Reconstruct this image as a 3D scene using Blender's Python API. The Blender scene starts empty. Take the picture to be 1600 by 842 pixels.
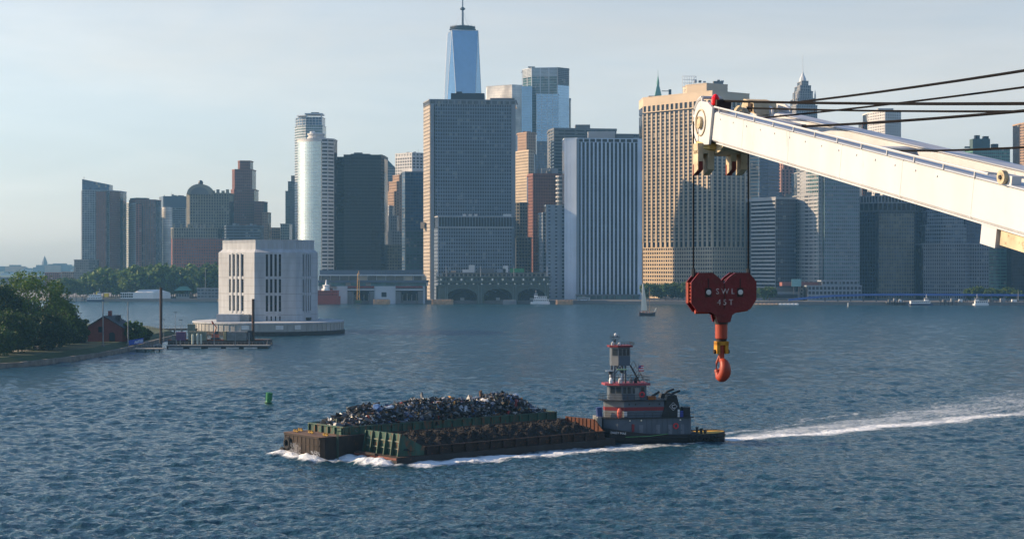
import bpy, bmesh, math, random
import numpy as np
from mathutils import Vector, Matrix
R = math.radians
random.seed(7); rng = np.random.default_rng(7)
scene = bpy.context.scene
COL = scene.collection

# ------------------------------------------------------------------ camera
CAM_H = 34.0          # upper deck of a ship, metres above the water
FPX = 2570.0          # focal length in pixels of a 1600 px wide frame
cam_data = bpy.data.cameras.new('camera')
cam_data.sensor_width = 36.0
cam_data.lens = FPX / 1600.0 * 36.0
cam_data.clip_start = 0.5; cam_data.clip_end = 30000.0
cam = bpy.data.objects.new('camera', cam_data); COL.objects.link(cam)
cam.location = (0, 0, CAM_H); cam.rotation_euler = (R(90), 0, 0)
scene.camera = cam

# ------------------------------------------------------------------ sky, sun, exposure
SUN_AZ = -81.0        # degrees from the view direction (+Y), negative = left
SUN_EL = 25.0
world = bpy.data.worlds.new('World'); scene.world = world; world.use_nodes = True
wn = world.node_tree.nodes; wl = world.node_tree.links; wn.clear()
w_out = wn.new('ShaderNodeOutputWorld'); w_bg = wn.new('ShaderNodeBackground')
sky = wn.new('ShaderNodeTexSky'); sky.sky_type = 'NISHITA'; sky.sun_disc = False
sky.sun_elevation = R(SUN_EL); sky.sun_rotation = R(SUN_AZ)
sky.air_density = 1.25; sky.dust_density = 1.1; sky.ozone_density = 7.0; sky.altitude = 0
w_bg.inputs['Strength'].default_value = 0.10
# thin high cloud: streaky noise on the view direction, pale veil over the blue
tc = wn.new('ShaderNodeTexCoord'); mp = wn.new('ShaderNodeMapping')
mp.inputs['Scale'].default_value = (2.2, 2.2, 9.0); mp.inputs['Rotation'].default_value = (0.0, 0.12, 0.3)
nz = wn.new('ShaderNodeTexNoise'); nz.inputs['Scale'].default_value = 1.6; nz.inputs['Detail'].default_value = 6; nz.inputs['Roughness'].default_value = 0.55; nz.inputs['Distortion'].default_value = 0.7
rmp = wn.new('ShaderNodeMapRange'); rmp.inputs['From Min'].default_value = 0.36; rmp.inputs['From Max'].default_value = 0.74
rmp.inputs['To Min'].default_value = 0.70; rmp.inputs['To Max'].default_value = 1.0
hs = wn.new('ShaderNodeHueSaturation'); hs.inputs['Saturation'].default_value = 0.20; hs.inputs['Value'].default_value = 0.99
mixs = wn.new('ShaderNodeMix'); mixs.data_type = 'RGBA'
wl.new(tc.outputs['Generated'], mp.inputs['Vector']); wl.new(mp.outputs[0], nz.inputs['Vector'])
wl.new(nz.outputs['Fac'], rmp.inputs['Value']); wl.new(sky.outputs[0], hs.inputs['Color'])
sx = wn.new('ShaderNodeSeparateXYZ'); wl.new(tc.outputs['Generated'], sx.inputs[0])
el = wn.new('ShaderNodeMapRange'); el.interpolation_type = 'SMOOTHSTEP'; el.inputs['From Min'].default_value = 0.08; el.inputs['From Max'].default_value = 0.38; el.inputs['To Min'].default_value = 1.0; el.inputs['To Max'].default_value = 0.12
wl.new(sx.outputs['Z'], el.inputs['Value']); vm = wn.new('ShaderNodeMath'); vm.operation = 'MULTIPLY'; wl.new(rmp.outputs[0], vm.inputs[0]); wl.new(el.outputs[0], vm.inputs[1])
gl = wn.new('ShaderNodeMapRange'); gl.interpolation_type = 'SMOOTHSTEP'; gl.inputs['From Min'].default_value = -0.02; gl.inputs['From Max'].default_value = 0.2; gl.inputs['To Min'].default_value = 1.62; gl.inputs['To Max'].default_value = 0.98
cn = wn.new('ShaderNodeTexNoise'); cn.inputs['Scale'].default_value = 3.2; cn.inputs['Detail'].default_value = 7; cn.inputs['Roughness'].default_value = 0.6; cn.inputs['Distortion'].default_value = 0.4
cm_ = wn.new('ShaderNodeMapping'); cm_.inputs['Scale'].default_value = (1.6, 1.6, 11.0); cm_.inputs['Location'].default_value = (0.3, 0.1, 0.4); wl.new(tc.outputs['Generated'], cm_.inputs['Vector']); wl.new(cm_.outputs[0], cn.inputs['Vector'])
cr1 = wn.new('ShaderNodeMapRange'); cr1.inputs['From Min'].default_value = 0.40; cr1.inputs['From Max'].default_value = 0.75; cr1.inputs['To Min'].default_value = 0.975; cr1.inputs['To Max'].default_value = 1.10; wl.new(cn.outputs['Fac'], cr1.inputs['Value'])
gv = wn.new('ShaderNodeMath'); gv.operation = 'MULTIPLY'; wl.new(gl.outputs[0], gv.inputs[0]); wl.new(cr1.outputs[0], gv.inputs[1])
wl.new(sx.outputs['Z'], gl.inputs['Value']); wl.new(gv.outputs[0], hs.inputs['Value'])   # bright low haze all round the horizon
wl.new(vm.outputs[0], mixs.inputs['Factor']); wl.new(sky.outputs[0], mixs.inputs['A']); wt = wn.new('ShaderNodeMix'); wt.data_type = 'RGBA'; wt.blend_type = 'MULTIPLY'; wt.inputs['Factor'].default_value = 1; wt.inputs['B'].default_value = (1.13, 1.0, 0.86, 1)
wl.new(hs.outputs[0], wt.inputs['A']); wl.new(wt.outputs['Result'], mixs.inputs['B'])
wl.new(mixs.outputs['Result'], w_bg.inputs['Color']); wl.new(w_bg.outputs[0], w_out.inputs['Surface'])

sun_d = bpy.data.lights.new('sun', 'SUN'); sun_d.energy = 4.7; sun_d.angle = R(0.53); sun_d.color = (1.0, 0.73, 0.46)
sun_o = bpy.data.objects.new('sun', sun_d); COL.objects.link(sun_o)
_sd = Vector((math.sin(R(SUN_AZ)) * math.cos(R(SUN_EL)), math.cos(R(SUN_AZ)) * math.cos(R(SUN_EL)), math.sin(R(SUN_EL))))
sun_o.rotation_euler = _sd.to_track_quat('Z', 'Y').to_euler()
sun_o.location = (-300, 100, 400)
vs = scene.view_settings
vs.view_transform = 'Standard'; vs.look = 'None'; vs.gamma = 1.0; vs.use_curve_mapping = False; vs.exposure = 0.85
scene.render.resolution_x = 1024; scene.render.resolution_y = 538
scene.cycles.volume_bounces = 1
scene.cycles.max_bounces = 6

# ------------------------------------------------------------------ helpers
def PX(px, d): return (px - 800.0) / FPX * d
def PZ(py, d): return CAM_H - (py - 421.0) / FPX * d
def P(px, py, d): return Vector((PX(px, d), d, PZ(py, d)))

_mats = {}
def mat(key, col, rough=0.8, metal=0.0, var=0.12, scale=0.6, spec=0.4, bump=0.0, bscale=8.0, streak=None, rust=0.0):
    """plain painted / stone / metal surface with procedural variation"""
    if key in _mats: return _mats[key]
    m = bpy.data.materials.new(key); m.use_nodes = True
    n = m.node_tree.nodes; l = m.node_tree.links
    b = n['Principled BSDF']; b.inputs['Roughness'].default_value = rough; b.inputs['Metallic'].default_value = metal
    b.inputs['Specular IOR Level'].default_value = spec
    geo = n.new('ShaderNodeNewGeometry')
    t = n.new('ShaderNodeTexNoise'); t.inputs['Scale'].default_value = scale; t.inputs['Detail'].default_value = 5
    src = geo.outputs['Position']
    if streak:
        mpg = n.new('ShaderNodeMapping'); mpg.inputs['Scale'].default_value = (1, 1, streak); l.new(src, mpg.inputs['Vector']); src2 = mpg.outputs[0]
    else: src2 = src
    l.new(src2, t.inputs['Vector'])
    mr = n.new('ShaderNodeMapRange'); mr.inputs['From Min'].default_value = 0.3; mr.inputs['From Max'].default_value = 0.7
    mr.inputs['To Min'].default_value = 1 - var; mr.inputs['To Max'].default_value = 1 + var
    l.new(t.outputs['Fac'], mr.inputs['Value'])
    mx = n.new('ShaderNodeMix'); mx.data_type = 'RGBA'; mx.blend_type = 'MULTIPLY'; mx.inputs['Factor'].default_value = 1
    mx.inputs['A'].default_value = (*col, 1); l.new(mr.outputs[0], mx.inputs['B'])
    out = mx.outputs['Result']
    if rust > 0:
        t2 = n.new('ShaderNodeTexNoise'); t2.inputs['Scale'].default_value = scale * 2.3; t2.inputs['Detail'].default_value = 8; t2.inputs['Roughness'].default_value = 0.65
        l.new(src2, t2.inputs['Vector'])
        r2 = n.new('ShaderNodeMapRange'); r2.inputs['From Min'].default_value = 0.66 - rust * 0.35; r2.inputs['From Max'].default_value = 0.76 - rust * 0.3
        l.new(t2.outputs['Fac'], r2.inputs['Value'])
        mx2 = n.new('ShaderNodeMix'); mx2.data_type = 'RGBA'; mx2.inputs['B'].default_value = (0.13, 0.05, 0.02, 1)
        l.new(r2.outputs[0], mx2.inputs['Factor']); l.new(out, mx2.inputs['A']); out = mx2.outputs['Result']
    l.new(out, b.inputs['Base Color'])
    if bump > 0:
        t3 = n.new('ShaderNodeTexNoise'); t3.inputs['Scale'].default_value = bscale; t3.inputs['Detail'].default_value = 4
        l.new(src, t3.inputs['Vector'])
        bp = n.new('ShaderNodeBump'); bp.inputs['Strength'].default_value = bump; bp.inputs['Distance'].default_value = 0.05
        l.new(t3.outputs['Fac'], bp.inputs['Height']); l.new(bp.outputs[0], b.inputs['Normal'])
    _mats[key] = m; return m

def glass(key, col, rough=0.12, var=0.35, cell=(3.0, 3.0, 3.7), spec=0.5, wob=0.25, blinds=0.05, blind_col=(0.22, 0.215, 0.19), metal=0.0):
    """window glass: dark body, sharp sky reflection, each pane its own tint, a few with blinds"""
    if key in _mats: return _mats[key]
    m = bpy.data.materials.new(key); m.use_nodes = True
    n = m.node_tree.nodes; l = m.node_tree.links
    b = n['Principled BSDF']; b.inputs['Roughness'].default_value = rough; b.inputs['IOR'].default_value = 1.52
    b.inputs['Specular IOR Level'].default_value = spec; b.inputs['Metallic'].default_value = metal
    geo = n.new('ShaderNodeNewGeometry')
    sn = n.new('ShaderNodeVectorMath'); sn.operation = 'SNAP'; sn.inputs[1].default_value = cell
    l.new(geo.outputs['Position'], sn.inputs[0])
    wnz = n.new('ShaderNodeTexWhiteNoise'); l.new(sn.outputs[0], wnz.inputs['Vector'])
    mr = n.new('ShaderNodeMapRange'); mr.inputs['To Min'].default_value = 1 - var; mr.inputs['To Max'].default_value = 1 + var
    l.new(wnz.outputs['Value'], mr.inputs['Value'])
    mx = n.new('ShaderNodeMix'); mx.data_type = 'RGBA'; mx.blend_type = 'MULTIPLY'; mx.inputs['Factor'].default_value = 1
    mx.inputs['A'].default_value = (*col, 1); l.new(mr.outputs[0], mx.inputs['B'])
    lf = n.new('ShaderNodeTexNoise'); lf.inputs['Scale'].default_value = 0.045; lf.inputs['Detail'].default_value = 3; l.new(geo.outputs['Position'], lf.inputs['Vector'])
    lr = n.new('ShaderNodeMapRange'); lr.inputs['From Min'].default_value = 0.3; lr.inputs['From Max'].default_value = 0.7; lr.inputs['To Min'].default_value = 0.55; lr.inputs['To Max'].default_value = 1.6; l.new(lf.outputs['Fac'], lr.inputs['Value'])  # broad uneven reflections put into the glass colour
    mx0 = n.new('ShaderNodeMix'); mx0.data_type = 'RGBA'; mx0.blend_type = 'MULTIPLY'; mx0.inputs['Factor'].default_value = 1.0 if metal == 0 else 0.12
    l.new(mx.outputs['Result'], mx0.inputs['A']); l.new(lr.outputs[0], mx0.inputs['B']); mx = mx0
    gt = n.new('ShaderNodeMath'); gt.operation = 'LESS_THAN'; gt.inputs[1].default_value = blinds
    sp = n.new('ShaderNodeSeparateColor'); l.new(wnz.outputs['Color'], sp.inputs[0]); l.new(sp.outputs[1], gt.inputs[0])
    mx2 = n.new('ShaderNodeMix'); mx2.data_type = 'RGBA'; mx2.inputs['B'].default_value = (*blind_col, 1)
    l.new(gt.outputs[0], mx2.inputs['Factor']); l.new(mx.outputs['Result'], mx2.inputs['A'])
    l.new(mx2.outputs['Result'], b.inputs['Base Color'])
    # panes are never perfectly flat
    bp = n.new('ShaderNodeBump'); bp.inputs['Strength'].default_value = wob; bp.inputs['Distance'].default_value = 0.25
    t = n.new('ShaderNodeTexNoise'); t.inputs['Scale'].default_value = 0.35; t.inputs['Detail'].default_value = 1
    l.new(geo.outputs['Position'], t.inputs['Vector']); l.new(t.outputs['Fac'], bp.inputs['Height']); l.new(bp.outputs[0], b.inputs['Normal'])
    _mats[key] = m; return m

class MB:
    """collects faces; build() links them as ONE mesh object"""
    def __init__(s): s.v = []; s.f = []
    def add(s, verts, faces):
        o = len(s.v); s.v += [tuple(p) for p in verts]; s.f += [tuple(i + o for i in f) for f in faces]; return s
    def quad(s, a, b, c, d): return s.add([a, b, c, d], [(0, 1, 2, 3)])
    def box(s, x0, x1, y0, y1, z0, z1):
        return s.add([(x0,y0,z0),(x1,y0,z0),(x1,y1,z0),(x0,y1,z0),(x0,y0,z1),(x1,y0,z1),(x1,y1,z1),(x0,y1,z1)],
                     [(0,3,2,1),(4,5,6,7),(0,1,5,4),(1,2,6,5),(2,3,7,6),(3,0,4,7)])
    def prism(s, poly, z0, z1, z1f=None, bottom=True):
        n = len(poly); top = [z1] * n if z1f is None else [z1f(*p) for p in poly]
        vs_ = [(p[0], p[1], z0) for p in poly] + [(p[0], p[1], t) for p, t in zip(poly, top)]
        fs = [(i, (i + 1) % n, n + (i + 1) % n, n + i) for i in range(n)] + [tuple(range(n, 2 * n))]
        if bottom: fs.append(tuple(reversed(range(n))))
        return s.add(vs_, fs)
    def slab(s, poly, axis, a0, a1):
        """polygon in the plane across axis, extruded along it"""
        k = {'x': lambda p, a: (a, p[0], p[1]), 'y': lambda p, a: (p[0], a, p[1]), 'z': lambda p, a: (p[0], p[1], a)}[axis]
        n = len(poly)
        return s.add([k(p, a0) for p in poly] + [k(p, a1) for p in poly],
                     [(i, (i + 1) % n, n + (i + 1) % n, n + i) for i in range(n)] + [tuple(range(n, 2 * n)), tuple(reversed(range(n)))])
    def tube(s, pts, r, n=6, r1=None, cap=True):
        pts = [Vector(p) for p in pts]; m = len(pts); o = len(s.v)
        for i, p in enumerate(pts):
            t = (pts[min(i + 1, m - 1)] - pts[max(i - 1, 0)]).normalized()
            a = Vector((0, 0, 1)) if abs(t.z) < 0.9 else Vector((1, 0, 0))
            e = t.cross(a).normalized(); g = t.cross(e)
            rr = r if r1 is None else r + (r1 - r) * i / max(1, m - 1)
            for k in range(n):
                w = 2 * math.pi * k / n; q = p + (e * math.cos(w) + g * math.sin(w)) * rr; s.v.append(tuple(q))
        for i in range(m - 1):
            for k in range(n):
                s.f.append((o + i*n + k, o + i*n + (k+1) % n, o + (i+1)*n + (k+1) % n, o + (i+1)*n + k))
        if cap:
            s.f.append(tuple(o + k for k in reversed(range(n)))); s.f.append(tuple(o + (m-1)*n + k for k in range(n)))
        return s
    def lathe(s, prof, c=(0, 0, 0), n=16, axis='z', arc=(0, 2 * math.pi)):
        o = len(s.v); full = abs(arc[1] - arc[0] - 2 * math.pi) < 1e-6; cols = n if full else n + 1
        for (r, h) in prof:
            for k in range(cols):
                w = arc[0] + (arc[1] - arc[0]) * k / n; a, b = r * math.cos(w), r * math.sin(w)
                p = {'z': (a, b, h), 'y': (a, h, b), 'x': (h, a, b)}[axis]
                s.v.append((p[0] + c[0], p[1] + c[1], p[2] + c[2]))
        for i in range(len(prof) - 1):
            for k in range(n):
                k2 = (k + 1) % cols
                s.f.append((o + i*cols + k, o + i*cols + k2, o + (i+1)*cols + k2, o + (i+1)*cols + k))
        if full:
            if prof[0][0] > 1e-6: s.f.append(tuple(o + k for k in range(n)))
            if prof[-1][0] > 1e-6: s.f.append(tuple(o + (len(prof)-1)*n + k for k in range(n)))
        return s
    def wbox(s, p0, t, nrm, u0, u1, z0, z1, d0, d1):
        """box on a wall: u along the wall, d outwards, no back face"""
        def q(u, z, d): return (p0[0] + t[0]*u + nrm[0]*d, p0[1] + t[1]*u + nrm[1]*d, z)
        return s.add([q(u0,z0,d1),q(u1,z0,d1),q(u1,z1,d1),q(u0,z1,d1),q(u0,z0,d0),q(u1,z0,d0),q(u1,z1,d0),q(u0,z1,d0)],
                     [(0,1,2,3),(4,0,3,7),(1,5,6,2),(3,2,6,7),(4,5,1,0)])
    def mesh(s, name):
        me = bpy.data.meshes.new(name); me.from_pydata(s.v, [], s.f); me.update(); return me
    def build(s, name, m, parent=None, kind=None, smooth=False, fix=False, loc=None):
        me = s.mesh(name)
        if fix:
            bm = bmesh.new(); bm.from_mesh(me); bmesh.ops.recalc_face_normals(bm, faces=bm.faces); bm.to_mesh(me); bm.free()
        return obj(name, me, m, parent, kind, smooth, loc)

def obj(name, me, m, parent=None, kind=None, smooth=False, loc=None):
    o = bpy.data.objects.new(name, me); COL.objects.link(o)
    if m is not None and len(me.materials) == 0: me.materials.append(m)
    if parent: o.parent = parent
    if kind: o['kind'] = kind
    if loc: o.location = loc
    if smooth and len(me.polygons): me.polygons.foreach_set('use_smooth', [True] * len(me.polygons))
    return o

def thing(name, label, cat, loc=(0, 0, 0), rot=(0, 0, 0), group=None):
    o = bpy.data.objects.new(name, None); COL.objects.link(o)
    o.empty_display_size = 0.5
    o.location = loc; o.rotation_euler = rot; o['label'] = label; o['category'] = cat
    if group: o['group'] = group
    return o
def tag(o, label, cat, group=None):
    o['label'] = label; o['category'] = cat
    if group: o['group'] = group
    return o
def copy_tree(o, parent=None):
    c = o.copy(); COL.objects.link(c); c.parent = parent
    for ch in list(o.children): copy_tree(ch, c)
    return c
def text_mesh(body, size, extrude=0.01):
    cu = bpy.data.curves.new('lettering', 'FONT'); cu.body = body; cu.size = size; cu.extrude = extrude; cu.align_x = 'CENTER'; cu.resolution_u = 3
    o = bpy.data.objects.new('lettering', cu); COL.objects.link(o)
    bpy.context.view_layer.update()
    me = bpy.data.meshes.new_from_object(o.evaluated_get(bpy.context.evaluated_depsgraph_get()))
    bpy.data.objects.remove(o); bpy.data.curves.remove(cu); me.name = 'lettering'; me.materials.clear(); return me

# ------------------------------------------------------------------ water
BH = R(39.7)                                   # barge heading frame: local x = aft, local y = away from camera
bx_ = Vector((math.cos(BH), math.sin(BH))); by_ = Vector((-math.sin(BH), math.cos(BH)))
B0 = Vector((-20.0, 285.6)); A0 = B0 - 6.7 * bx_ + 13.3 * by_
LA, WA, LB, WB = 58.0, 13.4, 52.0, 13.0
STERN = Vector((41.5, 329.5))
WK = Vector((0.80, 0.60)); WKn = Vector((0.60, -0.80))   # wake direction and its near side

def smooth(e0, e1, x):
    t = np.clip((x - e0) / (e1 - e0), 0, 1); return t * t * (3 - 2 * t)

def build_water():
    dense = np.deg2rad(np.arange(-21.5, 21.5001, 0.056))
    coarse = np.deg2rad(np.arange(21.5 + 8, 360 - 21.5 - 1, 8.0))
    ang = np.concatenate([dense, coarse])
    rad = np.concatenate([[4, 40, 90, 130], np.exp(np.arange(math.log(172), math.log(480), 0.0021)), np.exp(np.arange(math.log(481.2), math.log(1950), 0.0033)), [2100, 2400, 2900, 3600, 4600, 6400]])
    A, Rr = np.meshgrid(ang, rad); X = Rr * np.sin(A); Y = Rr * np.cos(A)
    Z = np.zeros_like(X)
    cell = Rr * np.where(Rr < 480, 0.0021, 0.0033)
    act = smooth(150, 185, Rr) * (np.abs(np.where(A > math.pi, A - 2 * math.pi, A)) < R(21.6)) * smooth(2100, 1700, Rr)
    # patches of livelier and calmer water
    patch = 0.78 + 0.22 * np.sin(X * 0.013 + 1.3 * np.sin(Y * 0.008)) * np.sin(Y * 0.011 + 0.7 + 0.9 * np.sin(X * 0.017)) \
        + 0.16 * np.sin(X * 0.051 + Y * 0.037) * np.sin(Y * 0.043 - X * 0.022)
    r = np.random.default_rng(11)
    lam = np.concatenate([np.exp(r.uniform(math.log(1.2), math.log(4.0), 96)), np.exp(r.uniform(math.log(4.5), math.log(13), 32)), [17, 22, 28]])
    for L in lam:
        k = 2 * math.pi / L
        th = R(r.normal(-100, 38)); ph = r.uniform(0, 6.28)
        amp = 0.046 / k * (1.0 if L < 4 else 0.72 if L < 14 else 0.4)
        w = smooth(1.7, 2.7, L / cell)
        s = np.sin(k * (X * math.cos(th) + Y * math.sin(th)) + ph)
        Z += amp * w * (s + 0.25 * np.sin(2 * k * (X * math.cos(th) + Y * math.sin(th)) + 2 * ph + 1.57)) * patch
    Z *= act
    foam = np.zeros_like(X)
    # wake: q along, n across (n>0 towards the camera)
    q = (X - STERN.x) * WK.x + (Y - STERN.y) * WK.y
    n = (X - STERN.x) * WKn.x + (Y - STERN.y) * WKn.y
    n = n + 0.00055 * np.maximum(q, 0) ** 2 - 1.0
    on = smooth(-4, 3, q)
    wob = 1.2 * np.sin(q * 0.17) + 0.7 * np.sin(q * 0.41 + 1)
    core = np.exp(-((n - 1.0 - 0.02 * q + wob) / (3.4 + 0.034 * q)) ** 2) * on * np.exp(-np.maximum(q, 0) / 260)
    wide = smooth(7 + 0.10 * q, 1 + 0.02 * q, n) * smooth(-5 - 0.36 * q, -1 - 0.14 * q, n) * on * smooth(330, 120, q)
    foam = np.maximum(foam, 1.08 * core)
    foam = np.maximum(foam, (0.46 + 0.28 * np.exp(-np.maximum(q, 0) / 60)) * wide)
    far = np.exp(-((n + 5 + 0.27 * q + wob) / (2.2 + 0.02 * q)) ** 2) * on * np.exp(-np.maximum(q, 0) / 170)
    foam = np.maximum(foam, 0.60 * far * smooth(300, 60, q))
    turb = np.clip(wide + core, 0, 1)
    Z = Z * (1 - 0.45 * turb)
    for i, (off, am, wd) in enumerate([(9, 0.55, 2.6), (16, 0.42, 2.8), (23, 0.28, 3.0)]):   # crests running out beside the wake
        Z += am * np.exp(-((n - off - 0.13 * q - 1.2 * np.sin(q * 0.09 + i)) / wd) ** 2) * smooth(-2, 18, q) * np.exp(-np.maximum(q, 0) / 150) * act
    # bow waves and side wash of the barges
    def local(o):
        dx, dy = X - o.x, Y - o.y
        return dx * bx_.x + dy * bx_.y, dx * by_.x + dy * by_.y
    for (o, L, Wd) in ((A0, LA, WA), (B0, LB, WB)):
        u, v = local(o)
        inb = smooth(-2.5, 0.5, v) * smooth(Wd + 2.5, Wd - 0.5, v)
        wv = 0.6 * np.sin(v * 1.1) + 0.5 * np.sin(v * 2.3 + 1)
        bow = np.exp(-((u + 1.2 + wv) / 1.9) ** 2) * inb
        Z += 0.75 * bow * act; foam = np.maximum(foam, 1.2 * bow)
    u, v = local(B0)
    ws = 0.8 * np.sin(u * 0.33) + 0.5 * np.sin(u * 0.9 + 2)
    g = smooth(-1, 4, u) * smooth(LB + 42, LB - 4, u)
    wid = 2.3 + 0.055 * np.clip(u, 0, 80)
    c0 = -2.0 - 0.06 * np.clip(u, 0, 90) + 0.35 * ws
    side = np.exp(-((v - c0) / wid) ** 2) * g
    foam = np.maximum(foam, 1.1 * side * np.exp(-np.clip(u, 0, 200) / 130)); Z += 0.4 * side * np.exp(-np.clip(u, 0, 200) / 22) * act
    foam = np.maximum(foam, 0.6 * np.exp(-((v + 0.4) / 0.9) ** 2) * g)
    u, v = local(A0)
    foam = np.maximum(foam, 0.9 * np.exp(-((v - WA - 1.0 - 0.05 * u) / 1.6) ** 2) * smooth(-2, 2, u) * smooth(60, 5, u))
    u, v = local(B0)
    inner = np.exp(-((v - 13.6) / 2.6) ** 2) * smooth(-8, -5, u) * smooth(2, -.5, u)
    foam = np.maximum(foam, 1.0 * inner)
    frn = smooth(-.5, 1.5, v) * smooth(28, 25, v) * np.exp(-((u + 3.2 + 5.6 * smooth(11.5, 15, v) - 1.2 + .7 * np.sin(v * 1.3) + .5 * np.sin(v * 2.9)) / 1.7) ** 2)
    foam = np.maximum(foam, 1.15 * frn); Z += .3 * frn * act
    foam = np.maximum(foam, 0.0)
    nr, nc = X.shape
    V = np.stack([X, Y, Z], -1).reshape(-1, 3)
    i = np.arange(nr - 1)[:, None]; j = np.arange(nc)[None, :]; j2 = (j + 1) % nc
    Fq = np.stack([i * nc + j, (i + 1) * nc + j, (i + 1) * nc + j2, i * nc + j2], -1).reshape(-1, 4)[:, ::-1]
    me = bpy.data.meshes.new('water')
    me.vertices.add(len(V)); me.vertices.foreach_set('co', V.astype(np.float32).ravel())
    inner = np.arange(nc)
    me.loops.add(Fq.size + nc); me.polygons.add(len(Fq) + 1)
    lp = np.concatenate([Fq.ravel(), inner[::-1]]); me.loops.foreach_set('vertex_index', lp.astype(np.int32))
    me.polygons.foreach_set('loop_start', np.concatenate([np.arange(len(Fq)) * 4, [Fq.size]]).astype(np.int32))
    me.polygons.foreach_set('use_smooth', np.ones(len(Fq) + 1, dtype=bool))
    me.update(calc_edges=True)
    at = me.attributes.new('foam', 'FLOAT', 'POINT'); at.data.foreach_set('value', foam.astype(np.float32).ravel())
    me.validate()
    m = bpy.data.materials.new('harbour_water'); m.use_nodes = True
    nn = m.node_tree.nodes; l = m.node_tree.links; b = nn['Principled BSDF']
    b.inputs['IOR'].default_value = 1.333
    geo = nn.new('ShaderNodeNewGeometry')
    def noise(sc, det, rg=0.55, stretch=None):
        t = nn.new('ShaderNodeTexNoise'); t.inputs['Scale'].default_value = sc; t.inputs['Detail'].default_value = det; t.inputs['Roughness'].default_value = rg
        if stretch:
            mpn = nn.new('ShaderNodeMapping'); mpn.inputs['Scale'].default_value = stretch; l.new(geo.outputs['Position'], mpn.inputs['Vector']); l.new(mpn.outputs[0], t.inputs['Vector'])
        else: l.new(geo.outputs['Position'], t.inputs['Vector'])
        return t
    n1 = noise(1.6, 5, 0.6, (0.7, 1.0, 1)); n2 = noise(0.55, 3, 0.55, (0.65, 1.0, 1))
    b1 = nn.new('ShaderNodeBump'); b1.inputs['Strength'].default_value = 1.0; b1.inputs['Distance'].default_value = 0.36; l.new(n1.outputs['Fac'], b1.inputs['Height'])
    b2 = nn.new('ShaderNodeBump'); b2.inputs['Strength'].default_value = 1.0; b2.inputs['Distance'].default_value = 0.7; l.new(n2.outputs['Fac'], b2.inputs['Height'])
    l.new(b1.outputs[0], b2.inputs['Normal']); l.new(b2.outputs[0], b.inputs['Normal'])
    fa = nn.new('ShaderNodeAttribute'); fa.attribute_name = 'foam'
    f1 = noise(1.1, 8, 0.70, (1, 1, 1)); f2 = noise(0.22, 3, 0.55, (1, 1, 1))
    for t_, sc_ in ((f1, (2.4, 1, 1)), (f2, (3.0, 1, 1))):      # foam drawn out along the wake
        mpw = t_.inputs['Vector'].links[0].from_node; mpw.vector_type = 'TEXTURE'; mpw.inputs['Rotation'].default_value = (0, 0, R(37)); mpw.inputs['Scale'].default_value = sc_
    ad = nn.new('ShaderNodeMath'); ad.operation = 'MULTIPLY_ADD'; ad.inputs[1].default_value = 0.55; l.new(f2.outputs['Fac'], ad.inputs[0]); l.new(f1.outputs['Fac'], ad.inputs[2])
    # foam where attribute + noise exceed a threshold
    sm = nn.new('ShaderNodeMath'); sm.operation = 'ADD'; l.new(fa.outputs['Fac'], sm.inputs[0]); l.new(ad.outputs[0], sm.inputs[1])
    mr = nn.new('ShaderNodeMapRange'); mr.inputs['From Min'].default_value = 1.16; mr.inputs['From Max'].default_value = 1.66; l.new(sm.outputs[0], mr.inputs['Value'])
    mk = nn.new('ShaderNodeMath'); mk.operation = 'MULTIPLY'; l.new(mr.outputs[0], mk.inputs[0])
    st = nn.new('ShaderNodeMapRange'); st.inputs['From Min'].default_value = 0.0; st.inputs['From Max'].default_value = 0.12; l.new(fa.outputs['Fac'], st.inputs['Value']); l.new(st.outputs[0], mk.inputs[1])
    mc = nn.new('ShaderNodeMix'); mc.data_type = 'RGBA'; mc.inputs['A'].default_value = (0.012, 0.048, 0.072, 1); mc.inputs['B'].default_value = (0.72, 0.76, 0.78, 1)
    l.new(mk.outputs[0], mc.inputs['Factor'])
    l.new(mc.outputs['Result'], b.inputs['Base Color'])
    ry = nn.new('ShaderNodeSeparateXYZ'); l.new(geo.outputs['Position'], ry.inputs[0])
    r0 = nn.new('ShaderNodeMapRange'); r0.inputs['From Min'].default_value = 230; r0.inputs['From Max'].default_value = 1100; r0.inputs['To Min'].default_value = 0.07; r0.inputs['To Max'].default_value = 0.20; l.new(ry.outputs['Y'], r0.inputs['Value'])
    rr = nn.new('ShaderNodeMapRange'); l.new(r0.outputs[0], rr.inputs['To Min']);  rr.inputs['To Max'].default_value = 0.8; l.new(mk.outputs[0], rr.inputs['Value']); l.new(rr.outputs[0], b.inputs['Roughness'])
    o = obj('water', me, m, None, 'structure')
    return o
build_water()
# ------------------------------------------------------------------ land and haze
GZ = 3.0
SHORE = [(-260, 1900), (60, 1800), (95, 1765), (340, 1735), (430, 1690), (497, 1640), (670, 1632), (870, 1630), (1010, 1615), (1180, 1590), (1420, 1572), (1640, 1560), (1900, 1540)]
shore = [(PX(p, d), d) for p, d in SHORE]
MB().prism(shore + [(2300, 1600), (2600, 4800), (-1400, 4800), (-1500, 2600)], -3, GZ).build('city_ground', mat('city_paving', (0.16, 0.155, 0.15), 0.9), None, 'structure')
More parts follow.
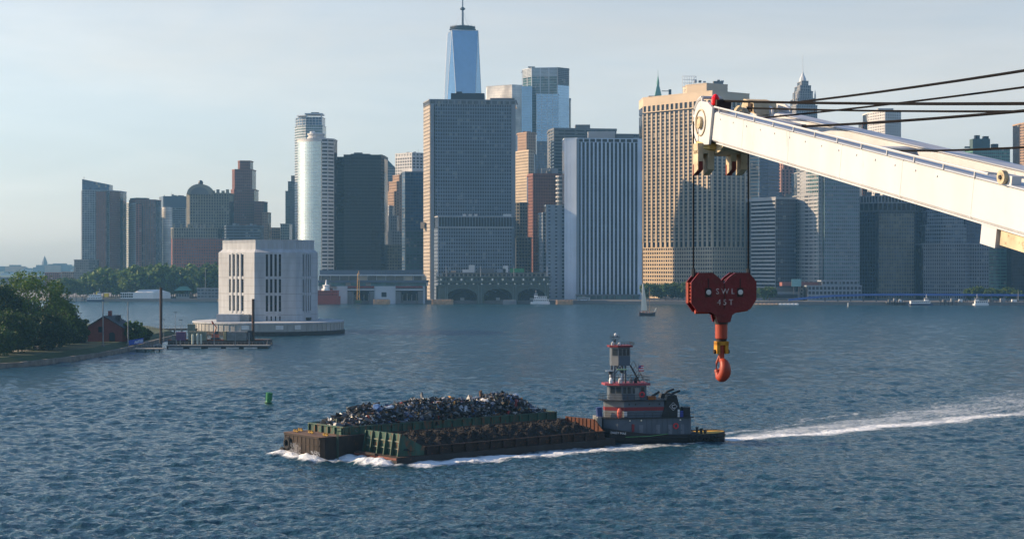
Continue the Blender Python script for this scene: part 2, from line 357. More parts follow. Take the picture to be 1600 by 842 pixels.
# far shore across the river with low hills
hm = MB(); r_ = random.Random(3)
nx, ny = 90, 14; hv = []
for j in range(ny):
    for i in range(nx):
        x = -3400 + i * 38; y = 4950 + j * 85
        h = 52 * math.sin(math.pi * j / (ny - 1)) * (0.72 + 0.22 * math.sin(x * 0.0043 + 1) + 0.14 * math.sin(x * 0.013 + j) + 0.05 * r_.random())
        hv.append((x, y, h - 2 if 0 < j < ny - 1 else -3))
hm.add(hv, [(j*nx+i, j*nx+i+1, (j+1)*nx+i+1, (j+1)*nx+i) for j in range(ny-1) for i in range(nx-1)])
hm.build('hills', mat('far_woods', (0.07, 0.085, 0.05), 0.95, var=0.5, scale=0.02), None, 'structure', smooth=True)
hz = MB().box(-6600, 6600, -6600, 6600, -6, 640).build('haze', None, None, 'stuff')
hmat = bpy.data.materials.new('harbour_haze'); hmat.use_nodes = True
hn = hmat.node_tree.nodes; hn.clear(); ho = hn.new('ShaderNodeOutputMaterial'); pv = hn.new('ShaderNodeVolumePrincipled')
pv.inputs['Color'].default_value = (0.28, 0.64, 1.0, 1); pv.inputs['Density'].default_value = 0.000068; pv.inputs['Anisotropy'].default_value = 0.3
hmat.node_tree.links.new(pv.outputs[0], ho.inputs['Volume']); hz.data.materials.append(hmat)
hz['label'] = 'thin evening haze over the harbour'; 

# ------------------------------------------------------------------ skyline
W_ = {}
def wall(key, *col, **k): return mat('facade_' + key, col, **({'rough': 0.85, 'var': 0.10, 'scale': 0.05} | k))
CONC = wall('concrete', 0.225, 0.24, 0.26); LITE = wall('pale_stone', 0.34, 0.345, 0.345); WHITE = wall('white_panels', 0.55, 0.54, 0.52)
BRICK = wall('red_brick', 0.29, 0.105, 0.075, scale=0.2); BROWN = wall('brown_brick', 0.20, 0.088, 0.066, scale=0.2); TAN = wall('tan_stone', 0.54, 0.43, 0.30)
BUFF = wall('buff_brick', 0.36, 0.24, 0.16); DARKST = wall('dark_metal_frame', 0.014, 0.018, 0.026, rough=0.5); GREYB = wall('grey_granite', 0.135, 0.14, 0.145)
STEEL = wall('steel_blue_frame', 0.075, 0.105, 0.145, rough=0.45); GREEN = wall('copper_green', 0.13, 0.30, 0.24); SILVER = wall('silver_frame', 0.50, 0.53, 0.55, rough=0.35)
PINK = wall('pink_granite', 0.34, 0.20, 0.17); OLIVE = wall('olive_stone', 0.23, 0.215, 0.17); ROOF = mat('flat_roof', (0.13, 0.13, 0.13), 0.95, scale=0.05)
MGREEN = wall('weathered_green_iron', 0.085, 0.105, 0.088, rough=0.6, scale=0.3)
G_DARK = glass('dark_glass', (0.018, 0.022, 0.03), spec=0.25); G_BLUE = glass('blue_glass', (0.03, 0.07, 0.13), 0.06, 0.35); G_TEAL = glass('teal_glass', (0.05, 0.10, 0.10), 0.08, 0.4)
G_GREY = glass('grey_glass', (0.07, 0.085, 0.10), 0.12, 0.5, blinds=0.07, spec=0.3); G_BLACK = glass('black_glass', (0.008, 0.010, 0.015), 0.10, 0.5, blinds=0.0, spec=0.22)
G_MIRR = glass('mirror_glass', (0.58, 0.64, 0.61), 0.24, 0.04, (4, 4, 3.9), blinds=0.0, metal=0.7, wob=0.03)
G_SKY = glass('sky_blue_mirror_glass', (0.16, 0.27, 0.42), 0.07, 0.06, (3, 3, 4.1), blinds=0.0, metal=0.9)
G_PALE = glass('pale_silver_glass', (0.66, 0.66, 0.63), 0.22, 0.05, (4, 4, 4), blinds=0.0, metal=0.6); G_CREAM = glass('cream_sunlit_glass', (0.74, 0.70, 0.62), 0.3, 0.04, (4, 4, 4), blinds=0.0)  # G_CREAM: sun glare on glass put into a pale base colour

def offs(poly, k):
    cx = sum(p[0] for p in poly) / len(poly); cy = sum(p[1] for p in poly) / len(poly); out = []
    for x, y in poly:
        L = math.hypot(x - cx, y - cy); out.append((x + (x - cx) / L * k, y + (y - cy) / L * k))
    return out

class Tower:
    """a building: an Empty at its base that parents its parts"""
    def __init__(s, name, label, px, d, cat='building', group=None, sh=0):
        s.sh = sh; d += sh
        s.o = Vector((PX(px, d), d, GZ)); s.root = thing(name, label, cat, s.o, group=group); s.d = d - sh
    def pts(s, walls): return [(PX(p, d + s.sh) - s.o.x, d + s.sh - s.o.y) for p, d in walls]
    def z(s, py, d=None): return PZ(py, (d or s.d) + s.sh) - s.o.z
    def block(s, walls, ytop, st=None, wm=CONC, gm=G_DARK, back=30, ybot=None, cap=1.4, capm=None, skip=(), curve=False, zt=None, sm=None):
        """walls: visible corners (pixel column, depth) from left to right; st: (bay, pier width, pier depth, floor, spandrel, spandrel depth)"""
        p = s.pts(walls); dmin = min(d for _, d in walls)
        z1 = s.z(ytop, dmin) if zt is None else zt; z0 = 0.0 if ybot is None else s.z(ybot, dmin)
        poly = p + [(p[-1][0] + 1.5, p[-1][1] + back), (p[0][0] - 1.5, p[0][1] + back)]
        MB().prism(poly, z0, z1).build('window_glass' if st else 'wall', gm if st else wm, s.root, smooth=False)
        if st:
            bay, pw, pd, fh, sh, sd = st; pm, sp = MB(), MB()
            for i in range(len(p) - 1):
                a, b = Vector(p[i]), Vector(p[i + 1]); L = (b - a).length; t = (b - a) / L; nrm = Vector((t.y, -t.x))
                if i in skip:
                    pm.wbox(a, t, nrm, 0, L, z0, z1, 0, max(pd, 0.3)); continue
                if pw > 0:
                    n = max(1, round(L / bay))
                    for k in range(n + 1):
                        c = L * k / n; u0 = max(0, c - pw / 2); u1 = min(L, c + pw / 2)
                        if u1 - u0 > 0.05: pm.wbox(a, t, nrm, u0, u1, z0, z1, -0.05, pd)
                if sh > 0:
                    n = max(1, round((z1 - z0) / fh)); f = (z1 - z0) / n
                    for k in range(n):
                        sp.wbox(a, t, nrm, 0.02, L - 0.02, z0 + f * k, z0 + f * k + sh * f / fh, -0.05, sd)
            if pm.f: pm.build('facade_piers', wm, s.root, 'stuff')
            if sp.f: sp.build('facade_spandrels', sm or wm, s.root, 'stuff')
        if cap > 0:
            k = (st[2] if st else 0) + 0.25
            rp_ = MB().prism(offs(poly, k), z1 - 0.01, z1 + cap).build('roof_parapet', capm or wm, s.root)
            MB().prism(offs(poly, -1.0), z1 + cap - 0.5, z1 + cap + 0.02).build('roof', ROOF, rp_)
        return z1
    def box(s, name, px0, px1, y0, y1, d, dep, m, dd=0):
        e = d + s.sh; x0, x1 = PX(px0, e) - s.o.x, PX(px1, e) - s.o.x; yy = e - s.o.y
        return MB().prism([(x0, yy), (x1, yy + dd), (x1, yy + dd + dep), (x0, yy + dep)], s.z(y1, d), s.z(y0, d)).build(name, m, s.root)
    def clutter(s, walls, ytop, n=5, seed=0, big=1.0):
        """fans, tanks and hatches on the roof"""
        p = s.pts(walls); dmin = min(d for _, d in walls); z = s.z(ytop, dmin) + 1.2; r = random.Random(seed)
        x0, x1 = p[0][0], p[-1][0]; yb = max(q[1] for q in p)
        for k in range(n):
            w = r.uniform(1.5, 4.5) * big; x = r.uniform(x0 + 2, max(x0 + 2.1, x1 - 2 - w)); y = yb + r.uniform(2, 10); h = r.uniform(1.2, 3.4) * big
            if k % 3 == 2: MB().lathe([(w * .35, z), (w * .35, z + h), (0.01, z + h * 1.25)], (x, y, 0), 8).build('roof_tank', GREYB, s.root)
            else: MB().box(x, x + w, y, y + 3, z, z + h).build('roof_unit', [CONC, GREYB, WHITE][k % 3], s.root)
        if n > 3:
            x = r.uniform(x0, x1); MB().tube([(x, yb + 4, z), (x, yb + 4, z + 7 * big)], 0.12, 4).build('antenna', DARKST, s.root)

def arc(pxa, da, pxb, db, bulge, n=10):
    """points of a curved wall seen from outside, from a to b"""
    a = Vector((PX(pxa, da), da)); b = Vector((PX(pxb, db), db)); t = b - a; nn = Vector((t.y, -t.x)).normalized(); out = []
    for k in range(n + 1):
        f = k / n; q = a + t * f + nn * bulge * 4 * f * (1 - f); out.append((800 + q.x / q.y * FPX, q.y))
    return out

GRID = (3.2, 1.0, .45, 3.7, 1.3, .3); FINE = (2.2, .7, .35, 3.6, 1.3, .25); BANDS = (9, .4, .3, 3.8, 1.9, .45); CURT = (1.8, .16, .18, 3.8, .35, .12); RESI = (3.0, .9, .3, 3.1, 1.1, .35)

# --- far left: park-side apartment towers
t = Tower('apartment_tower', 'tallest left tower with a slanted dark blue glass crown', 150, 2360)
w = [(127, 2392), (128.5, 2352), (171, 2358), (188.5, 2385)]
t.block(w, 298, (3.3, .7, .3, 3.2, 1.0, .4), wall('pale_steel_frame', .28, .31, .34), G_GREY, cap=1.2)
p = t.pts([(128.2, 2356), (171, 2362)]); zl, zr, zb = t.z(280, 2356), t.z(288.5, 2362), t.z(298, 2356)
MB().prism([p[0], p[1], (p[1][0], p[1][1] + 20), (p[0][0], p[0][1] + 20)], zb, zl, lambda x, y: zl if x < (p[0][0] + p[1][0]) / 2 else zr).build('slanted_crown', G_BLUE, t.root)
w2 = [(150, 2349.6), (166, 2351)]; t.block(w2, 299, (2.6, 1.5, .5, 3.2, 1.3, .3), BROWN, G_GREY, back=3, cap=0)
t.block([(171.5, 2352), (187.5, 2378)], 299.5, (3.0, 1.3, .4, 3.2, 1.4, .3), BROWN, G_DARK, back=12, cap=.8)
t.block([(116, 2345), (139, 2340), (152, 2344)], 407, (3, .8, .3, 3.3, 1.1, .4), GREYB, G_GREY, back=10)
MB().tube([(p[0][0] + 2, p[0][1] + 3, zl), (p[0][0] + 2, p[0][1] + 3, zl + 4)], .3, 4).build('antenna', DARKST, t.root)

t = Tower('apartment_tower', 'brick and glass apartment tower with a bright striped left edge', 222, 2390)
t.block([(186.5, 2450), (203, 2425)], 318, (6, .5, .4, 3.2, 1.2, .7), WHITE, G_TEAL, back=25)
t.block([(202, 2400), (212, 2372), (243, 2380)], 313, (3.4, 1.1, .4, 3.2, 1.2, .5), BROWN, G_GREY)
t.block([(212.5, 2369), (221, 2371)], 318, (3.4, 1.4, .4, 3.2, 1.3, .3), BRICK, G_DARK, back=4, cap=0)
t.block([(201.6, 2401), (211.6, 2371), (214, 2371)], 316, (5, .5, .5, 3.2, 1.3, 1.0), LITE, G_GREY, back=5, cap=0)
t.block([(203, 2398), (213, 2378), (229, 2384)], 309.5, None, DARKST, back=12, ybot=313, cap=.4)
t.block([(186, 2360), (196, 2350), (209, 2356)], 428, RESI, BUFF, G_GREY, back=14)

t = Tower('apartment_tower', 'dark capped glass tower with a silvery round bay', 270, 2440)
t.block([(249, 2465), (255, 2436), (290, 2442)], 325, (2.6, .35, .3, 3.3, 1.1, .4), wall('pale_steel_frame', .28, .31, .34), G_DARK, cap=.5)
t.block([(249, 2466), (255, 2437), (291, 2443)], 308, None, STEEL, back=30, ybot=324.5)
c = t.pts([(261.5, 2438)])[0]; m_ = MB(); z0, z1 = 0, t.z(324, 2438)
m_.lathe([(7.4, z0), (7.4, z1), (0.01, z1)], (c[0], c[1], 0), 18).build('round_bay', G_CREAM, t.root, smooth=False)
rg = MB()
for k in range(34):
    zz = z0 + (z1 - z0) * k / 34; rg.lathe([(7.4, zz), (7.75, zz), (7.75, zz + .9), (7.4, zz + .9)], (c[0], c[1], 0), 18)
rg.build('floor_rings', WHITE, t.root, 'stuff'); t.clutter([(252, 2440), (290, 2442)], 308, 6, 2)

t = Tower('old_office_block', 'ornate stone block with an arched gable and small cupola', 325, 2175)
t.block([(292, 2195), (297, 2172), (358, 2178)], 303, (3.4, 1.5, .6, 3.9, 1.2, .35), OLIVE, G_DARK, cap=1.5)
ap = [(-1, 0)] + [(math.cos(a), math.sin(a)) for a in np.linspace(math.pi, 0, 15)] + [(1, 0)]
xa = PX(312, 2170) - t.o.x; za = t.z(304, 2170)
MB().slab([(xa + 17 * u, za + 14 * v) for u, v in ap[1:-1]], 'y', -6, 8).build('arched_gable', OLIVE, t.root)
MB().slab([(xa + 12 * u, za + 9.5 * v) for u, v in ap[1:-1]], 'y', -6.6, -6.02).build('gable_arch_panel', GREYB, t.root)
MB().lathe([(3.2, za + 13), (3.2, za + 16), (2.6, za + 18), (.05, za + 19.5)], (xa, 2, 0), 10).build('cupola', DARKST, t.root)
for k, px in enumerate((331, 338, 346, 353)): t.box('dormer', px, px + 4, 298 - (k % 2) * 2, 304, 2176, 5, OLIVE)

t = Tower('old_office_block', 'wide red brick block with a pale stone top storey', 312, 2145)
t.block([(268, 2166), (272, 2146), (352, 2152)], 372, (3.1, 1.4, .4, 3.8, 1.7, .3), BRICK, G_GREY, cap=0)
t.block([(267.5, 2167), (271.7, 2145.2), (340, 2150)], 357, (3.1, 1.3, .5, 4.2, 1.3, .3), OLIVE, G_DARK, ybot=372, cap=1.2)
t.block([(270, 2146.6), (284, 2147.4)], 357, (3.1, 1.6, .5, 3.8, 1.6, .35), OLIVE, G_GREY, back=4, cap=0)
for px in (270, 281, 293, 306, 318, 331): t.box('roof_finial', px, px + 3, 350, 357, 2147, 2.5, OLIVE)
t.clutter([(272, 2146), (340, 2150)], 357, 6, 4)

t = Tower('art_deco_tower', 'dark red brick tower stepping up to a square top', 380, 2260)
t.block([(361, 2276), (366, 2262), (397, 2268)], 297, (2.6, 1.5, .35, 3.7, 1.5, .2), BROWN, G_DARK)
t.block([(363, 2275), (367, 2264), (394, 2269)], 266, (2.6, 1.5, .35, 3.7, 1.5, .2), BROWN, G_DARK, ybot=297, back=24)
t.block([(372, 2276), (375, 2268), (391, 2271)], 252.5, (2.6, 1.7, .35, 3.7, 1.7, .2), BROWN, G_DARK, ybot=266, back=16)
t.block([(397, 2258), (412, 2264)], 316, (2.6, 1.5, .3, 3.7, 1.6, .2), BROWN, G_DARK, back=26)
t.block([(410, 2262), (418.5, 2266)], 333, (2.6, 1.5, .3, 3.7, 1.6, .2), BUFF, G_DARK, back=20)
t = Tower('office_block', 'low dark block between the red brick tower and the white ventilation tower', 380, 2110)
t.block([(351, 2125), (354, 2108), (406, 2114)], 354, BANDS, STEEL, G_DARK, back=25); t.clutter([(354, 2108), (406, 2114)], 354, 7, 5)

t = Tower('office_block', 'small beige flat-roofed block left of the grey stepped tower', 432, 2320)
t.block([(420, 2340), (424, 2322), (441, 2326)], 357, GRID, BUFF, G_GREY, back=25); t.block([(438, 2310), (452, 2314)], 351, GRID, LITE, G_GREY, back=20)
t = Tower('stepped_tower', 'slim grey stepped tower beside the curved glass towers', 454, 2360)
for (a, b, y) in ((440, 463, 350), (446, 463, 299), (450, 463, 284), (455, 463, 275)): t.block([(a, 2362), (b, 2360)], y, FINE, GREYB, G_TEAL, back=20, cap=.6)

t = Tower('curved_glass_tower', 'tall glass tower with an open rounded crown behind the white one', 482, 2250)
w = arc(461, 2285, 478, 2250, 5, 6) + [(504, 2252)]
t.block(w, 196, (2.4, .3, .2, 3.6, 1.2, .35), SILVER, G_TEAL, back=30, cap=.5)
w2 = arc(462.5, 2284, 478, 2253, 5, 6) + [(503, 2255)]; t.block(w2, 183, (4.5, .5, .3, 4, .6, .3), SILVER, G_BLUE, ybot=196, back=26, cap=.3)
t.box('crown_frame', 476, 504, 177, 179, 2250, 24, SILVER); t.box('crown_frame', 478, 480, 179, 184, 2250.4, 2, SILVER); t.box('crown_frame', 501, 503, 179, 184, 2250.4, 2, SILVER)
t.box('crown_frame', 464, 477, 180.5, 182, 2256, 20, SILVER, -5); t.box('roof_unit', 486, 498, 175.6, 177, 2256, 6, GREYB)

t = Tower('curved_glass_tower', 'white quarter-round mirror glass tower with a drum on top', 492, 1800)
w = arc(465, 1822, 502, 1800, 7.5, 14)
t.block(w + [(503, 1802)], 220, (1.6, .10, .06, 3.9, .25, .05), SILVER, G_MIRR, back=26, cap=0)
t.block(arc(464.6, 1823, 502.5, 1799.4, 7.7, 14) + [(503, 1801)], 217, None, WHITE, ybot=221, back=26, cap=.4)
t.block([(502.6, 1799), (512, 1800.5), (521.5, 1808)], 218, (30, .8, .5, 3.9, 2.0, .6), WHITE, G_DARK, back=22)
c = t.pts([(494, 1816)])[0]; zz = t.z(219, 1800)
MB().lathe([(10, zz), (10, zz + 4), (8.6, zz + 4), (8.6, zz + 6.4), (9.6, zz + 6.4), (9.6, zz + 8), (.05, zz + 8.2)], (c[0], c[1], 0), 24).build('roof_drum', WHITE, t.root)
MB().lathe([(3, zz + 8), (3, zz + 10.5), (.05, zz + 11)], (c[0] - 4, c[1], 0), 10).build('roof_tank', SILVER, t.root)

t = Tower('office_tower', 'broad black glass slab right of the white curved tower', 560, 1880)
t.block([(513, 1879.5), (537, 1880)], 247, (1.5, .14, .2, 3.8, 1.2, .1), DARKST, G_BLACK, back=30)
t.block([(537.3, 1872), (595, 1876), (600.5, 1890)], 246, (1.7, .5, .18, 3.8, 1.5, .12), DARKST, G_BLACK, back=34, cap=3.2)
t.box('roof_penthouse', 548, 578, 240.5, 246, 1884, 14, DARKST); t.box('cooling_unit', 553, 566, 238.5, 240.6, 1886, 6, GREYB)
for k in range(4): t.box('roof_sign_letter', 545 + k * 3, 547 + k * 3, 261, 264, 1871.8, .1, CONC) if False else None

t = Tower('pyramid_roof_tower', 'pale tower with a green glass pyramid roof', 600, 2300)
t.block([(577, 2325), (582, 2302), (618, 2306)], 262, (2.6, .6, .3, 3.8, 1.7, .3), LITE, G_TEAL, cap=.8)
q = t.pts([(578, 2325), (583, 2303), (617, 2307)]); zb = t.z(262, 2302) + .8; zt = t.z(240.5, 2302)
ax = (q[1][0] + q[2][0]) / 2 - 6; MB().add([(q[0][0], q[0][1], zb), (q[1][0], q[1][1], zb), (q[2][0], q[2][1], zb), (q[2][0], q[2][1] + 28, zb), (q[0][0] + 4, q[0][1] + 20, zb), (ax - 2, q[1][1] + 14, zt), (ax + 3, q[1][1] + 14, zt)],
   [(0, 1, 5), (1, 2, 6, 5), (2, 3, 6), (3, 4, 5, 6), (4, 0, 5)]).build('pyramid_roof', G_TEAL, t.root)

t = Tower('office_tower', 'white topped tower with a row of square openings near its roof', 640, 2200)
w = [(618, 2225), (644, 2202), (661, 2210)]; t.block(w, 246, (5, 1.8, .5, 4, 1.8, .4), WHITE, G_DARK, cap=.2); t.block(w, 240, (6, 3.2, .4, 9, 5, .3), WHITE, G_GREY, ybot=246)
t.block([(617.6, 2226), (644, 2201), (662, 2209)], 264, None, WHITE, ybot=267, cap=0); t.clutter(w, 240, 5, 6)
t = Tower('setback_tower', 'warm brown stepped brick tower behind the dark blue glass one', 620, 2150)
for (a, c_, b, y) in ((600, 612, 640, 330), (604, 616, 640, 300), (608, 620, 640, 284), (614, 624, 638, 274)): t.block([(a, 2170), (c_, 2150), (b, 2156)], y, (2.8, 1.4, .4, 3.7, 1.5, .25), BUFF, G_DARK, back=22, cap=.8)
t = Tower('office_block', 'small cream stepped block left of the dark blue glass tower', 612, 2000)
for (a, b, y) in ((600, 628, 362), (602, 620, 338), (603, 613, 322)): t.block([(a, 2018), (a + 5, 2002), (b, 2006)], y, (3, 1.3, .4, 3.6, 1.5, .4), LITE, G_DARK, back=18, cap=.8)
t.block([(600, 1975), (629, 1980)], 384, GRID, OLIVE, G_DARK, back=10)
t = Tower('office_tower', 'dark blue glass tower tucked beside the big grid tower', 648, 1950)
t.block([(628, 1960), (633, 1952), (662, 1956)], 270, (3.3, .35, .25, 3.8, 1.0, .15), STEEL, G_BLUE, back=25)
t.block([(634, 1910), (662, 1914)], 362, (4, .4, .3, 3.8, 1.1, .3), STEEL, G_TEAL, back=12)

# --- 1NYP-like: the big square grid tower
t = Tower('office_tower', 'massive square tower with a fine grid of windows and a louvre band', 735, 1722)
NY = wall('grid_tower_panels', 0.20, 0.245, 0.30)
t.block([(662, 1762), (672, 1728), (681, 1727)], 163, (3.6, 1.6, .3, 3.75, 2.5, .28), wall('sun_tinted_side_panels', .36, .31, .25), G_GREY, back=40, cap=0)  # left face tinted tan, sunlight put into the panel colour
t.block([(680, 1722), (799, 1731)], 163, (2.55, .85, .7, 3.75, 1.15, .5), NY, G_DARK, back=45, cap=0)
t.block([(662, 1761), (671.5, 1726.6), (806, 1736.6)], 157, (6.3, 1.4, .5, 5, .7, .3), CONC, G_GREY, ybot=163, back=40, cap=1.3)
for a in ((673, 678.2, 1722), (799.5, 805.5, 1730)): t.box('corner_pier', a[0], a[1], 163, 470, a[2], 10, CONC)
t.block([(679, 1722), (685, 1704), (800, 1713), (803.5, 1722)], 356, (2.55, .85, .7, 3.75, 1.15, .5), NY, G_DARK, back=14, cap=0)
t.block([(680, 1722), (685.3, 1703.6), (800, 1712.6), (803.5, 1722)], 339, (2.9, .5, .6, 14, .6, .3), NY, G_BLACK, ybot=354.5, back=14, cap=1.0, capm=LITE)
t.box('ledge', 685, 803, 354.3, 356.3, 1702.6, 3, LITE, 9.2)
t.box('roof_penthouse', 704.5, 757, 146, 156, 1745, 26, DARKST); t.box('cooling_unit', 713, 722, 143.6, 146, 1748, 8, DARKST); t.box('roof_ledge', 766, 804, 153.6, 156, 1741, 8, GREYB)
for k, px in enumerate((723, 732, 741, 786)): t.box('roof_unit', px, px + 5 + 8 * (k == 3), 334.5, 338, 1714, 4, WHITE)
t.box('side_block', 657, 663, 347, 357, 1745, 10, TAN)

# --- one tapering glass tower with a mast
t = Tower('tapering_skyscraper', 'tallest tower, tapering mirror glass with a ring and mast', 722, 2620)
D = 2620; zt = t.z(46.5, D); hb, ht = 31.5, 23.2; rot = R(57)
def rt(a, r, z): return (r * math.cos(a), r * math.sin(a) + 30, z)
bot = [rt(rot + math.pi / 4 + k * math.pi / 2, hb * 1.414, 20) for k in range(4)]; top = [rt(rot + k * math.pi / 2, ht * 1.30, zt) for k in range(4)]
fs = [];
for k in range(4): fs += [(k, (k + 1) % 4, 4 + (k + 1) % 4), (k, 4 + (k + 1) % 4, 4 + k)]
MB().add(bot + top, fs + [(4, 5, 6, 7)]).build('glass_shaft', G_SKY, t.root, fix=True)
ed = MB()
for k in range(4):
    for j in (k, (k + 1) % 4): ed.tube([bot[k], top[j]], .38, 4)
    ed.tube([top[k], top[(k + 1) % 4]], .5, 4)
ed.build('edge_trim', SILVER, t.root)
MB().box(-30, 30, 0, 60, 0, 20).build('podium', GREYB, t.root)
for (r, z0, h) in ((19.5, 1.0, 1.4), (21.5, 4.0, .7), (20.5, 6.6, 1.6)): MB().lathe([(r - 2.2, zt + z0), (r, zt + z0), (r, zt + z0 + h), (r - 2.2, zt + z0 + h), (r - 2.2, zt + z0)], (0, 30, 0), 28).build('ring_platform', DARKST, t.root)
rp = MB()
for k in range(18):
    a = 2 * math.pi * k / 18; rp.tube([(19 * math.cos(a), 30 + 19 * math.sin(a), zt), (20 * math.cos(a), 30 + 20 * math.sin(a), zt + 9.5)], .3, 4)
rp.build('ring_posts', DARKST, t.root, 'stuff')
MB().tube([(0, 30, zt), (0, 30, zt + 40), (0, 30, zt + 41), (0, 30, zt + 124)], 2.0, 8, r1=.5).build('mast', STEEL, t.root)
MB().lathe([(1.8, zt + 35), (4.2, zt + 36.5), (4.2, zt + 38), (1.8, zt + 40)], (0, 30, 0), 10).build('mast_collar', DARKST, t.root)
for k in range(4):
    a = rot + k * math.pi / 2; MB().tube([(0, 30, zt + 34), (18 * math.cos(a), 30 + 18 * math.sin(a), zt + 8)], .16, 3).build('stay_cable', SILVER, t.root)

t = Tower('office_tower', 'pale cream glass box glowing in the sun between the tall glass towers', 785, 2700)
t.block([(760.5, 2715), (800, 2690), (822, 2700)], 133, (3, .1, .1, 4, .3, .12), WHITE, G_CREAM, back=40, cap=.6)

t = Tower('glass_skyscraper', 'tall blue glass tower with a louvred crown and white edge fins', 852, 2570)
t.block([(815, 2570), (831.5, 2566)], 135, (3, .12, .1, 4.1, .25, .1), STEEL, G_SKY, back=40, cap=0)
t.block([(817, 2604), (831, 2584), (871, 2578), (888, 2592)], 119, (13, 1.2, .5, 4.1, .4, .15), SILVER, G_TEAL, back=40, cap=0)
t.block([(817, 2603), (831, 2583), (871, 2577), (888, 2591)], 107, (13, 1.4, .6, 2.0, 1.2, .3), SILVER, G_TEAL, ybot=119.5, back=40, cap=1.5)
t.block([(871.5, 2572), (889, 2588)], 133, (3, .12, .1, 4.1, .25, .1), STEEL, G_SKY, back=20, cap=0)
t.block([(871.5, 2572), (889, 2588)], 106, (5, .2, .2, 3, 1.1, .3), STEEL, G_DARK, ybot=132, back=20, cap=.6)
t.block([(838, 2560), (872, 2562)], 147, (9, .7, .4, 4.1, .5, .15), SILVER, G_SKY, back=14, cap=.3)
t.block([(884, 2620), (891.5, 2622)], 155, CURT, STEEL, G_DARK, back=20)
t.block([(831, 2440), (863, 2450)], 222, (5, .5, .4, 4, .8, .3), STEEL, G_BLUE, back=30); t.box('crane_rail', 825, 836, 104.4, 106, 2585, 3, DARKST)

t = Tower('setback_tower', 'tan brick tower with a small stepped top catching the sun', 820, 2060)
t.block([(805, 2085), (826, 2052), (834, 2058)], 236, (2.8, 1.3, .4, 3.7, 1.5, .25), TAN, G_DARK)
t.block([(809, 2108), (823, 2090), (837, 2098)], 208, (2.8, 1.6, .4, 3.7, 1.6, .25), BUFF, G_DARK, back=20, ybot=240); t.box('water_tank', 817, 829, 205.6, 208, 2102, 8, BROWN)
t = Tower('office_block', 'dark brown block with a flat roof below the blue glass tower', 850, 1900)
t.block([(825.5, 1918), (833, 1900), (876, 1906)], 274, (3.0, 1.6, .4, 3.6, 1.7, .3), BROWN, G_BLACK, back=30, cap=2.4)
t.clutter([(833, 1902), (876, 1906)], 272, 6, 9, 1.4); t.box('roof_penthouse', 846, 872, 263, 272, 1915, 10, LITE)
t = Tower('office_block', 'narrow shadowed block squeezed beside the big grid tower', 815, 1850)
t.block([(803, 1852), (812, 1848), (824, 1854)], 318, GRID, OLIVE, G_DARK, back=20); t.block([(806, 1830), (829, 1834)], 372, GRID, OLIVE, G_DARK, back=12)
t = Tower('office_tower', 'wide grey tower with dark horizontal bands behind the ribbed tower', 905, 2100)
t.block([(858, 2130), (866, 2102), (963, 2116)], 203, (14, .8, .5, 4.2, 2.1, .5), GREYB, G_DARK, back=40, cap=2.5); t.box('roof_penthouse', 899, 922, 195, 202, 2120, 20, GREYB)
t = Tower('office_tower', 'grey tower top peeping out behind the ribbed tower', 985, 2000)
t.block([(952, 2002), (1012, 2008)], 211, (3, .7, .4, 4, 1.8, .3), CONC, G_DARK, back=30, cap=1.5)
t = Tower('apartment_tower', 'white tower with rounded stacked balconies, lit at the top', 876, 1900)
c = t.pts([(876, 1872)])[0]; zt_ = t.z(275, 1872); MB().lathe([(4.6, 0), (4.6, zt_)], (c[0], c[1], 0), 16).build('glazed_shaft', G_GREY, t.root)
for k in range(30):
    zz = zt_ * (1 - k * .034); MB().lathe([(4.6, zz - 1.5), (5.6, zz - 1.5), (5.6, zz), (4.6, zz)], (c[0], c[1], 0), 16).build('balcony', WHITE, t.root)
MB().box(c[0] - 3, c[0] + 9, c[1] + 2, c[1] + 16, 0, zt_).build('wall', LITE, t.root)

t = Tower('office_block', 'pale blue-grey block with small punched windows, left of the ribbed tower', 865, 1690)
PALEB = wall('pale_blue_grey', 0.22, 0.255, 0.295)
t.block([(843, 1716), (848, 1700), (856, 1702)], 334, (4, 1.6, .3, 3.7, 2.0, .3), PALEB, G_DARK, back=20)
t.block([(853, 1694), (885, 1700)], 322, (6.5, 5.0, .25, 3.7, 2.3, .24), PALEB, G_DARK, back=20)
t = Tower('office_tower', 'pale tower with strong white vertical ribs, left of the lit tan tower', 945, 1690)
RIB = wall('white_ribs', 0.56, 0.62, 0.70)
t.block([(882, 1696), (888, 1695), (902, 1692.5)], 217, (6.2, 4.6, .5, 3.8, 3.4, .4), RIB, G_DARK, back=30, cap=1.0)
t.block([(902, 1690.5), (997, 1698)], 222, (4.15, 1.6, 1.3, 3.8, 1.1, .25), RIB, G_BLACK, back=36, cap=0, sm=DARKST)
t.block([(902, 1690.3), (997, 1697.8)], 217, (6.5, 1.2, .9, 3.5, .4, .3), RIB, G_BLACK, ybot=222.5, back=36, cap=.8)
t.box('corner_pier', 996.5, 1003, 217, 470, 1696.5, 20, RIB); t.box('corner_pier', 900.6, 905, 217, 470, 1688, 4, PALEB)
t.box('roof_penthouse', 919, 961, 205.5, 217, 1712, 20, LITE); t.box('roof_penthouse', 962, 990, 209.5, 217, 1716, 16, GREYB)
t.block([(903, 1684), (998, 1692)], 462, (6.5, .6, .4, 6, .8, .3), GREYB, G_TEAL, back=6)
t = Tower('office_block', 'narrow brown strip of building between the ribbed and tan towers', 1004, 1800)
t.block([(999, 1802), (1010, 1806)], 296, GRID, BUFF, G_DARK, back=20, cap=2)

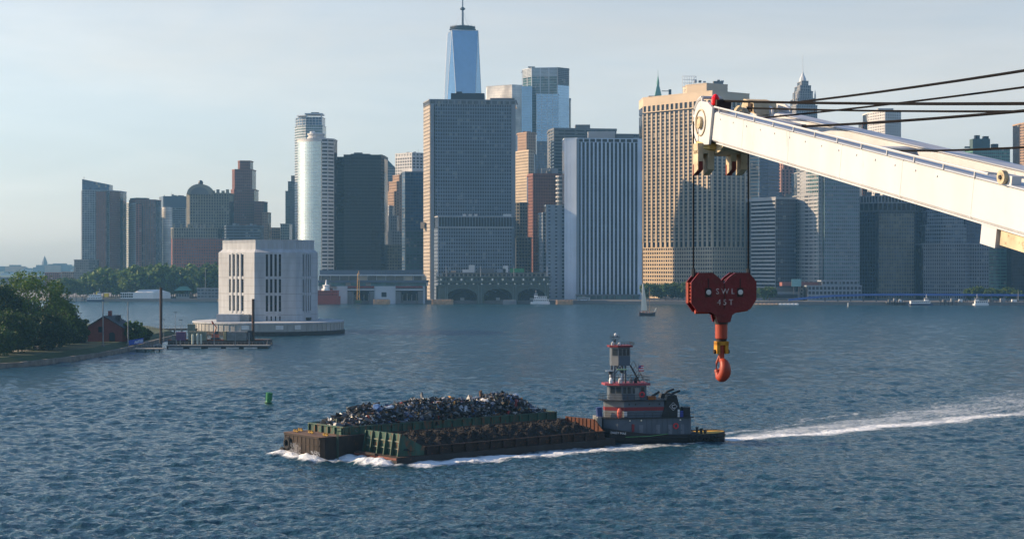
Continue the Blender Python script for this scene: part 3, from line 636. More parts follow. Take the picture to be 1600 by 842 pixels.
# --- 55 Water-like tan slab
t = Tower('office_tower', 'huge tan stone tower, its left face sunlit, behind the hanging hook block', 1090, 1720)
L0, C0, R0 = (1005, 1792), (1113, 1720), (1171, 1752)
st = (6.55, 2.0, 1.0, 3.8, 1.5, .25)
def tri(o=0.0): return [L0, C0, R0]
t.block(tri(), 387, (3.28, 1.2, .5, 4.2, 1.9, .48), TAN, G_DARK, back=40, cap=0)
t.block(tri(), 377, (6.55, 2.6, .9, 9, 1.4, .8), TAN, G_BLACK, ybot=387, back=40, cap=0)
t.block(tri(), 169, st, TAN, G_DARK, ybot=377, back=40, cap=0, sm=wall('tan_tower_spandrel', 0.26, 0.24, 0.20))
t.block(tri(), 156, (6.55, 2.6, .9, 9, 1.2, .8), TAN, G_BLACK, ybot=167, back=40, cap=0)
t.block(tri(), 143, None, TAN, ybot=156, back=40, cap=1.0)
t.block([(1073, 1775), (1104, 1757), (1137, 1772)], 131, None, TAN, ybot=146, back=24, cap=.8); t.box('roof_unit', 1115, 1130, 127, 132, 1776, 8, GREYB)
for k, px in enumerate((1085, 1092, 1099, 1121, 1127)): t.box('cooling_unit', px, px + 4, 125 + k % 3, 129, 1779, 4, [WHITE, GREYB][k % 2])
sg = MB(); xs0, xs1 = PX(1065, 1790) - t.o.x, PX(1086, 1790) - t.o.x; za_, zb_ = t.z(148, 1790), t.z(121, 1790)
for k in range(7): u = xs0 + (xs1 - xs0) * k / 6; sg.tube([(u, 60, za_), (u, 60, zb_)], .22, 4)
for k in range(6): z_ = za_ + (zb_ - za_) * k / 5; sg.tube([(xs0, 60, z_), (xs1, 60, z_)], .18, 4)
sg.tube([(xs0, 60, za_), (xs1, 60, zb_)], .16, 4); sg.build('roof_scaffold', SILVER, t.root)
t.box('lobby_band', 1108, 1173, 462, 470, 1716, 3, TAN)
t = Tower('spire_tower', 'green copper spire rising behind the tan tower roof', 1030, 2300)
c0 = Vector((PX(1029.5, 2300) - t.o.x, 0)); zb = t.z(150, 2300)
MB().box(c0.x - 14, c0.x + 14, 0, 28, 0, zb).build('shaft', BUFF, t.root)
MB().add([(c0.x - 5, 9, zb), (c0.x + 5, 9, zb), (c0.x + 5, 19, zb), (c0.x - 5, 19, zb), (c0.x - 1.4, 12.6, zb + 17), (c0.x + 1.4, 12.6, zb + 17), (c0.x + 1.4, 15.4, zb + 17), (c0.x - 1.4, 15.4, zb + 17)],
   [(0, 1, 5, 4), (1, 2, 6, 5), (2, 3, 7, 6), (3, 0, 4, 7), (4, 5, 6, 7)]).build('copper_roof', GREEN, t.root)
MB().lathe([(1.9, zb + 17), (1.9, zb + 20), (.25, zb + 30), (.1, zb + 38)], (c0.x, 14, 0), 8).build('spire', GREEN, t.root)
t.box('roof_rail', 1034, 1048, 142, 143, 2310, 2, DARKST); t.box('roof_unit', 1045, 1049, 140, 150, 2310, 4, DARKST)

t = Tower('spire_tower', 'slender stone skyscraper with a lantern spire behind the crane boom', 1256, 2200)
for (a, b, y, z0) in ((1236, 1277, 165, None), (1239, 1274, 154, 166), (1243, 1270, 143, 155), (1246, 1267, 134, 144), (1250, 1263, 127, 135)):
    t.block([(a, 2222), (a + 8 * (b - a) / 40, 2203 + (40 - b + a) * .25), (b, 2206 + (40 - b + a) * .25)], y, (2.4, 1.1, .5, 3.6, 1.2, .3), LITE, G_DARK, back=14, ybot=z0, cap=.5)
zz = t.z(127, 2212); xx = PX(1256.5, 2212) - t.o.x
MB().lathe([(5, zz), (4.4, zz + 4), (2.2, zz + 9), (1.0, zz + 12), (.35, zz + 15), (.2, zz + 36)], (xx, 22, 0), 8).build('lantern_spire', SILVER, t.root)
for k, dx in enumerate((-14, -9, 9, 14)): MB().lathe([(1.2, t.z(160)), (1.0, t.z(148)), (.1, t.z(140))], (xx + dx, 8, 0), 6).build('pinnacle', LITE, t.root)

t = Tower('office_tower', 'blue banded tower right behind the tan tower, below the boom head', 1192, 1880)
t.block([(1166, 1890), (1186, 1882)], 232, (12, .4, .3, 3.9, 1.9, .4), STEEL, G_BLUE, back=30); t.block([(1186, 1876), (1200, 1878), (1217, 1884)], 226, (12, .4, .3, 3.9, 1.7, .5), PALEB, G_BLUE, back=30)
t = Tower('postmodern_tower', 'pink granite tower with paired piers and a pale stepped cap', 1228, 2040)
t.block([(1203, 2062), (1221, 2040), (1250, 2048)], 266, (5.5, 2.6, .8, 4, 1.6, .3), PINK, G_DARK, back=30)
t.block([(1210, 2072), (1224, 2054), (1250, 2060)], 252, (5.5, 2.6, .8, 4, 1.6, .3), PINK, G_DARK, ybot=266, back=22, cap=.6); t.box('stepped_cap', 1216, 1246, 247, 252, 2066, 14, LITE); t.box('stepped_cap', 1222, 1240, 243, 247, 2068, 10, LITE)
t = Tower('office_block', 'grey gabled rooftops between the pink tower and the striped block', 1222, 1960)
t.block([(1200, 1975), (1208, 1960), (1246, 1968)], 309, GRID, GREYB, G_DARK, back=16); t.box('gable', 1210, 1222, 300, 309, 1965, 8, GREYB); t.box('gable', 1228, 1240, 303, 309, 1966, 8, OLIVE); t.clutter([(1208, 1962), (1246, 1968)], 309, 5, 8)
t = Tower('office_block', 'striped block of white bands and dark windows, its top edge sunlit', 1208, 1730, sh=-62)
t.block([(1173.5, 1762), (1212, 1733), (1243, 1744)], 313, (40, .5, .5, 3.9, 1.9, .55), LITE, G_BLACK, back=30, cap=0)
t.block([(1173.5, 1762), (1212, 1733), (1243, 1744)], 309, None, LITE, ybot=313.2, back=30, cap=.8)
t.block([(1212.4, 1732), (1243.5, 1743)], 311, (2.0, .3, .3, 3.9, .9, .2), STEEL, G_DARK, back=6, cap=0)

t = Tower('setback_tower', 'pale beige tower stepping up at the left, sunlit above the striped block', 1290, 1720, sh=-58)
for (a, b, y) in ((1243, 1292, 305), (1246, 1290, 268), (1250, 1288, 236)): t.block([(a, 1752 - (a - 1243)), (a + 34 + (b - 1286) * .2, 1720), (b, 1722)], y, (7, .8, .4, 3.8, 2.0, .45), LITE, G_GREY, back=28, cap=.8)
t.block([(1256, 1741), (1279, 1719), (1281, 1720)], 232, (3.5, .5, .3, 3.8, 1.3, .25), LITE, G_TEAL, back=8, cap=.5)
t.block([(1288, 1716), (1309, 1718), (1343, 1724)], 262, (2.2, .6, .25, 3.8, 1.5, .2), PALEB, G_TEAL, back=34)
t.block([(1262, 1690), (1346, 1697)], 448, (4, 1.2, .5, 4, 1.5, .4), PALEB, G_DARK, back=18); t.block([(1284, 1694), (1340, 1699)], 440, (4, 1.4, .5, 4, 1.5, .4), PALEB, G_DARK, back=12)
t = Tower('office_tower', 'dark tower with a crown of pale fins right of the beige one', 1395, 1720)
t.block([(1343, 1742), (1372, 1728), (1430, 1729), (1449, 1745)], 331, (2.9, .6, .5, 3.9, .9, .2), STEEL, G_BLACK, back=34, cap=0)
t.block([(1343, 1742), (1372, 1728), (1430, 1729), (1449, 1745)], 318, (5, 1.4, .6, 10, 2, .3), GREYB, G_BLACK, ybot=331, back=34, cap=.6)
t.block([(1345, 1740), (1372, 1727.6), (1429, 1728.6), (1447, 1743)], 307, (3.6, 1.1, .7, 8, 1.2, .4), LITE, G_BLACK, ybot=317.5, back=32, cap=.9)
t.block([(1373, 1722), (1428, 1723)], 334, (2.6, .75, .4, 3.8, 1.1, .3), OLIVE, G_GREY, back=8, cap=.4)
for k in range(6): t.box('roof_unit', 1356 + k * 13, 1362 + k * 13, 300 + k % 2 * 2, 307, 1740, 8, GREYB)
t = Tower('office_tower', 'grey granite tower of many small windows with a tapering glass upper half', 1490, 1690)
t.block([(1443, 1702), (1470, 1691), (1508, 1692), (1515, 1700), (1545, 1701)], 382, (2.4, .85, .5, 3.8, 1.3, .3), CONC, G_DARK, back=34)
for (a, b, y, y0) in ((1446, 1510, 352, 382), (1449, 1506, 330, 352), (1453, 1502, 312, 330)): t.block([(a, 1716), (a + 24, 1704), (b, 1706)], y, (2.6, .4, .3, 3.9, 1.3, .4), PALEB, G_GREY, ybot=y0, back=24, cap=.8)
t.block([(1508, 1712), (1542, 1715)], 338, (2.6, .4, .3, 3.9, 1.5, .3), STEEL, G_BLUE, ybot=382, back=22)
t = Tower('office_block', 'teal glass block under the boom at the right', 1562, 1720)
t.block([(1545, 1722), (1581, 1728)], 372, (6, .3, .2, 3.6, .9, .25), GREEN, G_TEAL, back=26)
t = Tower('office_tower', 'near-black glass tower cut by the right edge of the picture', 1610, 1720)
t.block([(1580.5, 1712), (1650, 1720)], 366, (2, .2, .15, 3.8, .5, .1), DARKST, G_BLACK, back=26)
t = Tower('apartment_tower', 'white gridded apartment tower above the boom at the right', 1382, 2000)
t.block([(1356, 2035), (1383, 2000), (1407.5, 2012)], 174, (3.6, 1.9, .5, 3.4, 1.6, .4), WHITE, G_DARK, back=22, cap=1.6); t.box('roof_penthouse', 1372, 1396, 169.6, 173, 2018, 10, LITE)
t.block([(1347, 2040), (1359, 2044)], 193, GRID, BROWN, G_DARK, back=14)
t = Tower('office_tower', 'dull teal tower with a boxy rooftop plant, far right above the boom', 1545, 1950)
t.block([(1508, 1962), (1520, 1950), (1578, 1956)], 233, (2.6, .4, .3, 3.8, 1.2, .3), GREEN, G_TEAL, back=26, cap=.8)
t.box('roof_plant', 1520, 1547, 217, 233, 1962, 14, wall('dark_teal_metal', .06, .10, .10)); t.box('roof_unit', 1524, 1531, 211.5, 217, 1966, 6, DARKST); t.box('roof_unit', 1537, 1545, 213, 217, 1966, 6, DARKST); t.box('roof_unit', 1551, 1560, 225, 233, 1962, 8, DARKST); t.box('antenna', 1508, 1516, 229, 231.5, 1958, 3, DARKST)
t = Tower('apartment_tower', 'sliver of a tan brick tower at the right edge of the picture', 1612, 1800)
t.block([(1594, 1822), (1612, 1800), (1640, 1806)], 192, RESI, BUFF, G_DARK, back=22)
t = Tower('office_block', 'dark mid-rise filling the gap behind the crowned dark tower', 1350, 1860)
t.block([(1330, 1862), (1460, 1870)], 322, GRID, STEEL, G_DARK, back=20)
t = Tower('office_block', 'dark mid-rise glimpsed behind the granite tower under the boom', 1520, 1860)
t.block([(1460, 1850), (1590, 1862)], 352, GRID, STEEL, G_DARK, back=20)
# ------------------------------------------------------------------ wall with real openings
def holed_wall(mb, p0, p1, z0, z1, holes, depth, top=True):
    """wall from p0 to p1 (outside to the right of the direction) with recessed openings (u0,u1,v0,v1)"""
    a, b = Vector(p0), Vector(p1); L = (b - a).length; t = (b - a) / L; n = Vector((t.y, -t.x))
    us = sorted({0.0, L} | {h[0] for h in holes} | {h[1] for h in holes}); vsr = sorted({z0, z1} | {h[2] for h in holes} | {h[3] for h in holes})
    def q(u, z, d=0): return (a.x + t.x * u - n.x * d, a.y + t.y * u - n.y * d, z)
    for i in range(len(us) - 1):
        for j in range(len(vsr) - 1):
            uc, vc = (us[i] + us[i+1]) / 2, (vsr[j] + vsr[j+1]) / 2
            if any(h[0] < uc < h[1] and h[2] < vc < h[3] for h in holes): continue
            mb.quad(q(us[i], vsr[j]), q(us[i+1], vsr[j]), q(us[i+1], vsr[j+1]), q(us[i], vsr[j+1]))
    for (u0, u1, v0, v1) in holes:
        mb.quad(q(u0, v0), q(u0, v1), q(u0, v1, depth), q(u0, v0, depth)); mb.quad(q(u1, v1), q(u1, v0), q(u1, v0, depth), q(u1, v1, depth))
        mb.quad(q(u0, v0, depth), q(u1, v0, depth), q(u1, v0), q(u0, v0)); mb.quad(q(u0, v1), q(u1, v1), q(u1, v1, depth), q(u0, v1, depth))
    return a, t, n
def pane(parent, a, t, n, h, depth, m, name='window'):
    u0, u1, v0, v1 = h
    def q(u, z, d): return (a.x + t.x * u - n.x * d, a.y + t.y * u - n.y * d, z)
    return MB().add([q(u0, v0, depth), q(u1, v0, depth), q(u1, v1, depth), q(u0, v1, depth)], [(0, 1, 2, 3)]).build(name, m, parent)

# ------------------------------------------------------------------ ventilation tower on its round platform
VD = 883.0
vt = thing('ventilation_tower', 'pale stone ventilation tower with tall dark slots, rising from the water', 'tower', (PX(420, 880), 880, 0))
VO = Vector((PX(420, 880), 880))
def vp(px, d): return (PX(px, d) - VO.x, d - VO.y)
STONE = mat('vent_limestone', (0.375, 0.395, 0.415), 0.85, var=0.17, scale=0.35, streak=0.18); STONE2 = mat('vent_platform_concrete', (0.33, 0.33, 0.31), 0.9, var=0.16, scale=0.35, streak=0.3)
GRIM = mat('tide_stained_concrete', (0.035, 0.033, 0.03), 0.9, var=0.4, scale=0.6)
cor = [vp(341.5, 890), vp(397.5, 866), vp(462, 868.5), vp(496.5, 888)]
backp = [vp(494, 916), vp(455, 934), vp(395, 934), vp(352, 914)]
zb, z_sh, z_top = 6.4, 43.0, 49.4
wm_, lines = MB(), MB()
rows = [(11.9, 20.2), (21.7, 28.9), (30.4, 42.0)]
for i in range(3):
    a_, b_ = Vector(cor[i]), Vector(cor[i+1]); L = (b_ - a_).length
    c = L * (.50 if i != 1 else .46); sp = L * (.105 if i else .115); hw = sp * .27; holes = []
    for k in range(4):
        u = c + (k - 1.5) * sp
        for (v0, v1) in rows: holes.append((u - hw, u + hw, v0, v1))
        if i == 1: holes.append((u - hw * .55, u + hw * .55, 7.0, 9.4))
    if i == 2: holes.append((L * .45, L * .72, 6.6, 8.4))
    a, t_, n_ = holed_wall(wm_, cor[i], cor[i+1], zb, z_sh, holes, .6)
    for h in holes: pane(vt, a, t_, n_, h, .58, G_BLACK, 'louvre_window')
    for zc in (9.9, 13.6, 17.3, 21.0, 25.3, 29.6, 33.4, 37.2, 40.2): lines.wbox(a, t_, n_, 0.1, holes[0][0] - .3, zc, zc + (.22 if zc in (9.9, 21.0, 29.6) else .10), -.02, .04); lines.wbox(a, t_, n_, max(h[1] for h in holes[:12]) + .3, L - .1, zc, zc + (.22 if zc in (9.9, 21.0, 29.6) else .10), -.02, .04)
    for k in range(4):
        u = c + (k - 1) * sp
        if k < 3: wm_.wbox(a, t_, n_, u - sp * .2, u + sp * .2, 11.0, z_sh - .3, 0, .35)
for i in range(3, 8):
    pts = cor + backp; q0, q1 = pts[i], pts[(i + 1) % 8]; wm_.quad((*q0, zb), (*q1, zb), (*q1, z_sh), (*q0, z_sh))
wm_.build('stone_wall', STONE, vt); lines.build('stone_courses', mat('stone_joint', (.22, .215, .21), .9), vt)
full = cor + backp; ins = offs(full, -2.2)
sh = MB(); sh.add([(*p, z_sh) for p in full] + [(*p, z_sh + 1.7) for p in ins], [(i, (i+1) % 8, 8 + (i+1) % 8, 8 + i) for i in range(8)]); sh.build('sloped_shoulder', STONE, vt)
MB().prism(ins, z_sh + 1.68, z_top).build('crown_wall', STONE, vt)
tooth = MB()
for i in range(3):
    a_, b_ = Vector(ins[i]), Vector(ins[i+1]); L = (b_ - a_).length; t_ = (b_ - a_) / L; n_ = Vector((t_.y, -t_.x))
    k = .1
    while k + .6 < L: tooth.wbox(a_, t_, n_, k, k + .6, z_top - 1.2, z_top + .35, -.3, .12); k += 1.15
tooth.build('parapet_teeth', STONE, vt, 'stuff')
cr = MB()
for i in range(8): cr.tube([(*offs(ins, -.3)[i], z_top + .15), (*offs(ins, -.3)[(i + 1) % 8], z_top + .15)], .2, 4)
cr.build('roof_coping', STONE2, vt)
for i in range(1, 3):
    a_, b_ = Vector(ins[i]), Vector(ins[i+1]); L = (b_ - a_).length; t_ = (b_ - a_) / L; n_ = Vector((t_.y, -t_.x)); cl = MB()
    for k in range(1, 9): cl.wbox(a_, t_, n_, L * k / 9 - .1, L * k / 9 + .1, z_sh + 2, z_top - 1.6, 0, .1)
    cl.build('crown_fins', STONE2, vt)
RP = 40.0
MB().lathe([(RP + .5, -2), (RP + .5, 1.9), (RP - .3, 2.1)], n=72).build('tide_skirt', GRIM, vt)
MB().lathe([(RP - .4, 1.9), (RP - .4, 6.0)], n=72).build('platform_wall', STONE2, vt)
MB().lathe([(RP - 1.2, 6.0), (RP + .15, 6.0), (RP + .15, 6.7), (RP - 1.2, 6.7)], n=72).build('platform_coping', STONE, vt)
MB().lathe([(RP - 1, 6.2), (.01, 6.25)], n=48).build('platform_deck', mat('ochre_deck', (.33, .26, .15), .95, var=.2), vt)
for k in range(72):
    a = 2 * math.pi * (k + .5) / 72
    if math.sin(a) < .25:
        x, y = (RP - .28) * math.cos(a), (RP - .28) * math.sin(a); c_, s_ = math.cos(a), math.sin(a); w_ = .16
        MB().add([(x - s_ * w_ + c_ * o, y + c_ * w_ + s_ * o, z) for o in (-.2, .1) for z in (2.1, 6.0)] + [(x + s_ * w_ + c_ * o, y - c_ * w_ + s_ * o, z) for o in (-.2, .1) for z in (2.1, 6.0)],
           [(2, 3, 7, 6), (0, 1, 3, 2), (4, 6, 7, 5)]).build('pilaster', STONE2, vt)
for px, w_ in ((384, 4.2), (437, 4.0), (464, 3.2)):
    x = PX(px, 842) - VO.x; a = math.asin(max(-1, min(1, x / RP))) - math.pi / 2; r0 = RP - .2
    c_, s_ = math.cos(a), math.sin(a); cx, cy = r0 * c_, r0 * s_
    MB().add([(cx - s_ * u + c_ * .12, cy + c_ * u + s_ * .12, z) for u in (-w_ / 2, w_ / 2) for z in (3.2, 5.4)], [(0, 2, 3, 1)]).build('sign_board', mat('white_board', (.6, .6, .58), .7), vt)
MB().box(*(lambda x0, x1: (x0, x1))(vp(338, 858)[0], vp(374, 858)[0]), vp(340, 858)[1], vp(340, 872)[1], 6.2, 10.6).build('annex_wall', STONE, vt)
MB().box(vp(374.2, 860)[0], vp(386, 860)[0], vp(340, 861)[1], vp(340, 872)[1], 6.2, 10.4).build('annex_wall', STONE2, vt)

# ------------------------------------------------------------------ foliage
LEAF = {}
def leaf_mat(key, col, tr=0.25):
    if key in LEAF: return LEAF[key]
    m = bpy.data.materials.new(key); m.use_nodes = True; n = m.node_tree.nodes; l = m.node_tree.links; b = n['Principled BSDF']
    b.inputs['Roughness'].default_value = 0.6; b.inputs['Specular IOR Level'].default_value = 0.25
    geo = n.new('ShaderNodeNewGeometry'); rnd = n.new('ShaderNodeMapRange'); rnd.inputs['To Min'].default_value = .55; rnd.inputs['To Max'].default_value = 1.5
    l.new(geo.outputs['Random Per Island'], rnd.inputs['Value'])
    mx = n.new('ShaderNodeMix'); mx.data_type = 'RGBA'; mx.blend_type = 'MULTIPLY'; mx.inputs['Factor'].default_value = 1; mx.inputs['A'].default_value = (*col, 1)
    l.new(rnd.outputs[0], mx.inputs['B']); l.new(mx.outputs['Result'], b.inputs['Base Color'])
    ts = n.new('ShaderNodeBsdfTranslucent'); l.new(mx.outputs['Result'], ts.inputs['Color'])
    ms = n.new('ShaderNodeMixShader'); ms.inputs[0].default_value = tr; out = n['Material Output']
    l.new(b.outputs[0], ms.inputs[1]); l.new(ts.outputs[0], ms.inputs[2]); l.new(ms.outputs[0], out.inputs['Surface'])
    LEAF[key] = m; return m
BARK = mat('bark', (.06, .045, .032), .95, var=.3, scale=2)
def crown(seed, rx, rz, nclump, nleaf, leaf, zc, cone=0.0):
    r = np.random.default_rng(seed); vs_ = []; 
    u = r.normal(size=(nclump, 3)); u /= np.linalg.norm(u, axis=1)[:, None]
    rad = r.uniform(.45, 1.0, nclump) ** .6
    c = u * rad[:, None] * np.array([rx, rx, rz])
    c[:, :2] *= (1 - cone * (c[:, 2:3] / rz) * .5); c *= (1 + .18 * np.sin(3 * u[:, :1] + seed) * np.cos(2 * u[:, 2:3] + seed))
    c[:, 2] += zc
    cr_ = r.uniform(.12, .26, nclump) * rx
    L = r.normal(size=(nclump, nleaf, 3)); L /= np.linalg.norm(L, axis=2)[:, :, None]
    pos = (c[:, None] + L * (cr_[:, None] * r.uniform(.5, 1, (nclump, nleaf)))[:, :, None]).reshape(-1, 3)
    N = len(pos); e = r.normal(size=(N, 3)); e /= np.linalg.norm(e, axis=1)[:, None]; g = np.cross(e, r.normal(size=(N, 3))); g /= np.linalg.norm(g, axis=1)[:, None]
    s = leaf * r.uniform(.6, 1.3, N)[:, None]
    V = np.stack([pos - e * s - g * s * .2, pos + g * s * .7, pos + e * s - g * s * .1, pos - g * s * .6], 1).reshape(-1, 3)
    me = bpy.data.meshes.new('crown'); me.from_pydata(V.tolist(), [], [(4*i, 4*i+1, 4*i+2, 4*i+3) for i in range(N)]); return me
def trunk(h, r0, nb, spread, seed):
    r = random.Random(seed); m = MB(); m.tube([(0, 0, 0), (r.uniform(-.2, .2), r.uniform(-.2, .2), h * .5), (r.uniform(-.4, .4), 0, h)], r0, 7, r0 * .55)
    for k in range(nb):
        a = 2 * math.pi * k / nb + r.random(); z = h * r.uniform(.55, .95); m.tube([(0, 0, z), (spread * .5 * math.cos(a), spread * .5 * math.sin(a), z + h * .35), (spread * math.cos(a), spread * math.sin(a), z + h * r.uniform(.6, .9))], r0 * .45, 5, r0 * .12)
    return m.mesh('trunk')
def tree(name, label, loc, H_, rx, lm, seed, nc=70, nl=26, leaf=.45, group=None, tr=.3, cone=0.2):
    o = thing(name, label, 'tree', loc, (0, 0, seed * 1.3), group)
    rz = H_ * (1 - tr) / 2 * 1.05
    obj('crown', crown(seed, rx, rz, nc, nl, leaf, H_ - rz, cone), lm, o); obj('trunk', trunk(H_ * .5, max(.18, H_ * .02), 6, rx * .6, seed), BARK, o); return o

# ------------------------------------------------------------------ the island at the left
ISL = [(-700, 500), (-330, 480), (PX(-40, 560), 558), (PX(40, 576), 574), (PX(105, 606), 604), (PX(160, 640), 638), (PX(198, 680), 677), (PX(212, 700), 700), (PX(245, 760), 765), (PX(262, 800), 830), (PX(240, 900), 900), (PX(60, 1000), 980), (-700, 1000)]
GRASS = mat('island_grass', (.026, .042, .012), .95, var=.35, scale=.12)
MB().prism(ISL, -2, 1.6).build('island_shore', mat('seawall_stone', (.10, .095, .085), .95, var=.35, scale=.5, bump=.5, bscale=1.2), None, 'structure')
gm_ = MB(); inn = offs(ISL, -6); gm_.add([(*p, 1.55) for p in offs(ISL, -2)] + [(*p, 3.4) for p in inn], [(i, (i+1) % len(ISL), len(ISL) + (i+1) % len(ISL), len(ISL) + i) for i in range(len(ISL))] + [tuple(range(len(ISL), 2 * len(ISL)))])
gm_.build('island_ground', GRASS, None, 'structure')
wall_ = thing('seawall', 'low stone seawall along the tree-covered island shore', 'wall', (0, 0, 0)); wbm = MB()
edge = ISL[1:9]
k_ = 0
for i in range(len(edge) - 1):
    a_, b_ = Vector(edge[i]), Vector(edge[i+1]); L = (b_ - a_).length; t_ = (b_ - a_) / L; n_ = Vector((t_.y, -t_.x)); u = 0; r_ = random.Random(i)
    while u < L - .5:
        w_ = min(L - u, r_.uniform(2.2, 3.4)); mb = MB(); mb.wbox(a_, t_, n_, u + .05, u + w_ - .05, -1, 1.75 + r_.uniform(-.06, .1), -1.2, .12 + r_.uniform(0, .12)); mb.build('stone_block', mat('seawall_block', (.15, .14, .125), .95, var=.35, scale=.4), wall_); u += w_
pth = MB(); pp = [(PX(-30, 600), 600), (PX(35, 615), 615), (PX(70, 640), 640), (PX(75, 700), 700), (PX(40, 705), 705), (PX(30, 660), 660), (PX(-30, 640), 640)]
pth.prism(pp, 3.0, 3.44).build('path', mat('path_gravel', (.20, .18, .15), .95), None, 'structure')
LG1 = leaf_mat('leaf_deep', (.016, .042, .009)); LG2 = leaf_mat('leaf_fresh', (.058, .110, .012), .4); LG3 = leaf_mat('leaf_olive', (.030, .064, .011), .3)
for i, (px, d, ytop, rpx, lm, nm, lab) in enumerate([
    (-16, 640, 430, 48, LG1, 'broadleaf_tree', 'dark tree cut by the left edge of the picture'),
    (50, 650, 424, 58, LG2, 'broadleaf_tree', 'big bright-topped tree on the island shore'),
    (18, 605, 486, 34, LG3, 'broadleaf_tree', 'lower olive tree in front of the bright-topped one'),
    (92, 668, 468, 30, LG3, 'broadleaf_tree', 'rounded tree right of the bright-topped one'),
    (112, 685, 492, 22, LG1, 'broadleaf_tree', 'dark tree left of the red brick house'),
    (66, 625, 492, 36, LG1, 'broadleaf_tree', 'low dark tree over the shady lawn'),
    (127, 690, 507, 11, LG3, 'broadleaf_tree', 'small tree touching the house gable'),
    (210, 705, 501, 15, LG2, 'broadleaf_tree', 'small tree right of the red brick house'),
    (222, 715, 514, 13, LG1, 'shrub_tree', 'low bushy tree nearest the blue banner'),
    (192, 735, 512, 13, LG1, 'shrub_tree', 'dark bush against the house end wall'),
    (-30, 700, 452, 50, LG3, 'broadleaf_tree', 'tree mass behind the left edge trees'),
    (30, 720, 462, 42, LG1, 'broadleaf_tree', 'dark tree standing behind the bright-topped one'),
    (-2, 585, 512, 28, LG3, 'broadleaf_tree', 'spreading low tree nearest the seawall at the left edge')]):
    z0 = 3.3; H_ = PZ(ytop, d) - z0; rx = rpx / FPX * d * 1.12
    tree(nm, lab, (PX(px, d), d, z0), H_, rx, lm, 20 + i, 230 if rx > 8 else 90, 36, .5, tr=.08 if ytop < 500 else .03, group=None)
# brick house
hs_ = thing('brick_house', 'red brick gabled house among the island trees', 'house', (PX(168, 700), 700, 3.3))
RB = mat('house_brick', (.15, .034, .027), .9, var=.18, scale=1.5); SL = mat('slate_roof', (.035, .035, .04), .7, var=.25, scale=1.0)
hx0, hx1, hx2 = PX(137, 700) - PX(168, 700), PX(184, 692) - PX(168, 700), PX(203, 706) - PX(168, 700)
HA, HB, HC = Vector((hx0, 0)), Vector((hx1, -.8)), Vector((hx2, 10)); e_ = 6.6; HD = HA + (HC - HB)
wl_ = MB(); Lf = (HB - HA).length
a, t_, n_ = holed_wall(wl_, HA, HB, 0, e_, [(Lf * .30, Lf * .42, 4.0, 6.4), (Lf * .62, Lf * .80, 0, 3.0)], .5)
pane(hs_, a, t_, n_, (Lf * .30, Lf * .42, 4.0, 6.4), .48, G_BLACK); pane(hs_, a, t_, n_, (Lf * .62, Lf * .80, 0, 3.0), .48, DARKST, 'door')
ar = [(Lf * .71 + Lf * .09 * math.cos(w), 3.0 + Lf * .07 * math.sin(w)) for w in np.linspace(0, math.pi, 9)]
MB().add([(a.x + t_.x * u + n_.x * .06, a.y + t_.y * u + n_.y * .06, z) for u, z in ar], [tuple(range(9))]).build('door_arch', DARKST, hs_)
holed_wall(wl_, HB, HC, 0, e_, [], .3); holed_wall(wl_, HC, HD, 0, e_, [], .3); holed_wall(wl_, HD, HA, 0, e_, [], .3)
apx = (HA + HB) / 2; apb = apx + (HC - HB); rz_ = e_ + 4.2
wl_.add([(*HA, e_), (*HB, e_), (*apx, rz_)], [(0, 1, 2)]); wl_.add([(*HC, e_), (*HD, e_), (*apb, rz_)], [(0, 1, 2)]); wl_.build('brick_wall', RB, hs_)
ov = (HA - HB).normalized() * .9; dn = (HB - HC).normalized() * .8
for s_, (p_, q_) in enumerate(((HA + ov, HD + ov), (HB - ov, HC - ov))):
    MB().add([(*(p_ + dn), e_ - .5), (*(q_ - dn), e_ - .5), (*(apb - dn), rz_ + .25), (*(apx + dn), rz_ + .25), (*(p_ + dn), e_ - .8), (*(q_ - dn), e_ - .8), (*(apb - dn), rz_ - .1), (*(apx + dn), rz_ - .1)],
             [(0, 1, 2, 3), (7, 6, 5, 4), (0, 4, 5, 1), (3, 7, 4, 0), (1, 5, 6, 2)]).build('roof_slope', SL, hs_)
cx_ = (apx + apb) / 2; chm = MB().box(cx_.x - .7, cx_.x + .7, cx_.y - .7, cx_.y + .7, rz_ - 1, rz_ + 2.2).build('chimney', RB, hs_)
MB().box(cx_.x + 2.5, cx_.x + 4.5, cx_.y - 1, cx_.y + 1, rz_ - 2, rz_ + .4).build('dormer', SL, hs_)
POLE = mat('galvanised_pole', (.20, .21, .22), .5, metal=.4)
def lamp(px, d, ytop, label, z0=3.3, r=.14, head=True, m=POLE):
    o = thing('lamp_post', label, 'lamp post', (PX(px, d), d, z0)); h = PZ(ytop, d) - z0
    MB().tube([(0, 0, 0), (0, 0, h)], r * 1.3, 7, r * .7).build('pole', m, o)
    if head: MB().box(-.9, .9, -.2, .2, h - .1, h + .12).build('lamp_head', DARKST, o)
    MB().lathe([(r * 2.4, 0), (r * 2.4, .4), (r * 1.4, .6)], n=8).build('base_plate', GREYB, o); return o
lamp(161, 660, 471, 'tall pale pole in front of the red brick house', r=.26, head=False)
lamp(200, 672, 471, 'tall pale pole by the small tree right of the house', r=.24, head=False)
lamp(125, 690, 489, 'short mast above the trees left of the house', r=.16)
lamp(274, 745, 488, 'thin lamp post at the landward end of the dock', 1.5, .1)
lamp(283, 760, 500, 'short lamp post beside the thin one on the dock', 1.5, .1)
lamp(256, 752, 499, 'twin-arm lamp near the tall left pile', 1.5, .1)

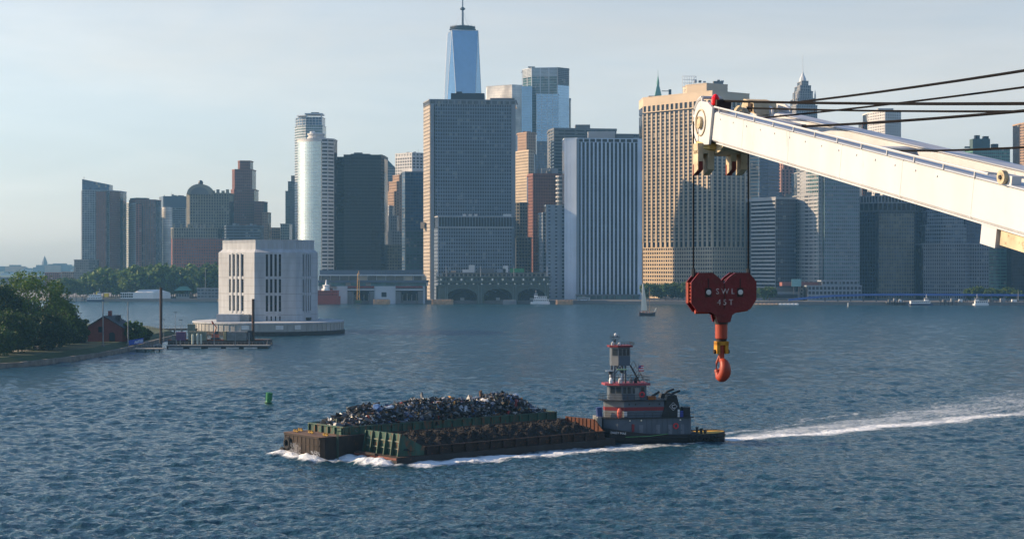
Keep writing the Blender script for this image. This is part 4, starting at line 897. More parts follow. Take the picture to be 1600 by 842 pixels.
# ------------------------------------------------------------------ dock and works barge beside the island
RUSTY = mat('rusty_pile', (.045, .028, .022), .85, rust=.4, scale=.8)
for px, d, yt, lab in ((251.5, 720, 449, 'tall dark rusty pile at the left end of the dock'), (395.5, 735, 467, 'dark rusty pile in front of the ventilation tower')):
    o = thing('steel_pile', lab, 'pile', (PX(px, d), d, -1)); h = PZ(yt, d) + 1; MB().tube([(0, 0, 0), (0, 0, h)], .62, 10).build('shaft', RUSTY, o); MB().lathe([(.8, 3.2), (.8, 3.9)], n=10).build('collar', DARKST, o)
DD = 706.0
dk = thing('floating_dock', 'long grey floating dock with pale panels along its waterline', 'dock', (PX(335, DD), DD, 0))
xa, xb = PX(260, DD) - PX(335, DD), PX(420, DD) - PX(335, DD)
MB().box(xa, xb, 0, 7, .9, 1.5).build('deck', mat('dock_deck', (.17, .175, .17), .9), dk); MB().box(xa, xb - 1, .3, 6.7, -.6, .9).build('float_hull', GRIM, dk)
for (p0, p1) in ((263, 286), (296, 314), (325, 345), (353, 373), (381, 402)): MB().box(PX(p0, DD) - PX(335, DD), PX(p1, DD) - PX(335, DD), -.04, .25, .02, .62).build('pale_panel', mat('pale_fender_panel', (.5, .5, .46), .8, var=.3, scale=.6), dk)
for px in (275, 281, 334, 367, 389): MB().box(PX(px, DD) - PX(335, DD) - .18, PX(px, DD) - PX(335, DD) + .18, .4, .76, .9, 7.0 if px > 281 else 4.0).build('guide_pile', POLE, dk)
rl = MB()
for k in range(28): u = xa + (xb - xa) * k / 27; rl.tube([(u, 6.8, 1.5), (u, 6.8, 2.6)], .06, 4)
rl.tube([(xa, 6.8, 2.6), (xb, 6.8, 2.6)], .06, 4); rl.build('railing', POLE, dk)
wb = thing('work_barge', 'flat construction barge with a rusty red edge behind the dock', 'barge', (PX(330, 735), 735, 0))
xc, xd = PX(262, 735) - PX(330, 735), PX(412, 735) - PX(330, 735)
MB().prism([(xc, 0), (xd, 0), (xd + 3, 6), (xd, 12), (xc, 12)], -1, 2.6).build('hull', mat('barge_dark_hull', (.05, .045, .045), .8, rust=.3), wb); MB().box(xc, xd, -.06, 0.0, 2.3, 2.75).build('rust_edge', mat('rust_red_edge', (.22, .06, .03), .8, var=.3), wb)
def crate(name, label, cat, p0, p1, y0, y1, d, m, dep=3.0, parts=()):
    o = thing(name, label, cat, (PX((p0 + p1) / 2, d), d, PZ(y1, d))); w_ = PX(p1, d) - PX(p0, d); h = PZ(y0, d) - PZ(y1, d)
    MB().box(-w_ / 2, w_ / 2, 0, dep, 0, h).build('body', m, o)
    rb = MB()
    for k in range(int(w_ / .5)): rb.box(-w_ / 2 + .1 + k * .5, -w_ / 2 + .3 + k * .5, -.06, 0, .1, h - .1)
    if rb.f: rb.build('corrugation', m, o, 'stuff')
    MB().box(-w_ / 2 - .05, w_ / 2 + .05, -.08, dep + .05, h, h + .12).build('lid', m, o); return o
OLG = mat('faded_olive_steel', (.20, .21, .15), .8, var=.2); GRS = mat('grey_container_steel', (.20, .20, .19), .8, var=.2)
crate('storage_container', 'small purple-fronted white shed on the work barge', 'shed', 275, 289, 519, 532, 733, mat('purple_door', (.16, .07, .16), .7)); crate('storage_container', 'wide olive steel tank on the work barge', 'container', 294, 322, 518.5, 532, 733, OLG)
crate('storage_container', 'long grey container on the barge before the vent tower', 'container', 354, 385, 518.5, 532, 733, GRS); crate('storage_container', 'small cream cabinet between the digger and long grey container', 'cabinet', 349, 353, 518, 531, 733, mat('cream_cabinet', (.5, .4, .2), .7))
crate('storage_container', 'little grey box by the tall left pile', 'box', 268, 274, 524, 532, 733, GRS, 2); crate('generator_box', 'dark grey box at the right end of the work barge', 'box', 387, 393, 517, 531, 733, DARKST, 2); crate('fence_panel_stack', 'grey square block at the platform edge left of the vent tower', 'block', 293, 303, 507, 520, 790, OLG, 4)
for px in (301, 308.5, 314):
    o = thing('white_bollard_tank', {301: 'left', 308.5: 'middle', 314: 'right'}[px] + ' one of three pale green upright tanks on the dock', 'tank', (PX(px, 712), 712, 1.5), group='upright tanks on the dock'); h = PZ(522 if px != 308.5 else 521, 712) - 1.5
    MB().lathe([(.5, 0), (.5, h - .3), (.3, h), (.01, h + .05)], n=10).build('shell', mat('pale_green_tank', (.42, .48, .42), .6), o); MB().lathe([(.58, 0), (.58, .25)], n=10).build('foot_ring', DARKST, o)
ex = thing('digger', 'small red digger with its arm raised on the work barge', 'digger', (PX(337, 738), 738, 2.6)); RED = mat('digger_red', (.35, .09, .05), .6, var=.2)
MB().box(-2, 2, -1.2, 1.2, 0, .8).build('track', DARKST, ex); MB().box(-1.6, 1.4, -1.1, 1.1, .9, 2.4).build('body', RED, ex); MB().box(-.2, 1.2, -1.0, .2, 2.4, 3.7).build('cab', G_DARK, ex); MB().tube([(-.8, 0, 2), (.3, 0, 5.5), (-1.8, 0, 8.3)], .28, 6).build('arm', RED, ex); MB().tube([(-1.8, 0, 8.3), (-1.4, 0, 6.8)], .2, 5).build('bucket_arm', RED, ex)
pf = thing('pier_walkway', 'low dark pier walkway linking the island to the vent platform', 'pier', (PX(268, 850), 850, 0)); x0, x1 = PX(228, 850) - PX(268, 850), PX(306, 850) - PX(268, 850)
MB().box(x0, x1, 0, 5, 2.6, 3.4).build('deck', GRIM, pf)
for k in range(8): MB().box(x0 + (x1 - x0) * k / 7 - .35, x0 + (x1 - x0) * k / 7 + .35, .3, 1, -1, 2.6).build('post', GRIM, pf)
rl = MB()
for k in range(20): u = x0 + (x1 - x0) * k / 19; rl.tube([(u, .1, 3.4), (u, .1, 5)], .06, 4)
rl.tube([(x0, .1, 5), (x1, .1, 5)], .06, 4); rl.build('railing', POLE, pf)
o = thing('banner', 'bright blue banner on the fence at the island tip', 'banner', (PX(212, 690), 690, 2.2)); BLU = mat('banner_blue', (.03, .09, .45), .6); MB().add([(-3, 0, 0), (3.4, -1, 1.0), (3.4, -1, 3.2), (-3, 0, 2.1)], [(0, 1, 2, 3)]).build('cloth', BLU, o); MB().add([(-.6, -.45, .7), (3.3, -1.05, 1.3), (3.3, -1.05, 2.7), (-.2, -.48, 1.9)], [(0, 1, 2, 3)]).build('pale_lettering_patch', mat('banner_pale', (.3, .4, .62), .6, var=.5, scale=1.6), o)
for u in (-3, 3.4): MB().tube([(u, .1 if u < 0 else -.9, -2), (u, .1 if u < 0 else -.9, 3.3)], .08, 5).build('post', POLE, o)
o = thing('landing_stage', 'small flat landing stage below the blue banner', 'landing stage', (PX(232, 682), 682, 0)); MB().box(-6, 6, -2, 3, 1.0, 1.35).build('deck', mat('bleached_timber', (.33, .31, .27), .9), o)
for u in (-4.5, -1, 2.5, 4.8): MB().tube([(u, -1, -1), (u, -1, 1.0)], .3, 6).build('float', GRIM, o)
o = thing('rock_armour', 'pile of grey rocks at the island tip', 'rocks', (PX(222, 700), 700, 0)); r_ = random.Random(5)
for k in range(26):
    x, y, s_ = r_.uniform(-6, 7), r_.uniform(-4, 4), r_.uniform(.5, 1.3); bm = bmesh.new(); bmesh.ops.create_icosphere(bm, subdivisions=1, radius=s_)
    for v in bm.verts: v.co *= r_.uniform(.75, 1.2); v.co += Vector((x, y, r_.uniform(.1, 1.4)))
    me = bpy.data.meshes.new('rock'); bm.to_mesh(me); bm.free(); obj('rock', me, mat('grey_rock', (.17, .165, .155), .95, var=.3), o)

# ------------------------------------------------------------------ buoys
b = thing('channel_buoy', 'green can buoy floating left of the barges', 'buoy', (PX(419, 414), 414, 0), (0.05, .09, .3)); GB = mat('buoy_green', (.012, .17, .06), .5, var=.2, scale=1.5)
MB().lathe([(.75, -.6), (.78, .5), (.72, .9), (.66, 1.0), (.72, 1.05), (.80, 2.9), (.80, 2.98)], n=16).build('can_body', GB, b, smooth=False); MB().lathe([(.95, .35), (1.05, .5), (.95, .65)], n=16).build('float_collar', mat('buoy_dark_green', (.008, .07, .03), .6), b); MB().lathe([(.60, 2.6), (.83, 2.98), (.83, 3.08), (.70, 3.08)], n=16).build('top_ring', GB, b)
for a in (0, 1.57, 3.14, 4.71): MB().box(.8 * math.cos(a) - .05, .8 * math.cos(a) + .05, .8 * math.sin(a) - .05, .8 * math.sin(a) + .05, 1.1, 2.9).build('rib', GB, b)
b = thing('channel_buoy', 'small black cone buoy off the end of the dock', 'buoy', (PX(418.5, 722), 722, 0)); MB().lathe([(1.0, -.4), (1.1, .6), (.5, 1.4), (.35, 2.6), (.05, 3.0)], n=12).build('cone_body', DARKST, b); MB().lathe([(1.2, .2), (1.2, .5)], n=12).build('float_collar', GRIM, b)

# ------------------------------------------------------------------ Manhattan waterfront
LG4 = leaf_mat('leaf_park', (.105, .16, .030), .35); LG5 = leaf_mat('leaf_park_dark', (.065, .11, .022), .3)
protos = []
for i in range(4):
    o = tree('park_tree', 'one of many leafy trees in the waterfront park at the left', (0, 0, -200), 15 + i * 1.5, 8.0 + i * .8, (LG4, LG5)[i % 2], 60 + i, 70, 18, 1.3, group='trees in the waterfront park'); protos.append(o)
r_ = random.Random(9); used = set()
spots = []
for k in range(64):
    px = 88 + 252 * (k + .5) / 64 + r_.uniform(-2, 2); row = k % 3; d = 1800 + row * 45 + r_.uniform(-12, 12); d -= 20 if px > 200 else 0; spots.append((px, d))
for k, (px, d) in enumerate(spots):
    i = k % 4; c = protos[i] if i not in used else copy_tree(protos[i]); used.add(i)
    c.location = (PX(px, d), d, GZ); c.rotation_euler = (0, 0, r_.uniform(0, 6)); s_ = r_.uniform(.9, 1.3) * (1.0 if px < 140 else 1.5 if px > 200 else 1.3); c.scale = (s_, s_, s_)
for k, px in enumerate([1014, 1022, 1031, 1040, 1050, 1060, 1068, 1078, 1090, 1186, 1194, 1202, 1516, 1527, 1538, 1549, 1562, 1575, 1590]):
    c = copy_tree(protos[(1, 3)[k % 2]]); d = 1640 + (k % 3) * 8 - (40 if px > 1150 else 0); c.location = (PX(px, d), d, GZ); c.rotation_euler = (0, 0, k * 1.1); s_ = (.95 if px < 1150 else .75) * r_.uniform(.85, 1.1); c.scale = (s_, s_, s_)
    c['label'] = 'one of the dark trees at the foot of the tan tower' if px < 1150 else 'one of two or three trees right of the red hook block' if px < 1300 else 'one of the dark trees by the jetties at the far right'; c['group'] = 'trees before the tan tower' if px < 1150 else 'trees right of the hook block' if px < 1300 else 'trees at the far right shore'

def simple(name, label, cat, px, d): return thing(name, label, cat, (PX(px, d), d, GZ))
# far-left low buildings
t = Tower('pier_shed', 'long low grey pier building with a flat roof at the far left', 30, 2500)
t.block([(-20, 2502), (62, 2506)], 434, (8, 1, .5, 5, 1.5, .3), CONC, G_GREY, back=40, cap=1.2); t.block([(18, 2490), (92, 2496)], 434.5, (40, .5, .4, 6, 2.6, 2.2), GREYB, G_GREY, back=30, cap=2.2)
t = Tower('brick_warehouse', 'low red brick warehouse at the far left of the city', 92, 2480)
t.block([(70, 2482), (95, 2486)], 427, RESI, BRICK, G_DARK, back=20); t.block([(97, 2470), (116, 2475)], 426, RESI, BUFF, G_DARK, back=20)
t = Tower('church', 'tiny church steeple on the hazy hills at the far left', 67, 5300, 'church'); zc = t.z(414, 5300); MB().box(-22, 60, 0, 40, 20, zc).build('nave', GREYB, t.root); MB().lathe([(10, zc - 5), (9, zc + 8), (.2, zc + 30)], (0, 20, 0), 8).build('steeple', GREYB, t.root)
r_ = random.Random(12)
for k in range(13):
    px = 2 + k * 10; t = Tower('distant_block', 'one of the tiny hazy blocks along the far hills', px, 5200 + r_.uniform(-150, 150), group='distant blocks on the hills'); h = r_.uniform(20, 46); w_ = r_.uniform(14, 34)
    MB().box(-w_, w_, 0, 30, -4, h).build('wall', [GREYB, LITE, BUFF][k % 3], t.root); MB().box(-w_ * .6, w_ * .6, 5, 20, h, h + 4).build('roof_unit', GREYB, t.root)
# park edge
o = simple('marquee_tent', 'white frame tent with dark windows at the park waterside', 'tent', 238, 1752); WT = mat('tent_white', (.72, .72, .70), .6, var=.05)
x0, x1, xs = PX(210, 1752) - PX(238, 1752), PX(240, 1752) - PX(238, 1752), PX(264, 1752) - PX(238, 1752)
wl_ = MB(); hh = [(x0 + 4 + i * 2.3, x0 + 5.9 + i * 2.3, v, v + 2.0) for i in range(6) for v in (1.0, 3.6)]
a, t_, n_ = holed_wall(wl_, (x0, 0), (x1, -1), 0, 6.6, hh, .3); wl_.quad((x1, -1, 0), (xs, 8, 0), (xs, 8, 6), (x1, -1, 6.6)); wl_.build('side_wall', WT, o)
for h in hh: pane(o, a, t_, n_, h, .28, G_BLACK)
MB().add([(x0, 0, 6.6), (x1, -1, 6.6), (xs, 8, 6.2), (x0 + 5, 14, 6.6), (x0 + 4, 6, 9.4), (x1 + 6, 4, 9.8)], [(0, 1, 5, 4), (1, 2, 5), (2, 3, 4, 5), (3, 0, 4)]).build('roof_canvas', WT, o)
t = Tower('park_office', 'flat grey three-storey office block at the water by the park', 325, 1745); t.block([(308, 1742), (341, 1746)], 452, (3.5, .8, .4, 3.8, 1.6, .3), CONC, G_GREY, back=14)
t = Tower('pavilion', 'green-roofed pavilion half hidden in the park trees', 285, 1762); t.block([(275, 1764), (296, 1766)], 459, (3, .6, .3, 4, 1.5, .2), LITE, G_GREY, back=12, cap=0); MB().add([(-9, -1, 8.4), (10, -1, 8.4), (10, 12, 8.4), (-9, 12, 8.4), (-3, 5, 13), (4, 5, 13)], [(0, 1, 5, 4), (1, 2, 5), (2, 3, 4, 5), (3, 0, 4)]).build('hipped_roof', GREEN, t.root)
lamp(321, 1748, 417, 'tall floodlight mast beside the park office', GZ, .3)
o = simple('yellow_kiosk', 'yellow kiosk box above the white ferry', 'kiosk', 166, 1770); MB().box(-2.2, 2.4, 0, 3, 1.5, 5.5).build('body', mat('kiosk_yellow', (.75, .55, .05), .6), o); MB().box(-2.6, 2.8, -.3, 3.3, 5.5, 6.0).build('roof', WT, o)
for k, (px, lab) in enumerate(((92, 'beige quay wall section left of the white ferry'), (190, 'grey wooden quay with piles right of the white ferry'))):
    o = thing('quay', lab, 'quay', (PX(px, 1758), 1758, 0)); L = 26 if k == 0 else 14; MB().box(-L / 2, L, 0, 6, .2, 4.2 if k == 0 else 2.8).build('deck', mat('beige_quay', (.42, .36, .29), .9) if k == 0 else GREYB, o)
    for i in range(7): MB().box(-L / 2 + i * L * .24, -L / 2 + i * L * .24 + .7, -.5, 0, -.5, 5.2).build('pile', GREYB, o)

def ferry(name, label, px, d, L, decks, m, bow=-1, hullm=None, stack=None, h0=2.2, tp=1.0):
    """passenger boat: hull, decks with window rows, wheelhouse, mast; bow=-1 points left"""
    o = thing(name, label, 'boat', (PX(px, d), d, 0)); w_ = L * .13
    hull = [(-L / 2, 0), (-L * .38, -w_), (L * .46, -w_), (L / 2, -w_ * .7), (L / 2, w_ * .7), (L * .46, w_), (-L * .38, w_)]
    hull = [(x * -bow, y) for x, y in hull]; hull = hull if bow < 0 else hull[::-1]
    MB().prism(hull, -.8, h0).build('hull', hullm or m, o); z = h0
    for k in range(decks):
        f0, f1 = -.36 - .08 * (1 - tp) + k * .06 * tp, .44 - k * .10 * tp; x0, x1 = sorted((f0 * L * -bow, f1 * L * -bow)); ww = w_ * (.92 - .1 * k)
        MB().box(x0, x1, -ww, ww, z, z + 2.5).build('deckhouse', m, o)
        n = int((x1 - x0) / 1.9)
        for i in range(n): MB().box(x0 + .5 + i * (x1 - x0 - .6) / n, x0 + .5 + i * (x1 - x0 - .6) / n + 1.1, -ww - .04, -ww, z + 1.0, z + 1.9).build('window', G_BLACK, o)
        MB().box(x0 - .5, x1 + .5, -ww - .3, ww + .3, z + 2.5, z + 2.72).build('deck_edge', m, o); z += 2.72
    x = -.22 * L * -bow; MB().box(x - 1.8, x + 1.8, -w_ * .5, w_ * .5, z, z + 2.2).build('wheelhouse', m, o); MB().box(x - 1.85, x + 1.85, -w_ * .5 - .03, w_ * .5 + .03, z + 1.0, z + 1.8).build('wheelhouse_window', G_BLACK, o)
    MB().tube([(x, 0, z + 2.2), (x, 0, z + 6)], .18, 5).build('mast', m, o)
    if stack: MB().box(.12 * L - 1.5, .12 * L + 1.5, -1, 1, z, z + 3).build('funnel', stack, o)
    return o
BW = mat('boat_white', (.70, .71, .71), .5, var=.06); NAVY = mat('hull_navy', (.02, .035, .08), .5); ORNG = mat('ferry_orange', (.30, .045, .028), .6, var=.12, scale=.3)
ferry('passenger_ferry', 'white two-deck ferry moored at the park quay', 149, 1742, 19, 2, BW, 1, NAVY, mat('funnel_yellow', (.7, .5, .05), .6))
ferry('passenger_ferry', 'white ferry with navy hull at the right end of the arched ferry building', 844, 1618, 19, 2, BW, -1, BW)
ferry('motor_yacht', 'sleek white and blue ferry off the elevated road at the right', 1439, 1556, 23, 1, BW, 1, NAVY, h0=1.8)
ferry('motor_yacht', 'small white boat moored at the jetties, far right', 1532, 1562, 15, 1, BW, -1, BW, h0=1.6)
o = ferry('car_ferry', 'big orange ferry with a white wheelhouse docked behind the vent tower', 505, 1612, 34, 2, ORNG, 1, ORNG, h0=8.0, tp=0.0)
MB().lathe([(4.5, 13.4), (4.5, 15.2), (3.2, 15.2), (3.2, 18), (3.6, 18), (3.6, 18.6), (1.2, 19), (.4, 24)], (3, 0, 0), 10).build('white_pilot_house', BW, o)
def flat_barge(label, p0, p1, d, h, m, z=0):
    o = thing('flat_barge', label, 'barge', (PX((p0 + p1) / 2, d), d, 0)); w_ = (PX(p1, d) - PX(p0, d)) / 2
    MB().prism([(-w_, 0), (w_, -1.5), (w_ + .6, 6), (-w_, 8)], -.6, h).build('hull', m, o); n = max(3, int(w_ / 1.6))
    for i in range(n): u = -w_ + (i + .5) * 2 * w_ / n; MB().box(u - .15, u + .15, -1.0 - .75 * (u + w_) / w_, .2 - .75 * (u + w_) / w_, 0, h + .1).build('side_rib', m, o)
    MB().box(-w_ * .9, w_ * .9, .6, 5, h, h + .5).build('deck_load', GREYB, o); return o
BG = mat('beige_barge', (.50, .33, .20), .8, var=.2, scale=.4)
flat_barge('beige barge moored left of the arched ferry building', 674, 707, 1604, 4.6, BG); flat_barge('beige barge right of the white ferry', 869, 895, 1604, 4.2, BG); flat_barge('low barge lying across the arched ferry slips', 786, 806, 1606, 4.0, CONC); flat_barge('beige quay barge before the ferry terminal', 583, 608, 1605, 4.6, BG)

# Whitehall-like ferry terminal
TD = 1630
t = Tower('ferry_terminal', 'modern grey ferry terminal with two dark slips and a long glass hall', 580, TD); t.root.location.z = 0; t.o.z = 0
x = lambda px, d=TD: PX(px, d) - t.o.x; z = lambda py, d=TD: PZ(py, d)
TM = wall('terminal_cladding', .46, .49, .52); wl_ = MB(); holes = []
for (p0, p1) in ((551, 577), (626, 653)): holes.append((x(p0) - x(526), x(p1) - x(526), 0.0, z(455)))
holes.append((x(596) - x(526), x(604) - x(526), z(464), z(456.5)))
a, t_, n_ = holed_wall(wl_, (x(526), 0), (x(664), 0), 0, z(447), holes, 14)
wl_.quad((x(497), 6, 0), (x(526), 6, 0), (x(526), 6, z(447)), (x(497), 6, z(447))); wl_.box(x(497), x(664), 15, 40, 0, z(447)); wl_.build('clad_wall', TM, t.root)
for h in holes[:2]:
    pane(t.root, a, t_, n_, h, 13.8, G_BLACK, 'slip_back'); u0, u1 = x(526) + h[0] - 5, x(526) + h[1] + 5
    MB().box(u0, u1, -1.2, 0, z(455), z(450)).build('slip_header', DARKST, t.root); MB().box(u0, u1, -1.5, -1.2, z(449.6), z(447)).build('red_header_band', mat('header_red', (.20, .035, .03), .7), t.root); MB().box(u0, u1, -1.25, 0, z(453.5), z(451.5)).build('header_rail', SILVER, t.root)
    for u in (u0, u1 - 5): MB().box(u, u + 5, -.8, 0, 0, z(455)).build('slip_jamb', GREYB, t.root)
    for k in range(4): MB().box(u0 + 6 + k * 4.5, u0 + 6.8 + k * 4.5, 9, 10, 3, 9 + k % 2).build('gangway_post', LITE, t.root)
pane(t.root, a, t_, n_, holes[2], 1.0, G_BLACK)
MB().box(x(497), x(666), 1.5, 38, z(447), z(441.5)).build('teal_glass_band', glass('terminal_teal_glass', (.05, .13, .15), .1, .3, (5, 5, 9)), t.root)
MB().box(x(497), x(667), -1.5, 40, z(441.4), z(438)).build('roof_edge', STEEL, t.root)
MB().box(x(497), x(664), 8, 30, z(438), z(431)).build('glass_hall', glass('terminal_hall_glass', (.10, .10, .09), .15, .6, (9, 9, 20), blinds=.3, blind_col=(.42, .36, .28)), t.root)
for k in range(12): MB().box(x(500 + k * 14.5), x(501 + k * 14.5), 7.3, 8, z(438), z(431)).build('hall_post', LITE, t.root)
MB().box(x(497), x(661), 4, 36, z(430.9), z(429)).build('roof_slab', SILVER, t.root); MB().box(x(498), x(659), 9, 34, z(429), z(422)).build('upper_roof', STEEL, t.root)
for k in range(20): MB().box(x(583 + k * 4), x(583.7 + k * 4), 6.2, 7.2, z(429), z(424)).build('lettering_post', GREYB, t.root)  # plain posts stand in for the roof lettering
o = thing('lattice_crane', 'yellow lattice crane mast standing at the ferry slip', 'crane', (PX(560, 1612), 1612, 1)); YL = mat('crane_yellow', (.55, .30, .04), .6); cm = MB(); hC = PZ(427, 1612) - 1
for sx in (-1, 1):
    for sy in (-1, 1): cm.tube([(sx * 1.3, sy * 1.3, 2), (sx * .7, sy * .7, hC)], .2, 4)
for k in range(12):
    z0, z1 = 2 + (hC - 2) * k / 12, 2 + (hC - 2) * (k + 1) / 12; s0 = 1 if k % 2 else -1; cm.tube([(-1.2 * s0, -1.2, z0), (1.1 * s0, -1.1, z1)], .13, 4)
cm.build('lattice_mast', YL, o); MB().box(-3, 3, -2, 2, 0, 3).build('base', mat('crane_base_green', (.06, .10, .05), .7), o); MB().tube([(0, 0, hC), (.5, 0, hC + 2.5)], .2, 4).build('tip', YL, o)

# Battery Maritime-like arched building
t = Tower('ferry_building', 'weathered green iron ferry building with three big arched slips', 768, 1625); t.root.location.z = 0; t.o.z = 0; TD = 1625
x = lambda px, d=TD: PX(px, d) - t.o.x; z = lambda py, d=TD: PZ(py, d)
arches = [(699, 745), (756, 800), (809, 853)]; fw = MB(); zs, zc = z(463), z(448); zt_ = z(447.2)
edges = [x(686)]
for (p0, p1) in arches:
    xl, xr = x(p0), x(p1); cxm, rx = (xl + xr) / 2, (xr - xl) / 2; pts = [(cxm + rx * math.cos(w), zs + (z(451) - zs) * math.sin(w)) for w in np.linspace(math.pi, 0, 17)]
    fw.quad((edges[-1], 0, 0), (xl, 0, 0), (xl, 0, zt_), (edges[-1], 0, zt_)); edges.append(xr)
    for i in range(16): fw.quad((pts[i][0], 0, pts[i][1]), (pts[i+1][0], 0, pts[i+1][1]), (pts[i+1][0], 0, zt_), (pts[i][0], 0, zt_)); fw.quad((pts[i][0], 0, pts[i][1]), (pts[i][0], 16, pts[i][1]), (pts[i+1][0], 16, pts[i+1][1]), (pts[i+1][0], 0, pts[i+1][1]))
    fw.quad((xl, 0, 0), (xl, 16, 0), (xl, 16, zs), (xl, 0, zs)); fw.quad((xr, 16, 0), (xr, 0, 0), (xr, 0, zs), (xr, 16, zs))
    am = MB(); am.tube([(cxm + (rx + .5) * math.cos(w), -.3, zs + (z(450.4) - zs) * math.sin(w)) for w in np.linspace(math.pi, 0, 17)], .55, 6); am.build('arch_rib', MGREEN, t.root)
    am = MB(); am.tube([(cxm + rx * .78 * math.cos(w), 6, zs - 3 + (z(452.5) - zs) * math.sin(w)) for w in np.linspace(math.pi, 0, 17)], .8, 6); am.build('inner_arch_rib', DARKST, t.root)  # shade inside the slip put into the near-black rib colour
    MB().quad((xl, 15.8, 0), (xr, 15.8, 0), (xr, 15.8, zt_), (xl, 15.8, zt_)).build('slip_back', G_BLACK, t.root)  # black sheet stands for the deep shade at the slip's end
    MB().box(xl + 3, xr - 6, 8, 12, 0, 3.5).build('slip_deck', GREYB, t.root); MB().box(cxm - 2, cxm + 2, 9, 10, 3.5, 6).build('gangway', LITE, t.root)
fw.quad((edges[-1], 0, 0), (x(858), 0, 0), (x(858), 0, zt_), (edges[-1], 0, zt_)); fw.box(x(686), x(858), 16, 44, 0, zt_); fw.quad((x(680), 20, 0), (x(686), 0, 0), (x(686), 0, zt_), (x(680), 20, zt_)); fw.build('iron_front', MGREEN, t.root)
for px in (696, 699, 748, 752, 802, 806, 852, 856): MB().box(x(px) - .55, x(px) + .55, -1.0, -.02, 0, zt_).build('column', wall('paler_green_iron', .13, .16, .14), t.root)
for i, (y1, y0, ov) in enumerate(((447.2, 445.6, 1.2), (441, 439.6, 1.6), (433.4, 432.2, 1.8))): MB().box(x(684) - ov, x(859) + ov, -ov, 42, z(y1), z(y0)).build('cornice', MGREEN, t.root)
for (yb_, yt_, n) in ((445.6, 441, 40), (439.6, 433.4, 32)):
    wl_ = MB(); L = x(858) - x(686); hh = [(L * (i + .25) / n, L * (i + .78) / n, z(yb_) + .7, z(yt_) - .8) for i in range(n)]; a, t_, n_ = holed_wall(wl_, (x(686), .4), (x(858), .4), z(yb_), z(yt_), hh, .8); wl_.build('storey_wall', MGREEN, t.root)
    for i, h in enumerate(hh): pane(t.root, a, t_, n_, h, .78, G_GREY if i % 3 else G_PALE)
MB().box(x(690), x(854), 6, 38, z(432.2), z(426.5)).build('attic_wall', wall('attic_grey', .25, .235, .21), t.root)
at_ = MB()
for k in range(24): at_.box(x(692 + k * 6.7), x(696 + k * 6.7), 5.7, 6, z(431.5), z(428))
at_.build('attic_windows', G_DARK, t.root, 'stuff'); MB().box(x(688), x(856), 4.6, 40, z(426.5), z(425.6)).build('attic_roof', GREYB, t.root)
for (p0, p1, y0, y1, m) in ((732, 741, 414, 425.6, WHITE), (786, 794, 415, 425.6, WHITE), (722, 732, 421, 425.6, WHITE), (776, 790, 420, 425.6, PALEB), (797, 819, 419.5, 425.6, wall('netting_green', .05, .22, .08)), (704, 711, 423, 426.5, BUFF), (745, 772, 419.5, 425.6, GREYB)): MB().box(x(p0), x(p1), 12, 22, z(y1), z(y0)).build('roof_unit', m, t.root)
for px in (697, 751, 803, 855): MB().tube([(x(px), 2, z(432)), (x(px), 2, z(416))], .22, 5).build('flagpole', LITE, t.root)
for k in range(5): MB().box(x(680.5 + k * .8), x(682.5 + k * .8), 14 - k * 3, 16 - k * 3, z(438), z(426 + k)).build('sunlit_cornice_end', LITE, t.root)  # pale stone blocks, sun on the building's end put into their colour

# right hand waterfront
o = thing('elevated_road', 'elevated road with a bright blue girder along the right-hand shore', 'bridge', (PX(1400, 1590), 1590, GZ)); fx = lambda px: PX(px, 1590) - PX(1400, 1590); BLG = mat('girder_blue', (.045, .11, .36), .5, var=.15, scale=.3)
pt = [(1232, 468.5), (1262, 465.2), (1300, 462), (1350, 460.3), (1400, 460), (1480, 460.2), (1560, 460.6), (1640, 461)]
for i in range(len(pt) - 1):
    (pa, ya), (pb, yb) = pt[i], pt[i+1]; za, zb_ = PZ(ya, 1590) - GZ, PZ(yb, 1590) - GZ
    MB().add([(fx(pa), y_, za + dz) for dz in (-1.1, .9) for y_ in (0, 1)] + [(fx(pb), y_, zb_ + dz) for dz in (-1.1, .9) for y_ in (0, 1)], [(0, 4, 6, 2), (1, 3, 7, 5), (2, 6, 7, 3), (0, 1, 5, 4), (0, 2, 3, 1), (4, 5, 7, 6)]).build('girder', BLG, o)
    MB().add([(fx(pa), 1.02, za), (fx(pb), 1.02, zb_), (fx(pb), 14, zb_), (fx(pa), 14, za), (fx(pa), 1.02, za - .8), (fx(pb), 1.02, zb_ - .8), (fx(pb), 14, zb_ - .8), (fx(pa), 14, za - .8)], [(0, 1, 2, 3), (7, 6, 5, 4), (0, 4, 5, 1), (3, 2, 6, 7)]).build('deck', GREYB, o)
for k in range(18): px = 1290 + k * 20; MB().box(fx(px) - .6, fx(px) + .6, 2, 3.2, -4, PZ(462.5, 1590) - GZ).build('pillar', GREYB, o)
o = thing('floating_breakwater', 'sunlit beige floating boom along the shore right of the hook block', 'breakwater', (PX(1200, 1570), 1570, 0))
for k in range(14): px = 1164 + k * 6.2; MB().lathe([(1.0, -1.8), (1.25, 0), (1.0, 1.8)], (PX(px, 1570) - PX(1200, 1570), 0, .55), 8, 'x').build('float_segment', BG if k < 9 else WT, o)
t = Tower('low_building', 'low concrete pavilion with a dark window strip right of the hook block', 1200, 1640); t.block([(1180, 1642), (1250, 1646)], 457, None, CONC, back=14, cap=.8); t.box('window_strip', 1194, 1246, 459.5, 465, 1640, 1, G_DARK); t.block([(1176, 1650), (1244, 1654)], 451, None, GREYB, back=10)
t = Tower('low_building', 'low house with a dull red roof by the elevated road', 1260, 1650); t.block([(1250, 1652), (1268, 1640), (1281, 1648)], 447, (5, 3, .3, 4, 2, .3), LITE, G_DARK, back=16, cap=0); t.box('red_roof', 1222, 1281, 441, 446.8, 1641, 18, mat('dull_red_roof', (.24, .09, .075), .85), 6)
